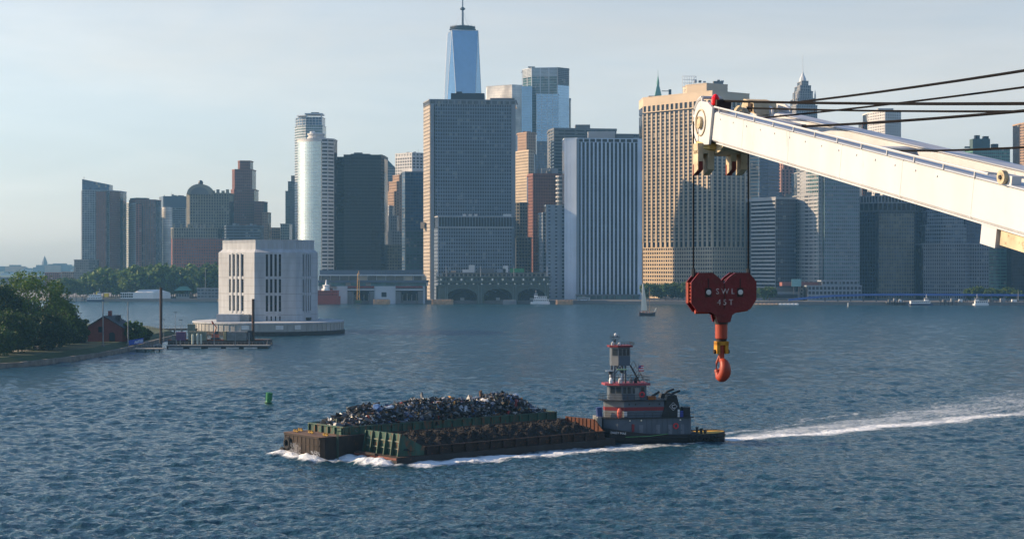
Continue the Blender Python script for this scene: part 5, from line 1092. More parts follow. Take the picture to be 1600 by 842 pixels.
t = Tower('billboard', 'pale teal square panel on legs above the low pavilion', 1244, 1636, 'sign'); t.box('panel', 1237, 1252, 436, 447.5, 1634, .6, mat('teal_panel', (.20, .38, .38), .6)); t.box('leg', 1240, 1241, 447.5, 460, 1634.2, .5, GREYB); t.box('leg', 1248, 1249, 447.5, 460, 1634.2, .5, GREYB)
for k, (p0, p1, lab) in enumerate(((1470, 1512, 'long dark jetty with moored craft below the granite tower'), (1540, 1600, 'dark jetty at the far right edge of the shore'), (1386, 1414, 'short dark jetty left of the sleek white ferry'))):
    o = thing('jetty', lab, 'jetty', (PX((p0 + p1) / 2, 1568), 1568, 0)); w_ = (PX(p1, 1568) - PX(p0, 1568)) / 2; MB().box(-w_, w_, 0, 6, 2.2, 3.0).build('deck', GREYB, o)
    for i in range(8): MB().tube([(-w_ + i * w_ / 3.5, 0.2, -1), (-w_ + i * w_ / 3.5, .2, 4.2)], .35, 5).build('pile', DARKST, o)
    for i in range(3): MB().box(-w_ * .8 + i * w_ * .6, -w_ * .55 + i * w_ * .6, 1, 4, 3.0, 5.5 + i % 2).build('deck_shed', [GREYB, CONC, BW][i], o)
lamp(1591, 1570, 455, 'pale mast on the jetty at the right edge', 1, .35, False)
o = thing('esplanade_railing', 'thin pale railing along the city shore left of the hook block', 'railing', (PX(950, 1622), 1622, GZ)); L0_, L1_ = PX(884, 1622) - PX(950, 1622), PX(1160, 1600) - PX(950, 1622); rl = MB()
for k in range(70): u = L0_ + (L1_ - L0_) * k / 69; yy = -18 * k / 69; rl.tube([(u, yy + 2, 0), (u, yy + 2, 1.5)], .12, 4)
rl.build('posts', POLE, o); MB().tube([(L0_, 2, 1.5), (L1_, -16, 1.5)], .16, 4).build('top_rail', POLE, o)
r_ = random.Random(31)
o = thing('parked_bus', 'pale bus parked before the ribbed tower', 'bus', (PX(912, 1634), 1634, GZ)); MB().box(-6, 6, 0, 2.5, .5, 3.2).build('body', BW, o); MB().box(-5.6, 5.6, -.04, 0, 1.7, 2.7).build('window_strip', G_BLACK, o)
for u in (-4, 4): MB().lathe([(.5, -.15), (.5, .15)], (u, 0, .5), 10, 'y').build('wheel', DARKST, o)

# sailing ship
sb = thing('sailing_boat', 'two-masted dark sailing boat with one tall cream sail up', 'sailboat', (PX(1011, 1205), 1205, 0), (0, 0, .25)); SH = mat('schooner_hull', (.03, .022, .025), .6); SAIL = mat('sail_cloth', (.80, .72, .58), .8, var=.04)
Lh = 6.2; hv = []
for i in range(9):
    f = i / 8; xh = -Lh + 2 * Lh * f; w_ = 1.9 * math.sin(math.pi * min(1, .08 + f * .82)) + .15; zd = 1.9 + 1.1 * (2 * f - 1) ** 2; hv += [(xh, -w_, zd), (xh, -w_ * .7, -.4), (xh, w_ * .7, -.4), (xh, w_, zd)]
hf = [(4*i + k, 4*(i+1) + k, 4*(i+1) + k + 1, 4*i + k + 1) for i in range(8) for k in range(3)] + [(4*i + 3, 4*(i+1) + 3, 4*(i+1), 4*i) for i in range(8)] + [(0, 1, 2, 3), (35, 34, 33, 32)]
MB().add(hv, hf).build('hull', SH, sb, fix=True); MB().tube([(-3.2, 0, 1.5), (-3.2, 0, 24.5)], .16, 6).build('mast', mat('spar_wood', (.25, .15, .08), .6), sb); MB().tube([(2.0, 0, 1.5), (2.0, 0, 21)], .16, 6).build('mast', mat('spar_wood', (.25, .15, .08), .6), sb)
sv = []; nu, nv = 6, 12
for j in range(nv + 1):
    for i in range(nu + 1):
        fz = j / nv; wid = 4.6 * (1 - .78 * fz ** 1.3); u = i / nu; sv.append((-3.9 + (u - .15) * wid + .3 * fz, -.7 * math.sin(math.pi * u) * (1 - fz * .5) - .1, 4 + 19.5 * fz))
MB().add(sv, [(j*(nu+1)+i, j*(nu+1)+i+1, (j+1)*(nu+1)+i+1, (j+1)*(nu+1)+i) for j in range(nv) for i in range(nu)]).build('sail', SAIL, sb, smooth=True)
MB().tube([(-3.2, 0, 3.8), (1.2, 0, 3.4)], .14, 5).build('boom', mat('spar_wood', (.25, .15, .08), .6), sb); MB().tube([(5.8, 0, 2.6), (9, 0, 3.6)], .12, 5).build('bowsprit', mat('spar_wood', (.25, .15, .08), .6), sb)
MB().add([(5.0, -.2, 2.6), (6.6, -.3, 3.0), (7.4, -.2, 6.2), (6.6, 0, 5.6)], [(0, 1, 2, 3)]).build('furled_sail', SAIL, sb)
for a_, b_ in (((2, 0, 20.5), (8.6, 0, 3.5)), ((2, 0, 20.5), (4.2, -1.6, 2.5)), ((-3.2, 0, 24), (-5.8, 0, 2.8)), ((2, 0, 20.5), (-.4, -1.8, 2.2))): MB().tube([a_, b_], .05, 3).build('rigging_line', SH, sb)
for k in range(9): MB().lathe([(.22, 1.9), (.28, 2.6), (.14, 2.9), (.15, 3.15), (.01, 3.25)], (-5 + k * .85, -.5 + (k % 3) * .5, .1), 6).build('crew_figure', mat('crew_%d' % (k % 3), [(.3, .05, .05), (.4, .35, .3), (.06, .06, .09)][k % 3], .8), sb)  # small figures of the people aboard
o = thing('spar_buoy', 'tiny pale spar buoy off the shore right of the hook block', 'buoy', (PX(1325, 1480), 1480, 0)); MB().tube([(0, 0, -1), (0, 0, 4)], .35, 6).build('spar', WT, o); MB().lathe([(.8, 0), (.8, .7)], n=8).build('float_collar', GREYB, o)
# ------------------------------------------------------------------ barges
def rail(mb, pts, h=1.05, r=.035, post=1.4, mid=True):
    for i in range(len(pts) - 1):
        a, b = Vector(pts[i]), Vector(pts[i+1]); L = (b - a).length; n = max(1, round(L / post))
        for k in range(n + 1):
            p = a + (b - a) * k / n; mb.tube([p, p + Vector((0, 0, h))], r, 4)
        for f in ((1, .5) if mid else (1,)): mb.tube([a + Vector((0, 0, h * f)), b + Vector((0, 0, h * f))], r, 4)
    return mb
def ring(mb, c, R0, r, axis='y', n=14, m=6):
    o = len(mb.v)
    for i in range(n):
        a = 2 * math.pi * i / n
        for k in range(m):
            b = 2 * math.pi * k / m; q = R0 + r * math.cos(b); u, v, w = q * math.cos(a), q * math.sin(a), r * math.sin(b)
            p = {'y': (u, w, v), 'x': (w, u, v), 'z': (u, v, w)}[axis]; mb.v.append((p[0] + c[0], p[1] + c[1], p[2] + c[2]))
    for i in range(n):
        for k in range(m): mb.f.append((o + i*m + k, o + i*m + (k+1) % m, o + ((i+1) % n)*m + (k+1) % m, o + ((i+1) % n)*m + k))
    return mb
BGRN = mat('barge_green_paint', (.025, .078, .056), .6, var=.4, scale=.7, streak=.3, rust=.42); BBRN = mat('barge_rusty_brown', (.028, .020, .016), .85, var=.35, scale=.6, streak=.4, rust=.2); BBLK = mat('barge_black_hull', (.016, .016, .017), .65, var=.4, scale=.5, rust=.12)
DKRST = mat('dark_rusted_steel', (.026, .017, .014), .8, var=.35, scale=.9, rust=.3); YEL = mat('bollard_yellow', (.34, .20, .02), .7, var=.3, scale=2, rust=.3); ORST = mat('orange_rust_plate', (.085, .028, .013), .85, var=.45, scale=.8, streak=.2); TYRE = mat('tyre_rubber', (.012, .012, .012), .85)
bA = thing('hopper_barge', 'scrap barge with a brown bow and green coaming, the farther one', 'barge', (A0.x, A0.y, 0), (0, 0, BH))
ZD, ZC = 4.2, 5.75
MB().prism([(.6, 0), (LA, 0), (LA, WA), (.6, WA), (0, WA - .8), (0, .8)], -1.5, ZD).build('hull', BBRN, bA); hullA = bA.children[0]
for (z_, h_) in ((1.2, .22), (2.6, .18), (ZD - .35, .3)): MB().box(-.14, -.002, .9, WA - .9, z_, z_ + h_).build('rubbing_strake', BBRN, hullA)
for k in range(9): MB().box(-.08, -.002, 1.3 + k * 1.35, 1.45 + k * 1.35, .2, ZD - .4).build('hull_seam', BBRN, hullA)
MB().box(.1, LA - .1, .1, WA - .1, ZD, ZD + .06).build('deck', mat('rusty_deck', (.10, .062, .045), .9, var=.35, scale=.5, rust=.3), bA)
cx0, cx1, cy0, cy1 = 5.2, LA - 2.0, .9, WA - .9
for nm, bx in (('coaming_front', (cx0, cx0 + .25, cy0, cy1)), ('coaming_back', (cx1 - .25, cx1, cy0, cy1)), ('coaming_near', (cx0, cx1, cy0, cy0 + .25)), ('coaming_far', (cx0, cx1, cy1 - .25, cy1))): 
    e = .003 if 'near' in nm or 'far' in nm else 0
    MB().box(bx[0] - e, bx[1] + e, bx[2], bx[3], ZD + .05, ZC + e).build(nm, BGRN, bA)
MB().box(cx0 - .22, cx0 - .002, cy0, cy1, ZC - .22, ZC - .05).build('coaming_rim', BGRN, bA); MB().box(cx0, cx1, cy0 - .22, cy0 - .002, ZC - .22, ZC - .05).build('coaming_rim', BGRN, bA)
sf = MB().box(-.11, .11, -.34, 0, 0, ZC - ZD - .25).mesh('stiffener'); sx = MB().box(-.34, 0, -.11, .11, 0, ZC - ZD - .25).mesh('stiffener')
k = cx0 + 1.2
while k < cx1: obj('stiffener', sf, BGRN, bA, loc=(k, cy0, ZD + .05)); k += 2.35
for k in range(6): obj('stiffener', sx, BGRN, bA, loc=(cx0, cy0 + .5 + k * 2.15, ZD + .05))
for (x_, y_) in ((1.6, WA - 2.2), (2.4, WA * .55), (1.8, 1.6), (3.2, WA - 1.2)):
    m_ = MB()
    for s_ in (-.4, .4): m_.lathe([(.15, ZD), (.15, ZD + .5), (.22, ZD + .5), (.22, ZD + .6)], (x_, y_ + s_, 0), 8)
    m_.box(x_ - .12, x_ + .12, y_ - .85, y_ + .85, ZD + .22, ZD + .36).build('mooring_bitt', YEL, bA)
tr_ = MB(); ring(tr_, (-.3, WA - 2.4, 2.4), .85, .34, 'x'); tr_.build('tyre_fender', TYRE, bA)
tr_ = MB(); ring(tr_, (-.3, WA - .6, .6), .7, .3, 'x'); tr_.build('tyre_fender', TYRE, bA)
for y_ in (.35, .75): MB().tube([(3.0, y_ - .9, .2), (3.0, y_ - .9, ZD + .9), (3.6, y_ - .9, ZD + 1.0)], .09, 5).build('ladder_rail', BGRN, bA)

# scrap: thousands of torn bits on a heap
def heap_h(u, v):
    e = min(1, u * 5.5, (1 - u) * 6.5) ; c = math.sin(math.pi * min(max(v, 0), 1)) ** .6
    return max(0, e) ** .8 * c * (3.2 + .8 * u + .35 * math.sin(u * 17) + .3 * math.sin(u * 31 + v * 5) + .25 * math.sin(v * 11 + u * 7))
core = MB(); nu, nv = 60, 16; cvv = []
for j in range(nv + 1):
    for i in range(nu + 1):
        u, v = i / nu, j / nv; cvv.append((cx0 + .3 + (cx1 - cx0 - .6) * u, cy0 + .3 + (cy1 - cy0 - .6) * v, ZC - .9 + heap_h(u, v) * .93))
core.add(cvv, [(j*(nu+1)+i, j*(nu+1)+i+1, (j+1)*(nu+1)+i+1, (j+1)*(nu+1)+i) for j in range(nv) for i in range(nu)])
core.v += []
sp_r = np.random.default_rng(5); SV, SF, SI = [], [], []
scols = [((.018, .019, .021), .6, .2), ((.045, .048, .052), .5, .5), ((.13, .135, .14), .45, .6), ((.36, .38, .40), .5, .3), ((.05, .085, .16), .5, .2), ((.10, .055, .03), .8, 0), ((.33, .17, .04), .6, 0), ((.23, .03, .025), .6, 0), ((.07, .10, .08), .6, .1)]
wts = np.array([.30, .20, .17, .13, .085, .06, .018, .012, .025]); wts = wts / wts.sum()
cub = np.array([(-1,-1,-1),(1,-1,-1),(1,1,-1),(-1,1,-1),(-1,-1,1),(1,-1,1),(1,1,1),(-1,1,1)], float)
cf = [(0,3,2,1),(4,5,6,7),(0,1,5,4),(1,2,6,5),(2,3,7,6),(3,0,4,7)]
NS = 9000
for i in range(NS):
    u, v = sp_r.uniform(.01, .99), sp_r.uniform(.02, .98) ** 1.15
    big = sp_r.random() < .08
    s = sp_r.uniform(.1, .42) * (2.1 if big else 1)
    dim = s * np.array([sp_r.uniform(.5, 1.9), sp_r.uniform(.35, 1.0), sp_r.uniform(.05, .45)])
    Q = np.array(Matrix.Rotation(sp_r.uniform(0, 6.28), 3, 'Z') @ Matrix.Rotation(sp_r.normal(0, .8), 3, 'X') @ Matrix.Rotation(sp_r.normal(0, .8), 3, 'Y'))
    p = (cub * dim * sp_r.uniform(.45, 1.15, (8, 3))) @ Q.T + np.array([cx0 + .4 + (cx1 - cx0 - .8) * u, cy0 + .4 + (cy1 - cy0 - .8) * v, ZC - .9 + heap_h(u, v) + sp_r.uniform(-.15, .35)])
    o_ = len(SV); SV += p.tolist(); SF += [tuple(q + o_ for q in f) for f in cf]; SI += [int(sp_r.choice(9, p=wts))] * 6
SF2 = [tuple(q + len(SV) for q in f) for f in core.f]; SV += core.v; SI += [0] * len(SF2)
me = bpy.data.meshes.new('scrap_metal_heap'); me.from_pydata(SV, [], SF + SF2)
for k, (c, r, mt) in enumerate(scols): me.materials.append(mat('scrap_%d' % k, c, r, mt, var=.35, scale=2.5, rust=.15 if k in (1, 2) else 0))
me.polygons.foreach_set('material_index', SI); me.update()
o = obj('scrap_metal_heap', me, None, None, 'stuff'); o.location = bA.location; o.rotation_euler = bA.rotation_euler; o['label'] = 'heap of torn scrap metal filling the farther barge'
r_ = random.Random(44); 
for k, (u, v, s_, m, lab) in enumerate([(.20, .35, 1.3, mat('blue_car_paint', (.05, .11, .26), .35, spec=.5), 'crushed blue car body on the front of the scrap heap'), (.26, .42, .8, mat('pale_blue_panel', (.30, .38, .48), .4), 'dented pale blue tank near the front of the scrap heap'), (.70, .35, .8, mat('white_appliance', (.6, .6, .6), .4), 'white dented drum towards the back of the scrap heap'), (.86, .4, .9, mat('pale_blue_panel', (.30, .38, .48), .4), 'pale blue crumpled sheet at the back of the scrap heap')]):
    bm = bmesh.new(); bmesh.ops.create_icosphere(bm, subdivisions=2, radius=1)
    for vv in bm.verts: vv.co = Vector((vv.co.x * 1.5 * s_, vv.co.y * .8 * s_, vv.co.z * .6 * s_)) * r_.uniform(.8, 1.15)
    me = bpy.data.meshes.new('crushed_panel'); bm.to_mesh(me); bm.free(); o = obj('crushed_scrap', me, m); lp = Vector((cx0 + (cx1 - cx0) * u, cy0 + (cy1 - cy0) * v, 0)); w2 = A0 + bx_ * lp.x + by_ * lp.y
    o.location = (w2.x, w2.y, ZC - .55 + heap_h(u, v)); o.rotation_euler = (r_.uniform(-.4, .4), r_.uniform(-.5, .2), r_.uniform(0, 3)); tag(o, lab, 'scrap')

bB = thing('hopper_barge', 'soil barge with a green front bulkhead and rusty sides, the nearer one', 'barge', (B0.x, B0.y, 0), (0, 0, BH))
MB().prism([(1.2, 0), (LB, 0), (LB, WB), (1.2, WB), (0, WB), (0, 0)], -1.5, 1.25).build('hull', BBLK, bB)
MB().box(.05, LB - .05, .05, WB - .05, 1.25, 1.31).build('deck', DKRST, bB); MB().box(-.1, -.002, .05, WB, .85, 1.22).build('bow_strake', mat('worn_red_strake', (.17, .06, .045), .8, var=.5, scale=1.2), bB)
gx = 2.2; zt_ = 5.15
MB().slab([(1.7, 1.3), (WB - .6, 1.3), (WB - .6, zt_), (1.7, zt_)], 'x', gx, gx + .22).build('front_bulkhead', BGRN, bB)
MB().add([(gx + .05, 1.72, 1.3), (gx + .05, 1.72, zt_), (gx + 4.2, .8, 2.7), (gx + 4.2, .8, 1.3), (gx + .05, 1.6, 1.3), (gx + .05, 1.6, zt_), (gx + 4.2, .66, 2.7), (gx + 4.2, .66, 1.3)], [(3, 2, 1, 0), (4, 5, 6, 7), (1, 2, 6, 5), (0, 1, 5, 4), (2, 3, 7, 6)]).build('side_gusset', BGRN, bB)
for k in range(6): y_ = 1.7 + k * (WB - 2.4) / 5; MB().add([(gx, y_ - .1, 1.3), (gx, y_ + .1, 1.3), (gx, y_ + .1, zt_), (gx, y_ - .1, zt_), (gx - .95, y_ - .1, 1.3), (gx - .95, y_ + .1, 1.3), (gx - .3, y_ + .1, zt_), (gx - .3, y_ - .1, zt_)], [(4, 5, 1, 0), (7, 3, 2, 6), (4, 7, 6, 5), (0, 3, 7, 4), (5, 6, 2, 1)]).build('bulkhead_buttress', BGRN, bB)
for z_ in (2.4, 3.7): MB().box(gx - .16, gx - .002, 1.8, WB - .7, z_, z_ + .14).build('bulkhead_rail', mat('worn_pale_rail', (.22, .24, .18), .7, var=.4, scale=1), bB)
sx0, sx1 = gx + 4.2, LB - 2.2; zr = 2.75
for nm, y_ in (('side_coaming', .85), ('side_coaming', WB - 1.0)): MB().box(sx0, sx1, y_, y_ + .15, 1.3, zr).build(nm, DKRST, bB)
MB().box(sx0, sx1, .48, .84, zr - .05, zr + .12).build('coaming_rail', DKRST, bB); MB().box(sx0 + 2, sx1, .55, .68, zr - .62, zr - .5).build('lower_rail', DKRST, bB)
psm = MB().box(-.12, .12, -.5, 0, 0, zr - 1.35).mesh('coaming_post'); k = sx0 + .6
while k < sx1: obj('coaming_post', psm, DKRST, bB, loc=(k, .85, 1.3)); k += 2.9
MB().slab([(.9, 1.3), (WB - .9, 1.3), (WB - .9, 4.9), (3.6, 4.9), (1.1, 2.8)], 'x', sx1, sx1 + .2).build('rear_bulkhead', ORST, bB)
for k in range(9): y_ = 2.6 + k * 1.1; MB().box(sx1 - .14, sx1 - .002, y_ - .09, y_ + .09, 1.4, 4.2 if k == 0 else 4.85).build('rear_rib', ORST, bB)
MB().box(-.5, .1, 6, 12, 1.26, 1.6).build('bow_bitts', DKRST, bB)
rs = np.random.default_rng(8); nu, nv = 240, 56; dv = []
X0, X1, Y0, Y1 = gx + .3, sx1 - .02, 1.0, WB - 1.05
nf = [(rs.uniform(.3, 5), rs.uniform(.3, 5), rs.uniform(0, 6.28)) for _ in range(40)]
U, Vv = np.meshgrid(np.linspace(0, 1, nu + 1), np.linspace(0, 1, nv + 1)); Xd, Yd = X0 + (X1 - X0) * U, Y0 + (Y1 - Y0) * Vv
base = 1.9 + 2.7 * np.sin(np.pi * np.clip(Vv * .92 + .04, 0, 1)) ** .8 * np.minimum(1, np.minimum(U * 6 + .42, (1 - U) * 7 + .2)) ** .7
nsum = sum(np.sin(Xd * a + Yd * b * s_ + c) * .30 / (a + b) for (a, b, c), s_ in zip(nf, [1, -1] * 20)); Zd = base + nsum * .55 + rs.normal(0, .05, Xd.shape)
dm = MB(); dm.add(np.stack([Xd, Yd, Zd], -1).reshape(-1, 3).tolist(), [(j*(nu+1)+i, j*(nu+1)+i+1, (j+1)*(nu+1)+i+1, (j+1)*(nu+1)+i) for j in range(nv) for i in range(nu)])
SOIL = mat('dark_soil', (.017, .014, .0125), .95, var=.45, scale=.8, bump=.8, bscale=5)
for i in range(2600):
    i_, j_ = rs.integers(2, nu - 2), rs.integers(2, nv - 2); s = rs.uniform(.06, .2); c_ = np.array([Xd[j_, i_], Yd[j_, i_], Zd[j_, i_]]); dm.add((cub * s * rs.uniform(.5, 1.1, (8, 3)) + c_).tolist(), cf)
o = dm.build('soil_heap', SOIL, None, 'stuff'); o.location = bB.location; o.rotation_euler = bB.rotation_euler; o['label'] = 'long mound of dark soil filling the nearer barge'

# spray thrown up at the bows
sv = MB(); r_ = random.Random(77)
def blob(c, s): sv.add([(c[0]+s, c[1], c[2]), (c[0]-s, c[1], c[2]), (c[0], c[1]+s, c[2]), (c[0], c[1]-s, c[2]), (c[0], c[1], c[2]+s), (c[0], c[1], c[2]-s)], [(0,2,4),(2,1,4),(1,3,4),(3,0,4),(2,0,5),(1,2,5),(3,1,5),(0,3,5)])
for (fo, y0, y1, hmax, n) in ((A0, 6.4, 8.4, 2.6, 420), (A0, 0.2, 1.4, 1.6, 260), (A0, 8.5, 13, .8, 300), (A0, 1, 6, .7, 400), (B0, 1, 12, .6, 600)):
    for k in range(n):
        v = r_.uniform(y0, y1); h = hmax * r_.random() ** 1.8 * (.4 + .6 * math.exp(-((v - (y0 + y1) / 2) / 1.0) ** 2)); u = -.25 - r_.random() * 1.6; w2 = fo + bx_ * u + by_ * v; blob((w2.x, w2.y, .35 + h), r_.uniform(.02, .07))
o = sv.build('bow_spray', mat('spray_white', (.78, .80, .82), .7, var=.05), None, 'stuff'); o['label'] = 'white spray thrown up by the barge bows'

# ------------------------------------------------------------------ tug boat
tg = thing('tug_boat', 'grey tug boat with red trim and a tall upper wheelhouse pushing the barges', 'tug boat', (29.2, 326.2, 0), (0, 0, R(10)))
TG = mat('tug_grey_paint', (.072, .094, .122), .6, var=.12, scale=.6, rust=.08); TL = mat('tug_light_grey', (.18, .19, .19), .6, var=.08, scale=.6); TR = mat('tug_red_trim', (.17, .014, .02), .55, var=.12); TP = mat('tug_roof_red', (.27, .05, .07), .6, var=.12); TK = mat('tug_black', (.012, .013, .015), .6, var=.3, scale=.8); TW = mat('tug_white', (.65, .66, .66), .5); TY = mat('tug_deck_yellow', (.55, .30, .025), .75, var=.22, scale=.8, rust=.1); GL = glass('tug_window_glass', (.015, .02, .025), .05, .3, (.9, .9, 2), blinds=.0)
sec = [(-13.2, .6, 3.3), (-12.6, 2.2, 3.2), (-11, 3.5, 3.0), (-8, 4.2, 2.5), (-4, 4.4, 2.0), (2, 4.4, 1.75), (8, 4.3, 1.7), (11, 3.8, 1.8), (12.6, 2.6, 1.9), (13.3, .8, 1.95)]
hv, hf = [], []
for (x_, w_, zt) in sec: hv += [(x_, -w_ * .80, -1.2), (x_, -w_ * .97, .6), (x_, -w_, zt), (x_, -w_ + .18, zt), (x_, -w_ + .2, zt - .95), (x_, w_ - .2, zt - .95), (x_, w_ - .18, zt), (x_, w_, zt), (x_, w_ * .97, .6), (x_, w_ * .80, -1.2)]
n_ = 10
for i in range(len(sec) - 1):
    for k in range(n_ - 1): 
        if k != 4: hf.append((i*n_ + k, i*n_ + k + 1, (i+1)*n_ + k + 1, (i+1)*n_ + k))
hf += [tuple(range(3)) + (7, 8, 9), tuple((len(sec)-1)*n_ + k for k in (9, 8, 7, 2, 1, 0))]
MB().add(hv, hf).build('hull', TK, tg, fix=True)
dkv = []
for (x_, w_, zt) in sec: dkv += [(x_, -w_ + .2, zt - (.9 if x_ < 3 else .22)), (x_, w_ - .2, zt - (.9 if x_ < 3 else .22))]
MB().add(dkv[:14], [(2*i, 2*i+2, 2*i+3, 2*i+1) for i in range(6)]).build('fore_deck', mat('tug_deck_grey', (.09, .09, .09), .9), tg); MB().add(dkv[10:], [(2*i, 2*i+2, 2*i+3, 2*i+1) for i in range(4)]).build('stern_deck', TY, tg)
gd = MB(); 
for s_ in (-1, 1): gd.tube([(x_, s_ * (w_ + .08), zt - .75) for (x_, w_, zt) in sec], .17, 6)
gd.build('rubber_guard', TYRE, tg)
for k, x_ in enumerate((5.4, 6.9, 8.4, 9.9)): m_ = MB(); ring(m_, (x_, -4.55 + k * .12, .85), .48, .2, 'y'); m_.build('tyre_fender', TYRE, tg)
def house(name, x0, x1, hw, z0, z1, ch, m, parent, aft=0.0):
    pl = [(x0, -hw + ch), (x0 + ch * 1.5, -hw), (x1 - aft, -hw), (x1, -hw + aft), (x1, hw - aft), (x1 - aft, hw), (x0 + ch * 1.5, hw), (x0, hw - ch)]
    MB().prism(pl, z0, z1).build(name, m, parent); return pl
house('main_deckhouse', -11.8, 5.6, 3.5, .8, 4.85, 1.7, TG, tg, .3); MB().prism(offs([(-12, -2.2), (-9, -3.7), (5.8, -3.7), (5.8, 3.7), (-9, 3.7), (-12, 2.2)], .25), 4.86, 5.02).build('boat_deck', TK, tg)
house('second_deckhouse', -11.2, .2, 3.0, 5.02, 8.25, 2.2, TG, tg)
# sunlight on the faceted front painted as lighter grey faces, a few millimetres proud
MB().add([(-11.2 - .004, -.8, 5.03), (-7.9 + .004, -3.004, 5.03), (-7.9 + .004, -3.004, 8.24), (-11.2 - .004, -.8, 8.24)], [(0, 1, 2, 3)]).build('lit_front_panel', TL, tg)
pl = [(-11.2, -.8), (-7.9, -3.0), (.2, -3.0), (.2, 3.0), (-7.9, 3.0), (-11.2, .8)]
MB().prism(offs(pl, .035), 6.35, 7.05).build('red_band', TR, tg)
MB().prism([(-12.0, -1.6), (-8.6, -3.5), (2.2, -3.5), (2.2, 3.5), (-8.6, 3.5), (-12.0, 1.6)], 8.26, 8.42).build('bridge_deck', TK, tg)
pl2 = house('pilot_house', -10.4, -3.2, 2.5, 8.42, 11.3, 1.5, TG, tg, .2)
MB().prism([(-11.4, -1.5), (-8.9, -3.0), (-2.6, -3.0), (-2.6, 3.0), (-8.9, 3.0), (-11.4, 1.5)], 11.3, 11.72).build('pilot_house_roof', TP, tg)
def wins(parent, poly, i, z0, z1, spec_):
    a, b = Vector(poly[i]), Vector(poly[i+1]); L = (b - a).length; t_ = (b - a) / L; n2 = Vector((t_.y, -t_.x))
    for (f0, f1) in spec_:
        w_ = MB(); w_.wbox(a, t_, n2, f0 * L - .07, f1 * L + .07, z0 - .07, z1 + .07, -.02, .035); w_ = w_.build('window', TL, parent); g_ = MB(); g_.wbox(a, t_, n2, f0 * L, f1 * L, z0, z1, 0, .05); g_.build('pane', GL, w_)
wins(tg, pl2, 0, 9.7, 11.0, [(.08, .44), (.54, .92)]); wins(tg, pl2, 1, 9.7, 11.0, [(.03, .17), (.22, .38), (.44, .58), (.80, .95)]); wins(tg, pl2, 7, 9.7, 11.0, [(.1, .9)]) if False else None
MB().box(-5.6, -4.7, -2.56, -2.5, 8.5, 10.8).build('side_door', TL, tg)
rr_ = MB(); rail(rr_, [(-11.9, -1.6, 8.42), (-8.6, -3.4, 8.42), (2.1, -3.4, 8.42), (2.1, 3.4, 8.42)]); rail(rr_, [(-11.9, -1.6, 8.42), (-11.9, 1.6, 8.42), (-8.6, 3.4, 8.42)]); rr_.build('bridge_railing', TK, tg)
rr_ = MB(); rail(rr_, [(-10.6, -1.4, 11.72), (-8.8, -2.8, 11.72), (-2.8, -2.8, 11.72), (-2.8, 2.8, 11.72), (-8.8, 2.8, 11.72)], 1.25, .04, 1.1); rr_.build('roof_railing', TK, tg)
rr_ = MB(); rail(rr_, [(-11.9, -2.3, 5.02), (-9, -3.75, 5.02), (5.9, -3.75, 5.02)], 1.0, .03, 1.6); rr_.build('boat_deck_railing', TK, tg)
for (x_, y_) in ((-9.4, -1.2), (-7.2, -1.2), (-9.4, 1.2), (-7.2, 1.2)): MB().box(x_ - .16, x_ + .16, y_ - .16, y_ + .16, 11.72, 15.1).build('tower_leg', TG, tg)
br = MB()
for y_ in (-1.2, 1.2): br.tube([(-9.4, y_, 13.4), (-7.9, y_, 15.1)], .1, 4); br.tube([(-7.2, y_, 13.4), (-8.7, y_, 15.1)], .1, 4)
br.build('tower_brace', TG, tg)
pl3 = house('upper_wheelhouse', -9.9, -6.3, 1.6, 15.1, 18.75, .8, TG, tg, .1)
MB().add([(-9.904, -.8, 15.12), (-8.7, -1.604, 15.12), (-8.7, -1.604, 18.7), (-9.904, -.8, 18.7)], [(0, 1, 2, 3)]).build('lit_front_panel', TL, tg)  # sunlit facet of the upper wheelhouse, the light put into its paint
wins(tg, pl3, 0, 17.1, 18.4, [(.12, .88)]); wins(tg, pl3, 1, 17.1, 18.4, [(.03, .30), (.38, .64), (.72, .96)])
MB().prism([(-10.4, -1.0), (-8.9, -2.0), (-5.9, -2.0), (-5.9, 2.0), (-8.9, 2.0), (-10.4, 1.0)], 18.75, 19.1).build('upper_roof', TR, tg)
rr_ = MB(); rail(rr_, [(-9.9, -1, 19.1), (-8.8, -1.8, 19.1), (-5.6, -1.8, 19.1), (-5.6, 1.8, 19.1)], .6, .03, .7); rr_.build('upper_railing', TK, tg)
mm = MB(); mm.tube([(-9.0, 0, 19.1), (-9.0, 0, 20.4)], .1, 5)
for a in (-.9, -.4, .4, .9): mm.tube([(-9, 0, 19.7), (-9 + a * 1.05, 0, 20.5), (-9 + a, 0, 21.2)], .05, 4)
mm.tube([(-9.9, 0, 20.7), (-8.1, 0, 20.7)], .05, 4); mm.build('antenna_mast', TK, tg)
MB().lathe([(.01, 20.8), (.28, 20.95), (.3, 21.25), (.01, 21.5)], (-8.9, 0, 0), 8).build('radar_dome', TW, tg); MB().lathe([(.3, 19.1), (.3, 19.6), (.05, 19.8)], (-9.6, -.5, 0), 8).build('searchlight', TW, tg); MB().lathe([(.28, 19.1), (.28, 19.5), (.05, 19.7)], (-8.3, -.6, 0), 8).build('searchlight', TW, tg)
for (x_, y_, z_) in ((-10.2, -1.0, 14.0), (-8.0, -1.6, 14.3)):
    m_ = MB(); m_.tube([(x_, y_, 11.72), (x_, y_, z_)], .14, 5); m_.build('radar_post', TW, tg); MB().box(x_ - .95, x_ + .95, y_ - .12, y_ + .12, z_, z_ + .2).build('radar_bar', TW if x_ < -9 else mat('pale_green_radar', (.4, .55, .3), .6), tg); MB().box(x_ - .3, x_ + .3, y_ - .3, y_ + .3, z_ - .6, z_).build('radar_drum', TK, tg)
for k, x_ in enumerate((-10.3, -8.4, -6.2, -5.3)): MB().lathe([(.35, 11.72), (.4, 12.3), (.2, 12.8)], (x_, -1.9, 0), 8).build('deck_vent', [TW, TW, TL, TK][k], tg)
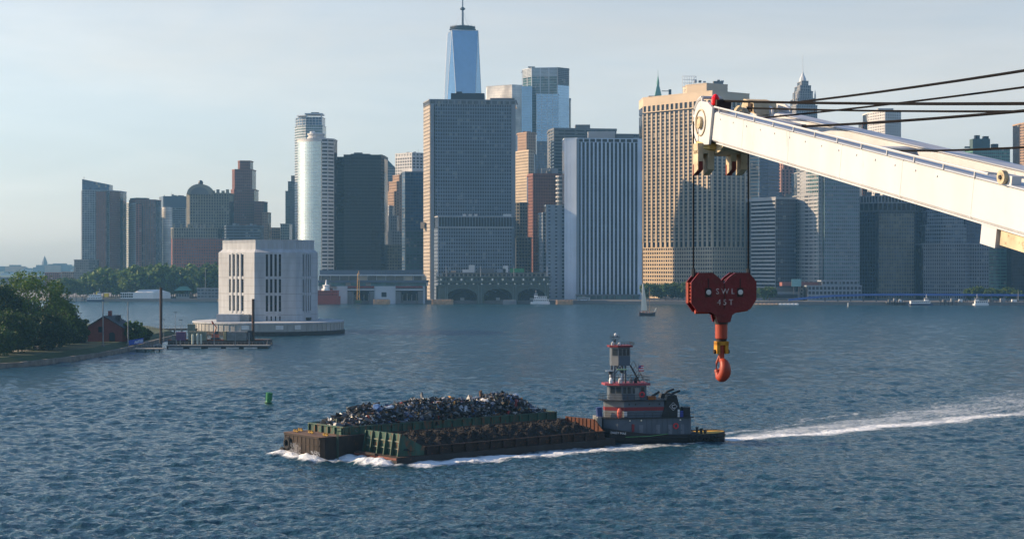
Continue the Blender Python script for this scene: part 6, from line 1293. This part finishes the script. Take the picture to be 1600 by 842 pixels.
stp = MB(); stp.tube([(-6.2, -1.5, 15.2), (-4.3, -1.5, 11.8)], .08, 4); stp.tube([(-6.2, -.7, 15.2), (-4.3, -.7, 11.8)], .08, 4); stp.tube([(-5.6, -1.5, 16.0), (-3.7, -1.5, 12.6)], .05, 4)
for k in range(9): f = k / 9; stp.box(-6.1 + 1.9 * f - .12, -6.1 + 1.9 * f + .12, -1.5, -.7, 15.0 - 3.4 * f, 15.05 - 3.4 * f)
for k in range(5): f = k / 4; stp.tube([(-6.2 + 1.9 * f, -1.5, 15.2 - 3.4 * f), (-5.6 + 1.9 * f, -1.5, 16.0 - 3.4 * f)], .04, 4)
stp.build('stair', TK, tg)
fl = thing('flag', 'small striped flag flying from the tug stair', 'flag', (0, 0, 0)); fw2 = tg.matrix_basis @ Vector((-4.6, -1.6, 15.0)); fl.location = fw2; fl.rotation_euler = (0, 0, R(10))
for k in range(5): MB().box(0, 1.0, -.02, .02, -1.0 + k * .22, -1.0 + k * .22 + .22).build('stripe', mat('flag_red', (.5, .03, .05), .8) if k % 2 == 0 else mat('flag_white', (.7, .7, .7), .8), fl)
MB().box(-.005, .42, -.03, .03, -.34, .11).build('canton', mat('flag_blue', (.03, .05, .22), .8), fl); MB().tube([(-.05, 0, -2.4), (-.05, 0, .5)], .03, 4).build('staff', TK, fl)
for sgn in (-1, 1):
    y0, y1 = sorted((sgn * 3.1, sgn * 1.3)); st_ = MB().slab([(-.4, 5.02), (3.9, 5.02), (2.7, 9.3), (.9, 9.3)], 'y', y0, y1).build('funnel', TK, tg)
    MB().tube([(1.6, sgn * 2.2, 9.0), (2.2, sgn * 2.2, 9.6), (3.6, sgn * 2.2, 10.1)], .24, 7).build('exhaust_pipe', TK, st_)
    if sgn < 0:
        em = MB(); c0 = (2.0, -3.13, 7.1); s_ = .78
        for k in range(4): a, b_ = k * math.pi / 2, (k + 1) * math.pi / 2; em.tube([(c0[0] + s_ * math.cos(a), c0[1], c0[2] + s_ * math.sin(a)), (c0[0] + s_ * math.cos(b_), c0[1], c0[2] + s_ * math.sin(b_))], .06, 4)
        em.build('diamond_emblem', mat('emblem_grey', (.35, .36, .37), .6), st_); lo = obj('emblem_letter', text_mesh('C', 1.0, .03), TW, st_); lo.location = (2.0, -3.14, 6.75); lo.rotation_euler = (R(90), 0, 0)
MB().tube([(-2.2, -1.6, 8.4), (-1.9, -1.6, 9.0), (-.4, -1.6, 9.9)], .24, 7).build('exhaust_pipe', TK, tg); MB().box(-2.8, -1.2, -2.2, -.8, 8.42, 9.1).build('orange_locker', mat('orange_locker', (.4, .13, .02), .6), tg)
MB().box(4.1, 5.5, -3.0, -.8, 5.02, 6.9).build('deck_winch_house', TK, tg); MB().box(3.4, 4.0, -3.2, -2.6, 5.02, 6.2).build('blue_drum', mat('blue_drum', (.04, .06, .3), .6), tg); MB().box(2.9, 3.3, -3.2, -2.8, 5.02, 6.5).build('white_vent', TW, tg)
LR = mat('lifering_red', (.55, .04, .05), .6)
def lifering(x_, y_, z_): m_ = MB(); ring(m_, (x_, y_, z_), .46, .14, 'y'); m_.build('life_ring', LR, tg)
lifering(-4.2, -2.68, 9.5); lifering(2.4, -3.62, 3.3)
MB().lathe([(.28, 5.0), (.5, 5.4), (.5, 6.3), (.25, 6.9)], (-8.9, -3.3, 0), 8).build('rolled_raft', mat('raft_orange', (.5, .10, .07), .7), tg); MB().box(-6.5, -6.0, -3.66, -3.5, 2.3, 3.8).build('hose_box', TR, tg)
MB().box(-8.0, -7.3, -3.06, -2.98, 5.3, 6.2).build('white_notice', TW, tg)
for x_ in (-8.9, -6.6, 1.3): MB().lathe([(.14, -.1), (.14, .1)], (x_ + 2, -3.62, 4.5), 8, 'y').build('deck_lamp', mat('lamp_lens', (.8, .75, .6), .3), tg)
for x_ in (-9.3, -8.0, -5.2, -3.2): MB().lathe([(.16, -.06), (.16, .02)], (x_ + 2.4, -3.02, 7.6), 8, 'y').build('porthole', TK, tg)
for (x_, w_) in ((-5.0, .8), (-1.6, .8), (.9, .8), (3.4, .7)):
    d_ = MB().box(x_, x_ + w_, -3.56, -3.49, 1.5, 3.6).build('cabin_door', mat('tug_blue_grey', (.13, .15, .18), .6), tg); MB().box(x_ + .1, x_ + .2, -3.6, -3.56, 2.4, 2.6).build('handle', TK, d_)
pm_ = MB()
for k in range(9): pm_.tube([(-3.5 + k * 1.05, -3.55, 1.2), (-3.5 + k * 1.05, -3.55, 4.7)], .04, 4)
pm_.build('side_pipes', TG, tg); MB().tube([(-12.4, -1.2, 4.9), (-12.6, -1.3, 7.0)], .62, 8).build('blue_tarp_roll', mat('blue_tarp', (.02, .05, .17), .7), tg)
MB().box(-13.0, -12.2, -2.2, 2.2, .8, 5.2).build('push_knee', TL, tg)
for y_ in (-1.9, -1.1, -.3): MB().tube([(-13.1, y_, .5), (-13.1, y_, 5.0)], .22, 6).build('knee_fender', mat('rope_fender', (.25, .24, .2), .9), tg)
hw_ = MB(); hw_.tube([(-8, -4.5, 1.4), (-3, -4.55, 1.5), (0.5, -4.5, 1.9)], .07, 5); hw_.build('green_hawser', mat('hawser_green', (.10, .25, .10), .8), tg)
for y_ in (-1.5, 1.5): m_ = MB(); m_.lathe([(.25, .85), (.25, 2.4), (.36, 2.4), (.36, 2.55)], (8.2, y_, 0), 8); m_.lathe([(.25, .85), (.25, 1.9), (.36, 1.9), (.36, 2.05)], (9.0, y_, 0), 8); m_.build('stern_bitt', TK, tg)
for k in range(3): m_ = MB(); ring(m_, (7.2 + k * .8, -3.3 + .2 * k, 1.15), .34, .16, 'z'); m_.build('rope_coil', mat('white_rope', (.5, .52, .55), .8), tg)
lo = obj('name_lettering', text_mesh('DAISY MAE', .62, .02), TW, tg); lo.location = (-9.35, -4.16, 1.95); lo.rotation_euler = (R(90), 0, R(-7)) ; lo.rotation_euler = (R(86), R(4), R(-9))

# ------------------------------------------------------------------ crane in the foreground
CW = mat('crane_white_paint', (.50, .515, .53), .5, var=.07, scale=1.6, bump=.15, bscale=3, rust=.05, streak=.22); CC = mat('crane_cream_grime', (.48, .40, .27), .7, var=.22, scale=3.0, rust=.22); CD = mat('crane_dark_opening', (.02, .012, .012), .8); CRD = mat('oxide_red', (.16, .028, .022), .7, var=.2, scale=4); WIRE = mat('greasy_wire', (.008, .008, .009), .8, var=.3, scale=12, spec=.08); SIL = mat('sky_tinted_top_steel', (.42, .45, .50), .4, metal=.3)
BX, BPITCH = R(-75), math.atan(.188); cr_o = Vector((PX(1112, 38), 38, 37.36))
cb = thing('crane_boom', 'white twin-girder crane boom reaching in from the right', 'crane', cr_o, (0, BPITCH, BX))
Wd = 1.45
def beam(y0, y1, x0, x1, z0, z1, name, m):
    b = .035
    MB().slab([(y0 + b, z0), (y1 - b, z0), (y1, z0 + b), (y1, z1 - b), (y1 - b, z1), (y0 + b, z1), (y0, z1 - b), (y0, z0 + b)], 'x', x0, x1).build(name, m, cb)
beam(-.2, .2, .25, 30, -.34, .335, 'near_girder', CW); beam(Wd - .2, Wd + .2, .25, 30, -.34, .335, 'far_girder', CW)
for k in range(11): MB().box(2.3 + k * 2.4, 2.325 + k * 2.4, -.203, -.199, -.33, .325).build('weld_seam', CW, cb)
for y_ in (0, Wd): MB().box(.9, 30, y_ - .235, y_ + .235, .337, .36).build('top_flange', SIL, cb); MB().box(.9, 30, y_ - .225, y_ + .225, -.365, -.342).build('bottom_flange', CW, cb)  # bluish top flange: sky reflection put into the colour
rl = MB(); rl.tube([(.7, -.24, .45), (12.4, -.24, .45)], .022, 6)
for k in range(12): rl.tube([(1.0 + k, -.24, .34), (1.0 + k, -.24, .45)], .018, 5)
rl.build('grab_rail', CW, cb)
MB().box(.55, 2.4, .2, Wd - .2, .20, .25).build('head_deck_plate', SIL, cb); MB().box(.5, 2.0, .202, Wd - .202, -.34, .19).build('head_web', CC, cb)
for k in (7.0, 13.5): MB().box(k, k + .3, .2, Wd - .2, -.3, .3).build('cross_beam', CW, cb)
# head cheeks with sheaves between
def cheek(y0, y1):
    pts = [(.55, -.42), (.15, -.47)] + [(-.02 + .47 * math.cos(a), .03 + .50 * math.sin(a)) for a in np.linspace(-2.0, -4.4, 12)] + [(.3, .52), (.62, .42)]
    return MB().slab([(x_, z_) for x_, z_ in pts], 'y', y0, y1)
for y0 in (-.26, .19, Wd - .25, Wd + .2): cheek(y0, y0 + .055).build('cheek_plate', CW, cb)
for y_ in (0, Wd, Wd * .5):
    m_ = MB().lathe([(.05, -.06), (.42, -.06), (.36, -.02), (.36, .02), (.42, .06), (.05, .06)], (-.02, y_, .02), 28, 'y'); m_.build('sheave', CC, cb)
for y_ in (-.27, Wd + .27): MB().lathe([(.14, -.05), (.14, .05)], (-.02, y_, .02), 16, 'y').build('axle_boss', CC, cb); ring(MB(), (-.02, y_ - .05 * (1 if y_ < 0 else -1), .02), .13, .02, 'y').build('boss_ring', CC, cb); ring(MB(), (-.02, y_, .02), .30, .018, 'y', 24).build('cheek_weld', CC, cb)
for (a0, a1, R0) in ((1.75, 2.95, .58), (3.35, 4.5, .60)):
    g_ = MB()
    for y_ in (-.22, .22): g_.tube([(-.02 + R0 * math.cos(a), y_, .02 + R0 * math.sin(a)) for a in np.linspace(a0, a1, 9)], .045, 6)
    for a in (a0, (a0 + a1) / 2, a1): g_.tube([(-.02 + R0 * math.cos(a), -.22, .02 + R0 * math.sin(a)), (-.02 + R0 * math.cos(a), .22, .02 + R0 * math.sin(a))], .04, 6)
    for a in (a0, a1): g_.tube([(-.02 + R0 * math.cos(a), -.22, .02 + R0 * math.sin(a)), (-.02 + .36 * math.cos(a), -.24, .02 + .36 * math.sin(a))], .035, 6)
    g_.build('rope_guard', CW, cb)
MB().slab([(-.2, .1), (.4, .1), (.3, .46), (0, .50)], 'y', Wd + .28, Wd + .36).build('far_head_bracket', CW, cb); MB().slab([(-.35, .30), (.5, .30), (.38, .56), (-.2, .58)], 'y', Wd - .62, Wd - .05).build('far_rope_housing', CC, cb); MB().box(.15, .36, Wd - .65, Wd - .622, .34, .52).build('housing_opening', CD, cb)
lp = MB().lathe([(.075, 0), (.09, .04), (.09, .16), (.05, .23), (.01, .25)], (.42, -.12, .47), 12).build('red_lamp', mat('lamp_red_glass', (.75, .01, .015), .15), cb); MB().lathe([(.10, -.06), (.10, .0)], (.42, -.12, .47), 12).build('lamp_foot', CD, lp)
MB().box(.52, .60, -.15, .2, .40, .60).build('lamp_bracket', CD, cb)
MB().lathe([(.10, -.42), (.30, -.42), (.34, -.54), (.22, -.62), (.02, -.64)], (.02, -.02, 0), 16).build('yellow_bellmouth', mat('worn_yellow_cream', (.62, .42, .14), .6, var=.2, scale=6, rust=.25), cb)
# docking guides for the hook block, hanging plumb below the head
gdp = thing('hook_guide', 'cream forked guides hanging below the boom head, tips dark red', 'crane part', cr_o, (0, 0, BX))
def guide(y0, w_, z1, label=None):
    for (ya, yb) in ((y0, y0 + .13), (y0 + .25, y0 + .40)):
        MB().slab([(-.16, -.62), (.16, -.62), (.16, z1), (.02, z1 - .06), (-.16, z1 - .12)], 'y', ya, yb).build('prong', CC, gdp)
    MB().box(-.165, -.12, y0 + .132, y0 + .248, z1 + .28, -.55).build('prong_web', CRD, gdp); MB().slab([(-.10, z1 + .10), (.165, z1 + .18), (.165, z1 - .02), (-.10, z1 - .10)], 'y', y0 + .015, y0 + .115).build('red_tip', CRD, gdp)
    m_ = MB().box(-.166, -.10, y0 - .004, y0 + .134, z1 - .124, z1 + .12).build('red_tip', CRD, gdp)
guide(-.40, .4, -1.06); guide(.42, .4, -1.05); MB().slab([(-.05, -.36), (1.0, -.36), (.5, -.66), (-.05, -.74)], 'y', .01, .42).build('web_plate', CC, gdp); MB().box(-.14, .14, -.40, .82, -.70, -.46).build('cross_plate', CC, gdp)
for z_ in (-.75, -.92, -1.05): MB().lathe([(.012, -.17), (.012, -.16)], (0, 0, 0), 6, 'x').build('bolt', CD, gdp, loc=(0, .0, z_))
MB().box(12.3, 12.75, -.21, .21, -.68, -.366).build('support_foot', CW, cb); MB().box(12.8, 16, -.16, .16, -.62, -.366).build('lower_box', CC, cb)
MB().lathe([(.11, -.06), (.11, .02), (.07, .04), (.07, -.06)], (12.85, -.24, .46), 18, 'y').build('pin_boss', CC, cb); MB().lathe([(.035, -.06), (.035, .06)], (12.85, -.26, .46), 12, 'y').build('pin', DARKST, cb); MB().box(12.65, 13.05, -.22, -.05, .33, .50).build('boss_lug', CW, cb)
ho = MB()
for k in range(14): ho.lathe([(.02, -.012), (.02, .0)], (1.0 + k * .75, -.202, .20), 6, 'y')
ho.build('bolt_heads', CW, cb, 'stuff')
# boom root and mast outside the frame
MB().box(29.5, 31, -.4, Wd + .4, -9, .6).build('pedestal', CW, cb)
# the guides are parts of the boom: hand them over, keeping them plumb
for ch in list(gdp.children):
    ch.parent = cb; ch.location = Matrix.Rotation(-BPITCH, 3, 'Y') @ ch.location; ch.rotation_euler = (0, -BPITCH, 0)
bpy.data.objects.remove(gdp)
bpy.context.view_layer.update()
# wires, each a thing of its own
def wire(label, p0, p1, r=.028):
    a, b = Vector(p0), Vector(p1); m_ = 14; pts = [a + (b - a) * (k / m_) - Vector((0, 0, .12 * 4 * (k / m_) * (1 - k / m_))) for k in range(m_ + 1)]
    o = thing('wire_rope', label, 'cable', a, group='crane wire ropes'); MB().tube([p - a for p in pts], r * .85, 6).build('strands', WIRE, o); MB().lathe([(r * 1.25, -.05), (r * 1.25, .05)], (0, 0, 0), 8, 'x').build('socket', DARKST, o); return o
M_ = cb.matrix_basis
def BP(s, w, h): return M_ @ Vector((s, w, h))
def through(p, px, py, d):   # continue the line from p through the point seen at (px, py) at depth d, well past it
    q = P(px, py, d); return p + (q - p) * 2.2
wr = [('topmost black wire running up to the right edge', BP(1.0, Wd + .1, .62), (1600, 99, 26), .03),       ('thick upper wire of the near-level pair over the boom head', BP(.35, .05, .56), (1600, 150.5, 26), .036), ('thin lower wire of the near-level pair over the boom head', BP(.40, Wd * .5, .42), (1600, 163, 27), .026),
      ('wire crossing down to the middle of the near girder', BP(4.2, .35, .38), (1600, 161.5, 25.5), .032), ('lowest black wire, level, ending at the far girder', BP(6.0, Wd - .5, .10), (1600, 218.5, 25.5), .024), ('second wire from the top, slanting from inside the boom head', BP(1.6, .5, .30), (1600, 125.5, 27.5), .024)]
for lab, p_, (px, py, d), r in wr: wire(lab, p_, through(p_, px, py, d), r)

# hook block: hangs plumb, its face turned along the boom
uh = Vector((math.cos(BX), math.sin(BX), 0)); rh = Vector((-math.sin(BX), math.cos(BX), 0))
HBc = P(1127, 455, 38.3)
hb = thing('hook_block', 'dark red heart-shaped hook block hanging on two wires, lettered SWL 45T', 'hook block', HBc, (0, 0, BX))   # local x points at the camera side, y to the right
HR = mat('hook_block_red', (.135, .007, .010), .42, var=.25, scale=4, bump=.2, bscale=18, rust=.16); HRL = mat('hook_orange_red', (.30, .040, .018), .5, var=.18, scale=6, rust=.12); HY = mat('hook_yellow', (.48, .22, .015), .5, var=.2, scale=8, rust=.2)
s_ = 38.3 / FPX
def hp(px, py): return ((px - 1127) * s_ * 1.02, (455 - py) * s_)
out = [hp(*q) for q in ((1084, 487), (1073.5, 473), (1073.5, 441), (1086, 426), (1108, 426), (1119, 434), (1126.5, 443), (1134, 434), (1145, 426), (1168, 426), (1180, 440), (1180, 468), (1170, 483), (1150, 486), (1140, 492), (1137, 503), (1117, 503), (1114, 492), (1105, 487))][::-1]
for xa, xb, nm in ((.13, .18, 'front_cheek'), (-.18, -.13, 'back_cheek')): MB().slab(out, 'x', xa, xb).build(nm, HR, hb, fix=True)
inner = [(y * .93, z * .9) for y, z in out]; MB().slab(inner, 'x', -.03, .03).build('middle_plate', mat('block_inner_dark', (.05, .012, .010), .7), hb, fix=True)
for px in (1101, 1153):
    y_, z_ = hp(px, 455); MB().lathe([(.05, -.11), (.36, -.11), (.30, -.05), (.30, .05), (.36, .11), (.05, .11)], (0, y_, z_), 24, 'x').build('sheave', CD, hb)
    MB().box(.18, .192, y_ - .075, y_ + .075, z_ - .13, z_ + .08).build('axle_keeper', mat('block_oily_black', (.015, .008, .008), .5), hb); MB().lathe([(.06, .19), (.06, .215), (.03, .22)], (0, y_, z_ - .02), 12, 'x').build('grease_nipple', mat('grease_grey', (.55, .55, .52), .4), hb)
    MB().box(.181, .185, y_ - .012, y_ + .012, z_ + .08, z_ + .30).build('oil_streak', mat('block_oily_black', (.015, .008, .008), .5), hb)
for q0, q1 in (((1073.5, 473), (1073.5, 441)), ((1180, 440), (1180, 468)), ((1084, 487), (1105, 487)), ((1150, 486), (1170, 483))):
    a, b_ = hp(*q0), hp(*q1); MB().tube([(0, a[0], a[1]), (0, b_[0], b_[1])], .05, 6).build('spacer_bar', HRL, hb)
for k in range(6): y_, z_ = hp(1075, 443 + k * 5.5); MB().tube([(-.16, y_, z_), (.16, y_, z_)], .022, 6).build('tie_bolt', HRL, hb)  # orange red puts the sunlit left edge into the colour
WTXT = mat('stencil_white', (.45, .36, .34), .7, var=.5, scale=14)
for body, py in (('S W L', 459), ('4 5 T', 476)):
    lo = obj('stencil_lettering', text_mesh(body, .185, .004), WTXT, hb); lo.location = (.186, hp(1128.5, 0)[0], hp(0, py)[1]); lo.rotation_euler = (R(90), 0, R(90))
MB().slab([hp(1126.2, 443), hp(1128.2, 443), hp(1128.2, 482), hp(1126.2, 482)][::-1], 'x', .181, .187).build('centre_seam', mat('block_inner_dark', (.05, .012, .010), .7), hb)
z0 = hp(0, 500)[1]
MB().lathe([(.10, z0 + .1), (.16, z0), (.16, z0 - .09), (.13, z0 - .10)], n=16).build('swivel_collar', mat('block_oily_black', (.015, .008, .008), .5), hb); MB().lathe([(.145, z0 - .08), (.145, z0 - .42), (.12, z0 - .44)], n=18).build('swivel_barrel', HRL, hb, smooth=False); MB().lathe([(.125, z0 - .42), (.125, z0 - .49)], n=16).build('swivel_nut', CD, hb)
zy = z0 - .49
for y_ in (-.105, .105): MB().slab([(y_ - .04, zy - .29), (y_ + .035, zy - .29), (y_ + .035, zy - .02), (y_ - .04, zy - .02)], 'x', -.1, .1).build('shackle_cheek', HY, hb)
MB().box(-.10, .10, -.145, .145, zy - .09, zy).build('shackle_yoke', HY, hb); MB().lathe([(.05, -.19), (.05, .19)], (0, 0, zy - .24), 10, 'y').build('shackle_pin', CD, hb); MB().tube([(0, 0, zy - .08), (0, 0, zy - .40)], .075, 8).build('hook_shank', HRL, hb)
zh = zy - .66
ha = R(74); hd = Vector((math.sin(ha), math.cos(ha), 0))
pts = [Vector((0, 0, zy - .34)), Vector((0, 0, zy - .46))] + [hd * (.15 * math.cos(a)) + Vector((0, 0, zh + .02 + .20 * math.sin(a))) for a in np.linspace(1.3, -3.0, 18)]
rr2 = [.065, .065] + [.065 + .06 * math.sin(math.pi * min(1, k / 15)) ** .8 for k in range(18)]
hk = MB(); nh = 10; base_ = []
for k, p_ in enumerate(pts):
    t_ = (pts[min(k + 1, len(pts) - 1)] - pts[max(k - 1, 0)]).normalized(); e2 = Vector((math.cos(ha), -math.sin(ha), 0)); g2 = t_.cross(e2)
    for j in range(nh): w2 = 2 * math.pi * j / nh; hk.v.append(tuple(p_ + (e2 * math.cos(w2) * 1.15 + g2 * math.sin(w2)) * rr2[k]))
for k in range(len(pts) - 1):
    for j in range(nh): hk.f.append((k*nh + j, k*nh + (j+1) % nh, (k+1)*nh + (j+1) % nh, (k+1)*nh + j))
hk.f.append(tuple((len(pts)-1)*nh + j for j in range(nh)))
hk.build('hook', HRL, hb, smooth=True, fix=True)
for y_ in (-.07, .07): MB().tube([(.0, y_ * .7, zy - .34), hd * -.06 + Vector((.02, y_ * 1.2, zh + .16)), hd * -.14 + Vector((0, y_ * .5, zh - .02))], .028, 6).build('safety_latch', HRL, hb)
for px, w_, lab in ((1081.5, 0, 'left'), (1171.5, Wd, 'right')):
    top = BP(-.35, w_, 0.0) if w_ == 0 else BP(-.05, w_, -.1); q = hp(px, 432); b_ = HBc + rh * q[0] + Vector((0, 0, q[1]))
    o = thing('hoist_rope', lab + ' hoist wire holding up the red hook block', 'cable', b_, group='hoist ropes'); v_ = Vector((0, 0, top.z - b_.z)); MB().tube([(0, 0, 0), v_], .019, 6).build('strands', WIRE, o); MB().tube([(.0, 0, .0), (0, 0, .18)], .05, 6).build('rope_socket', DARKST, o)
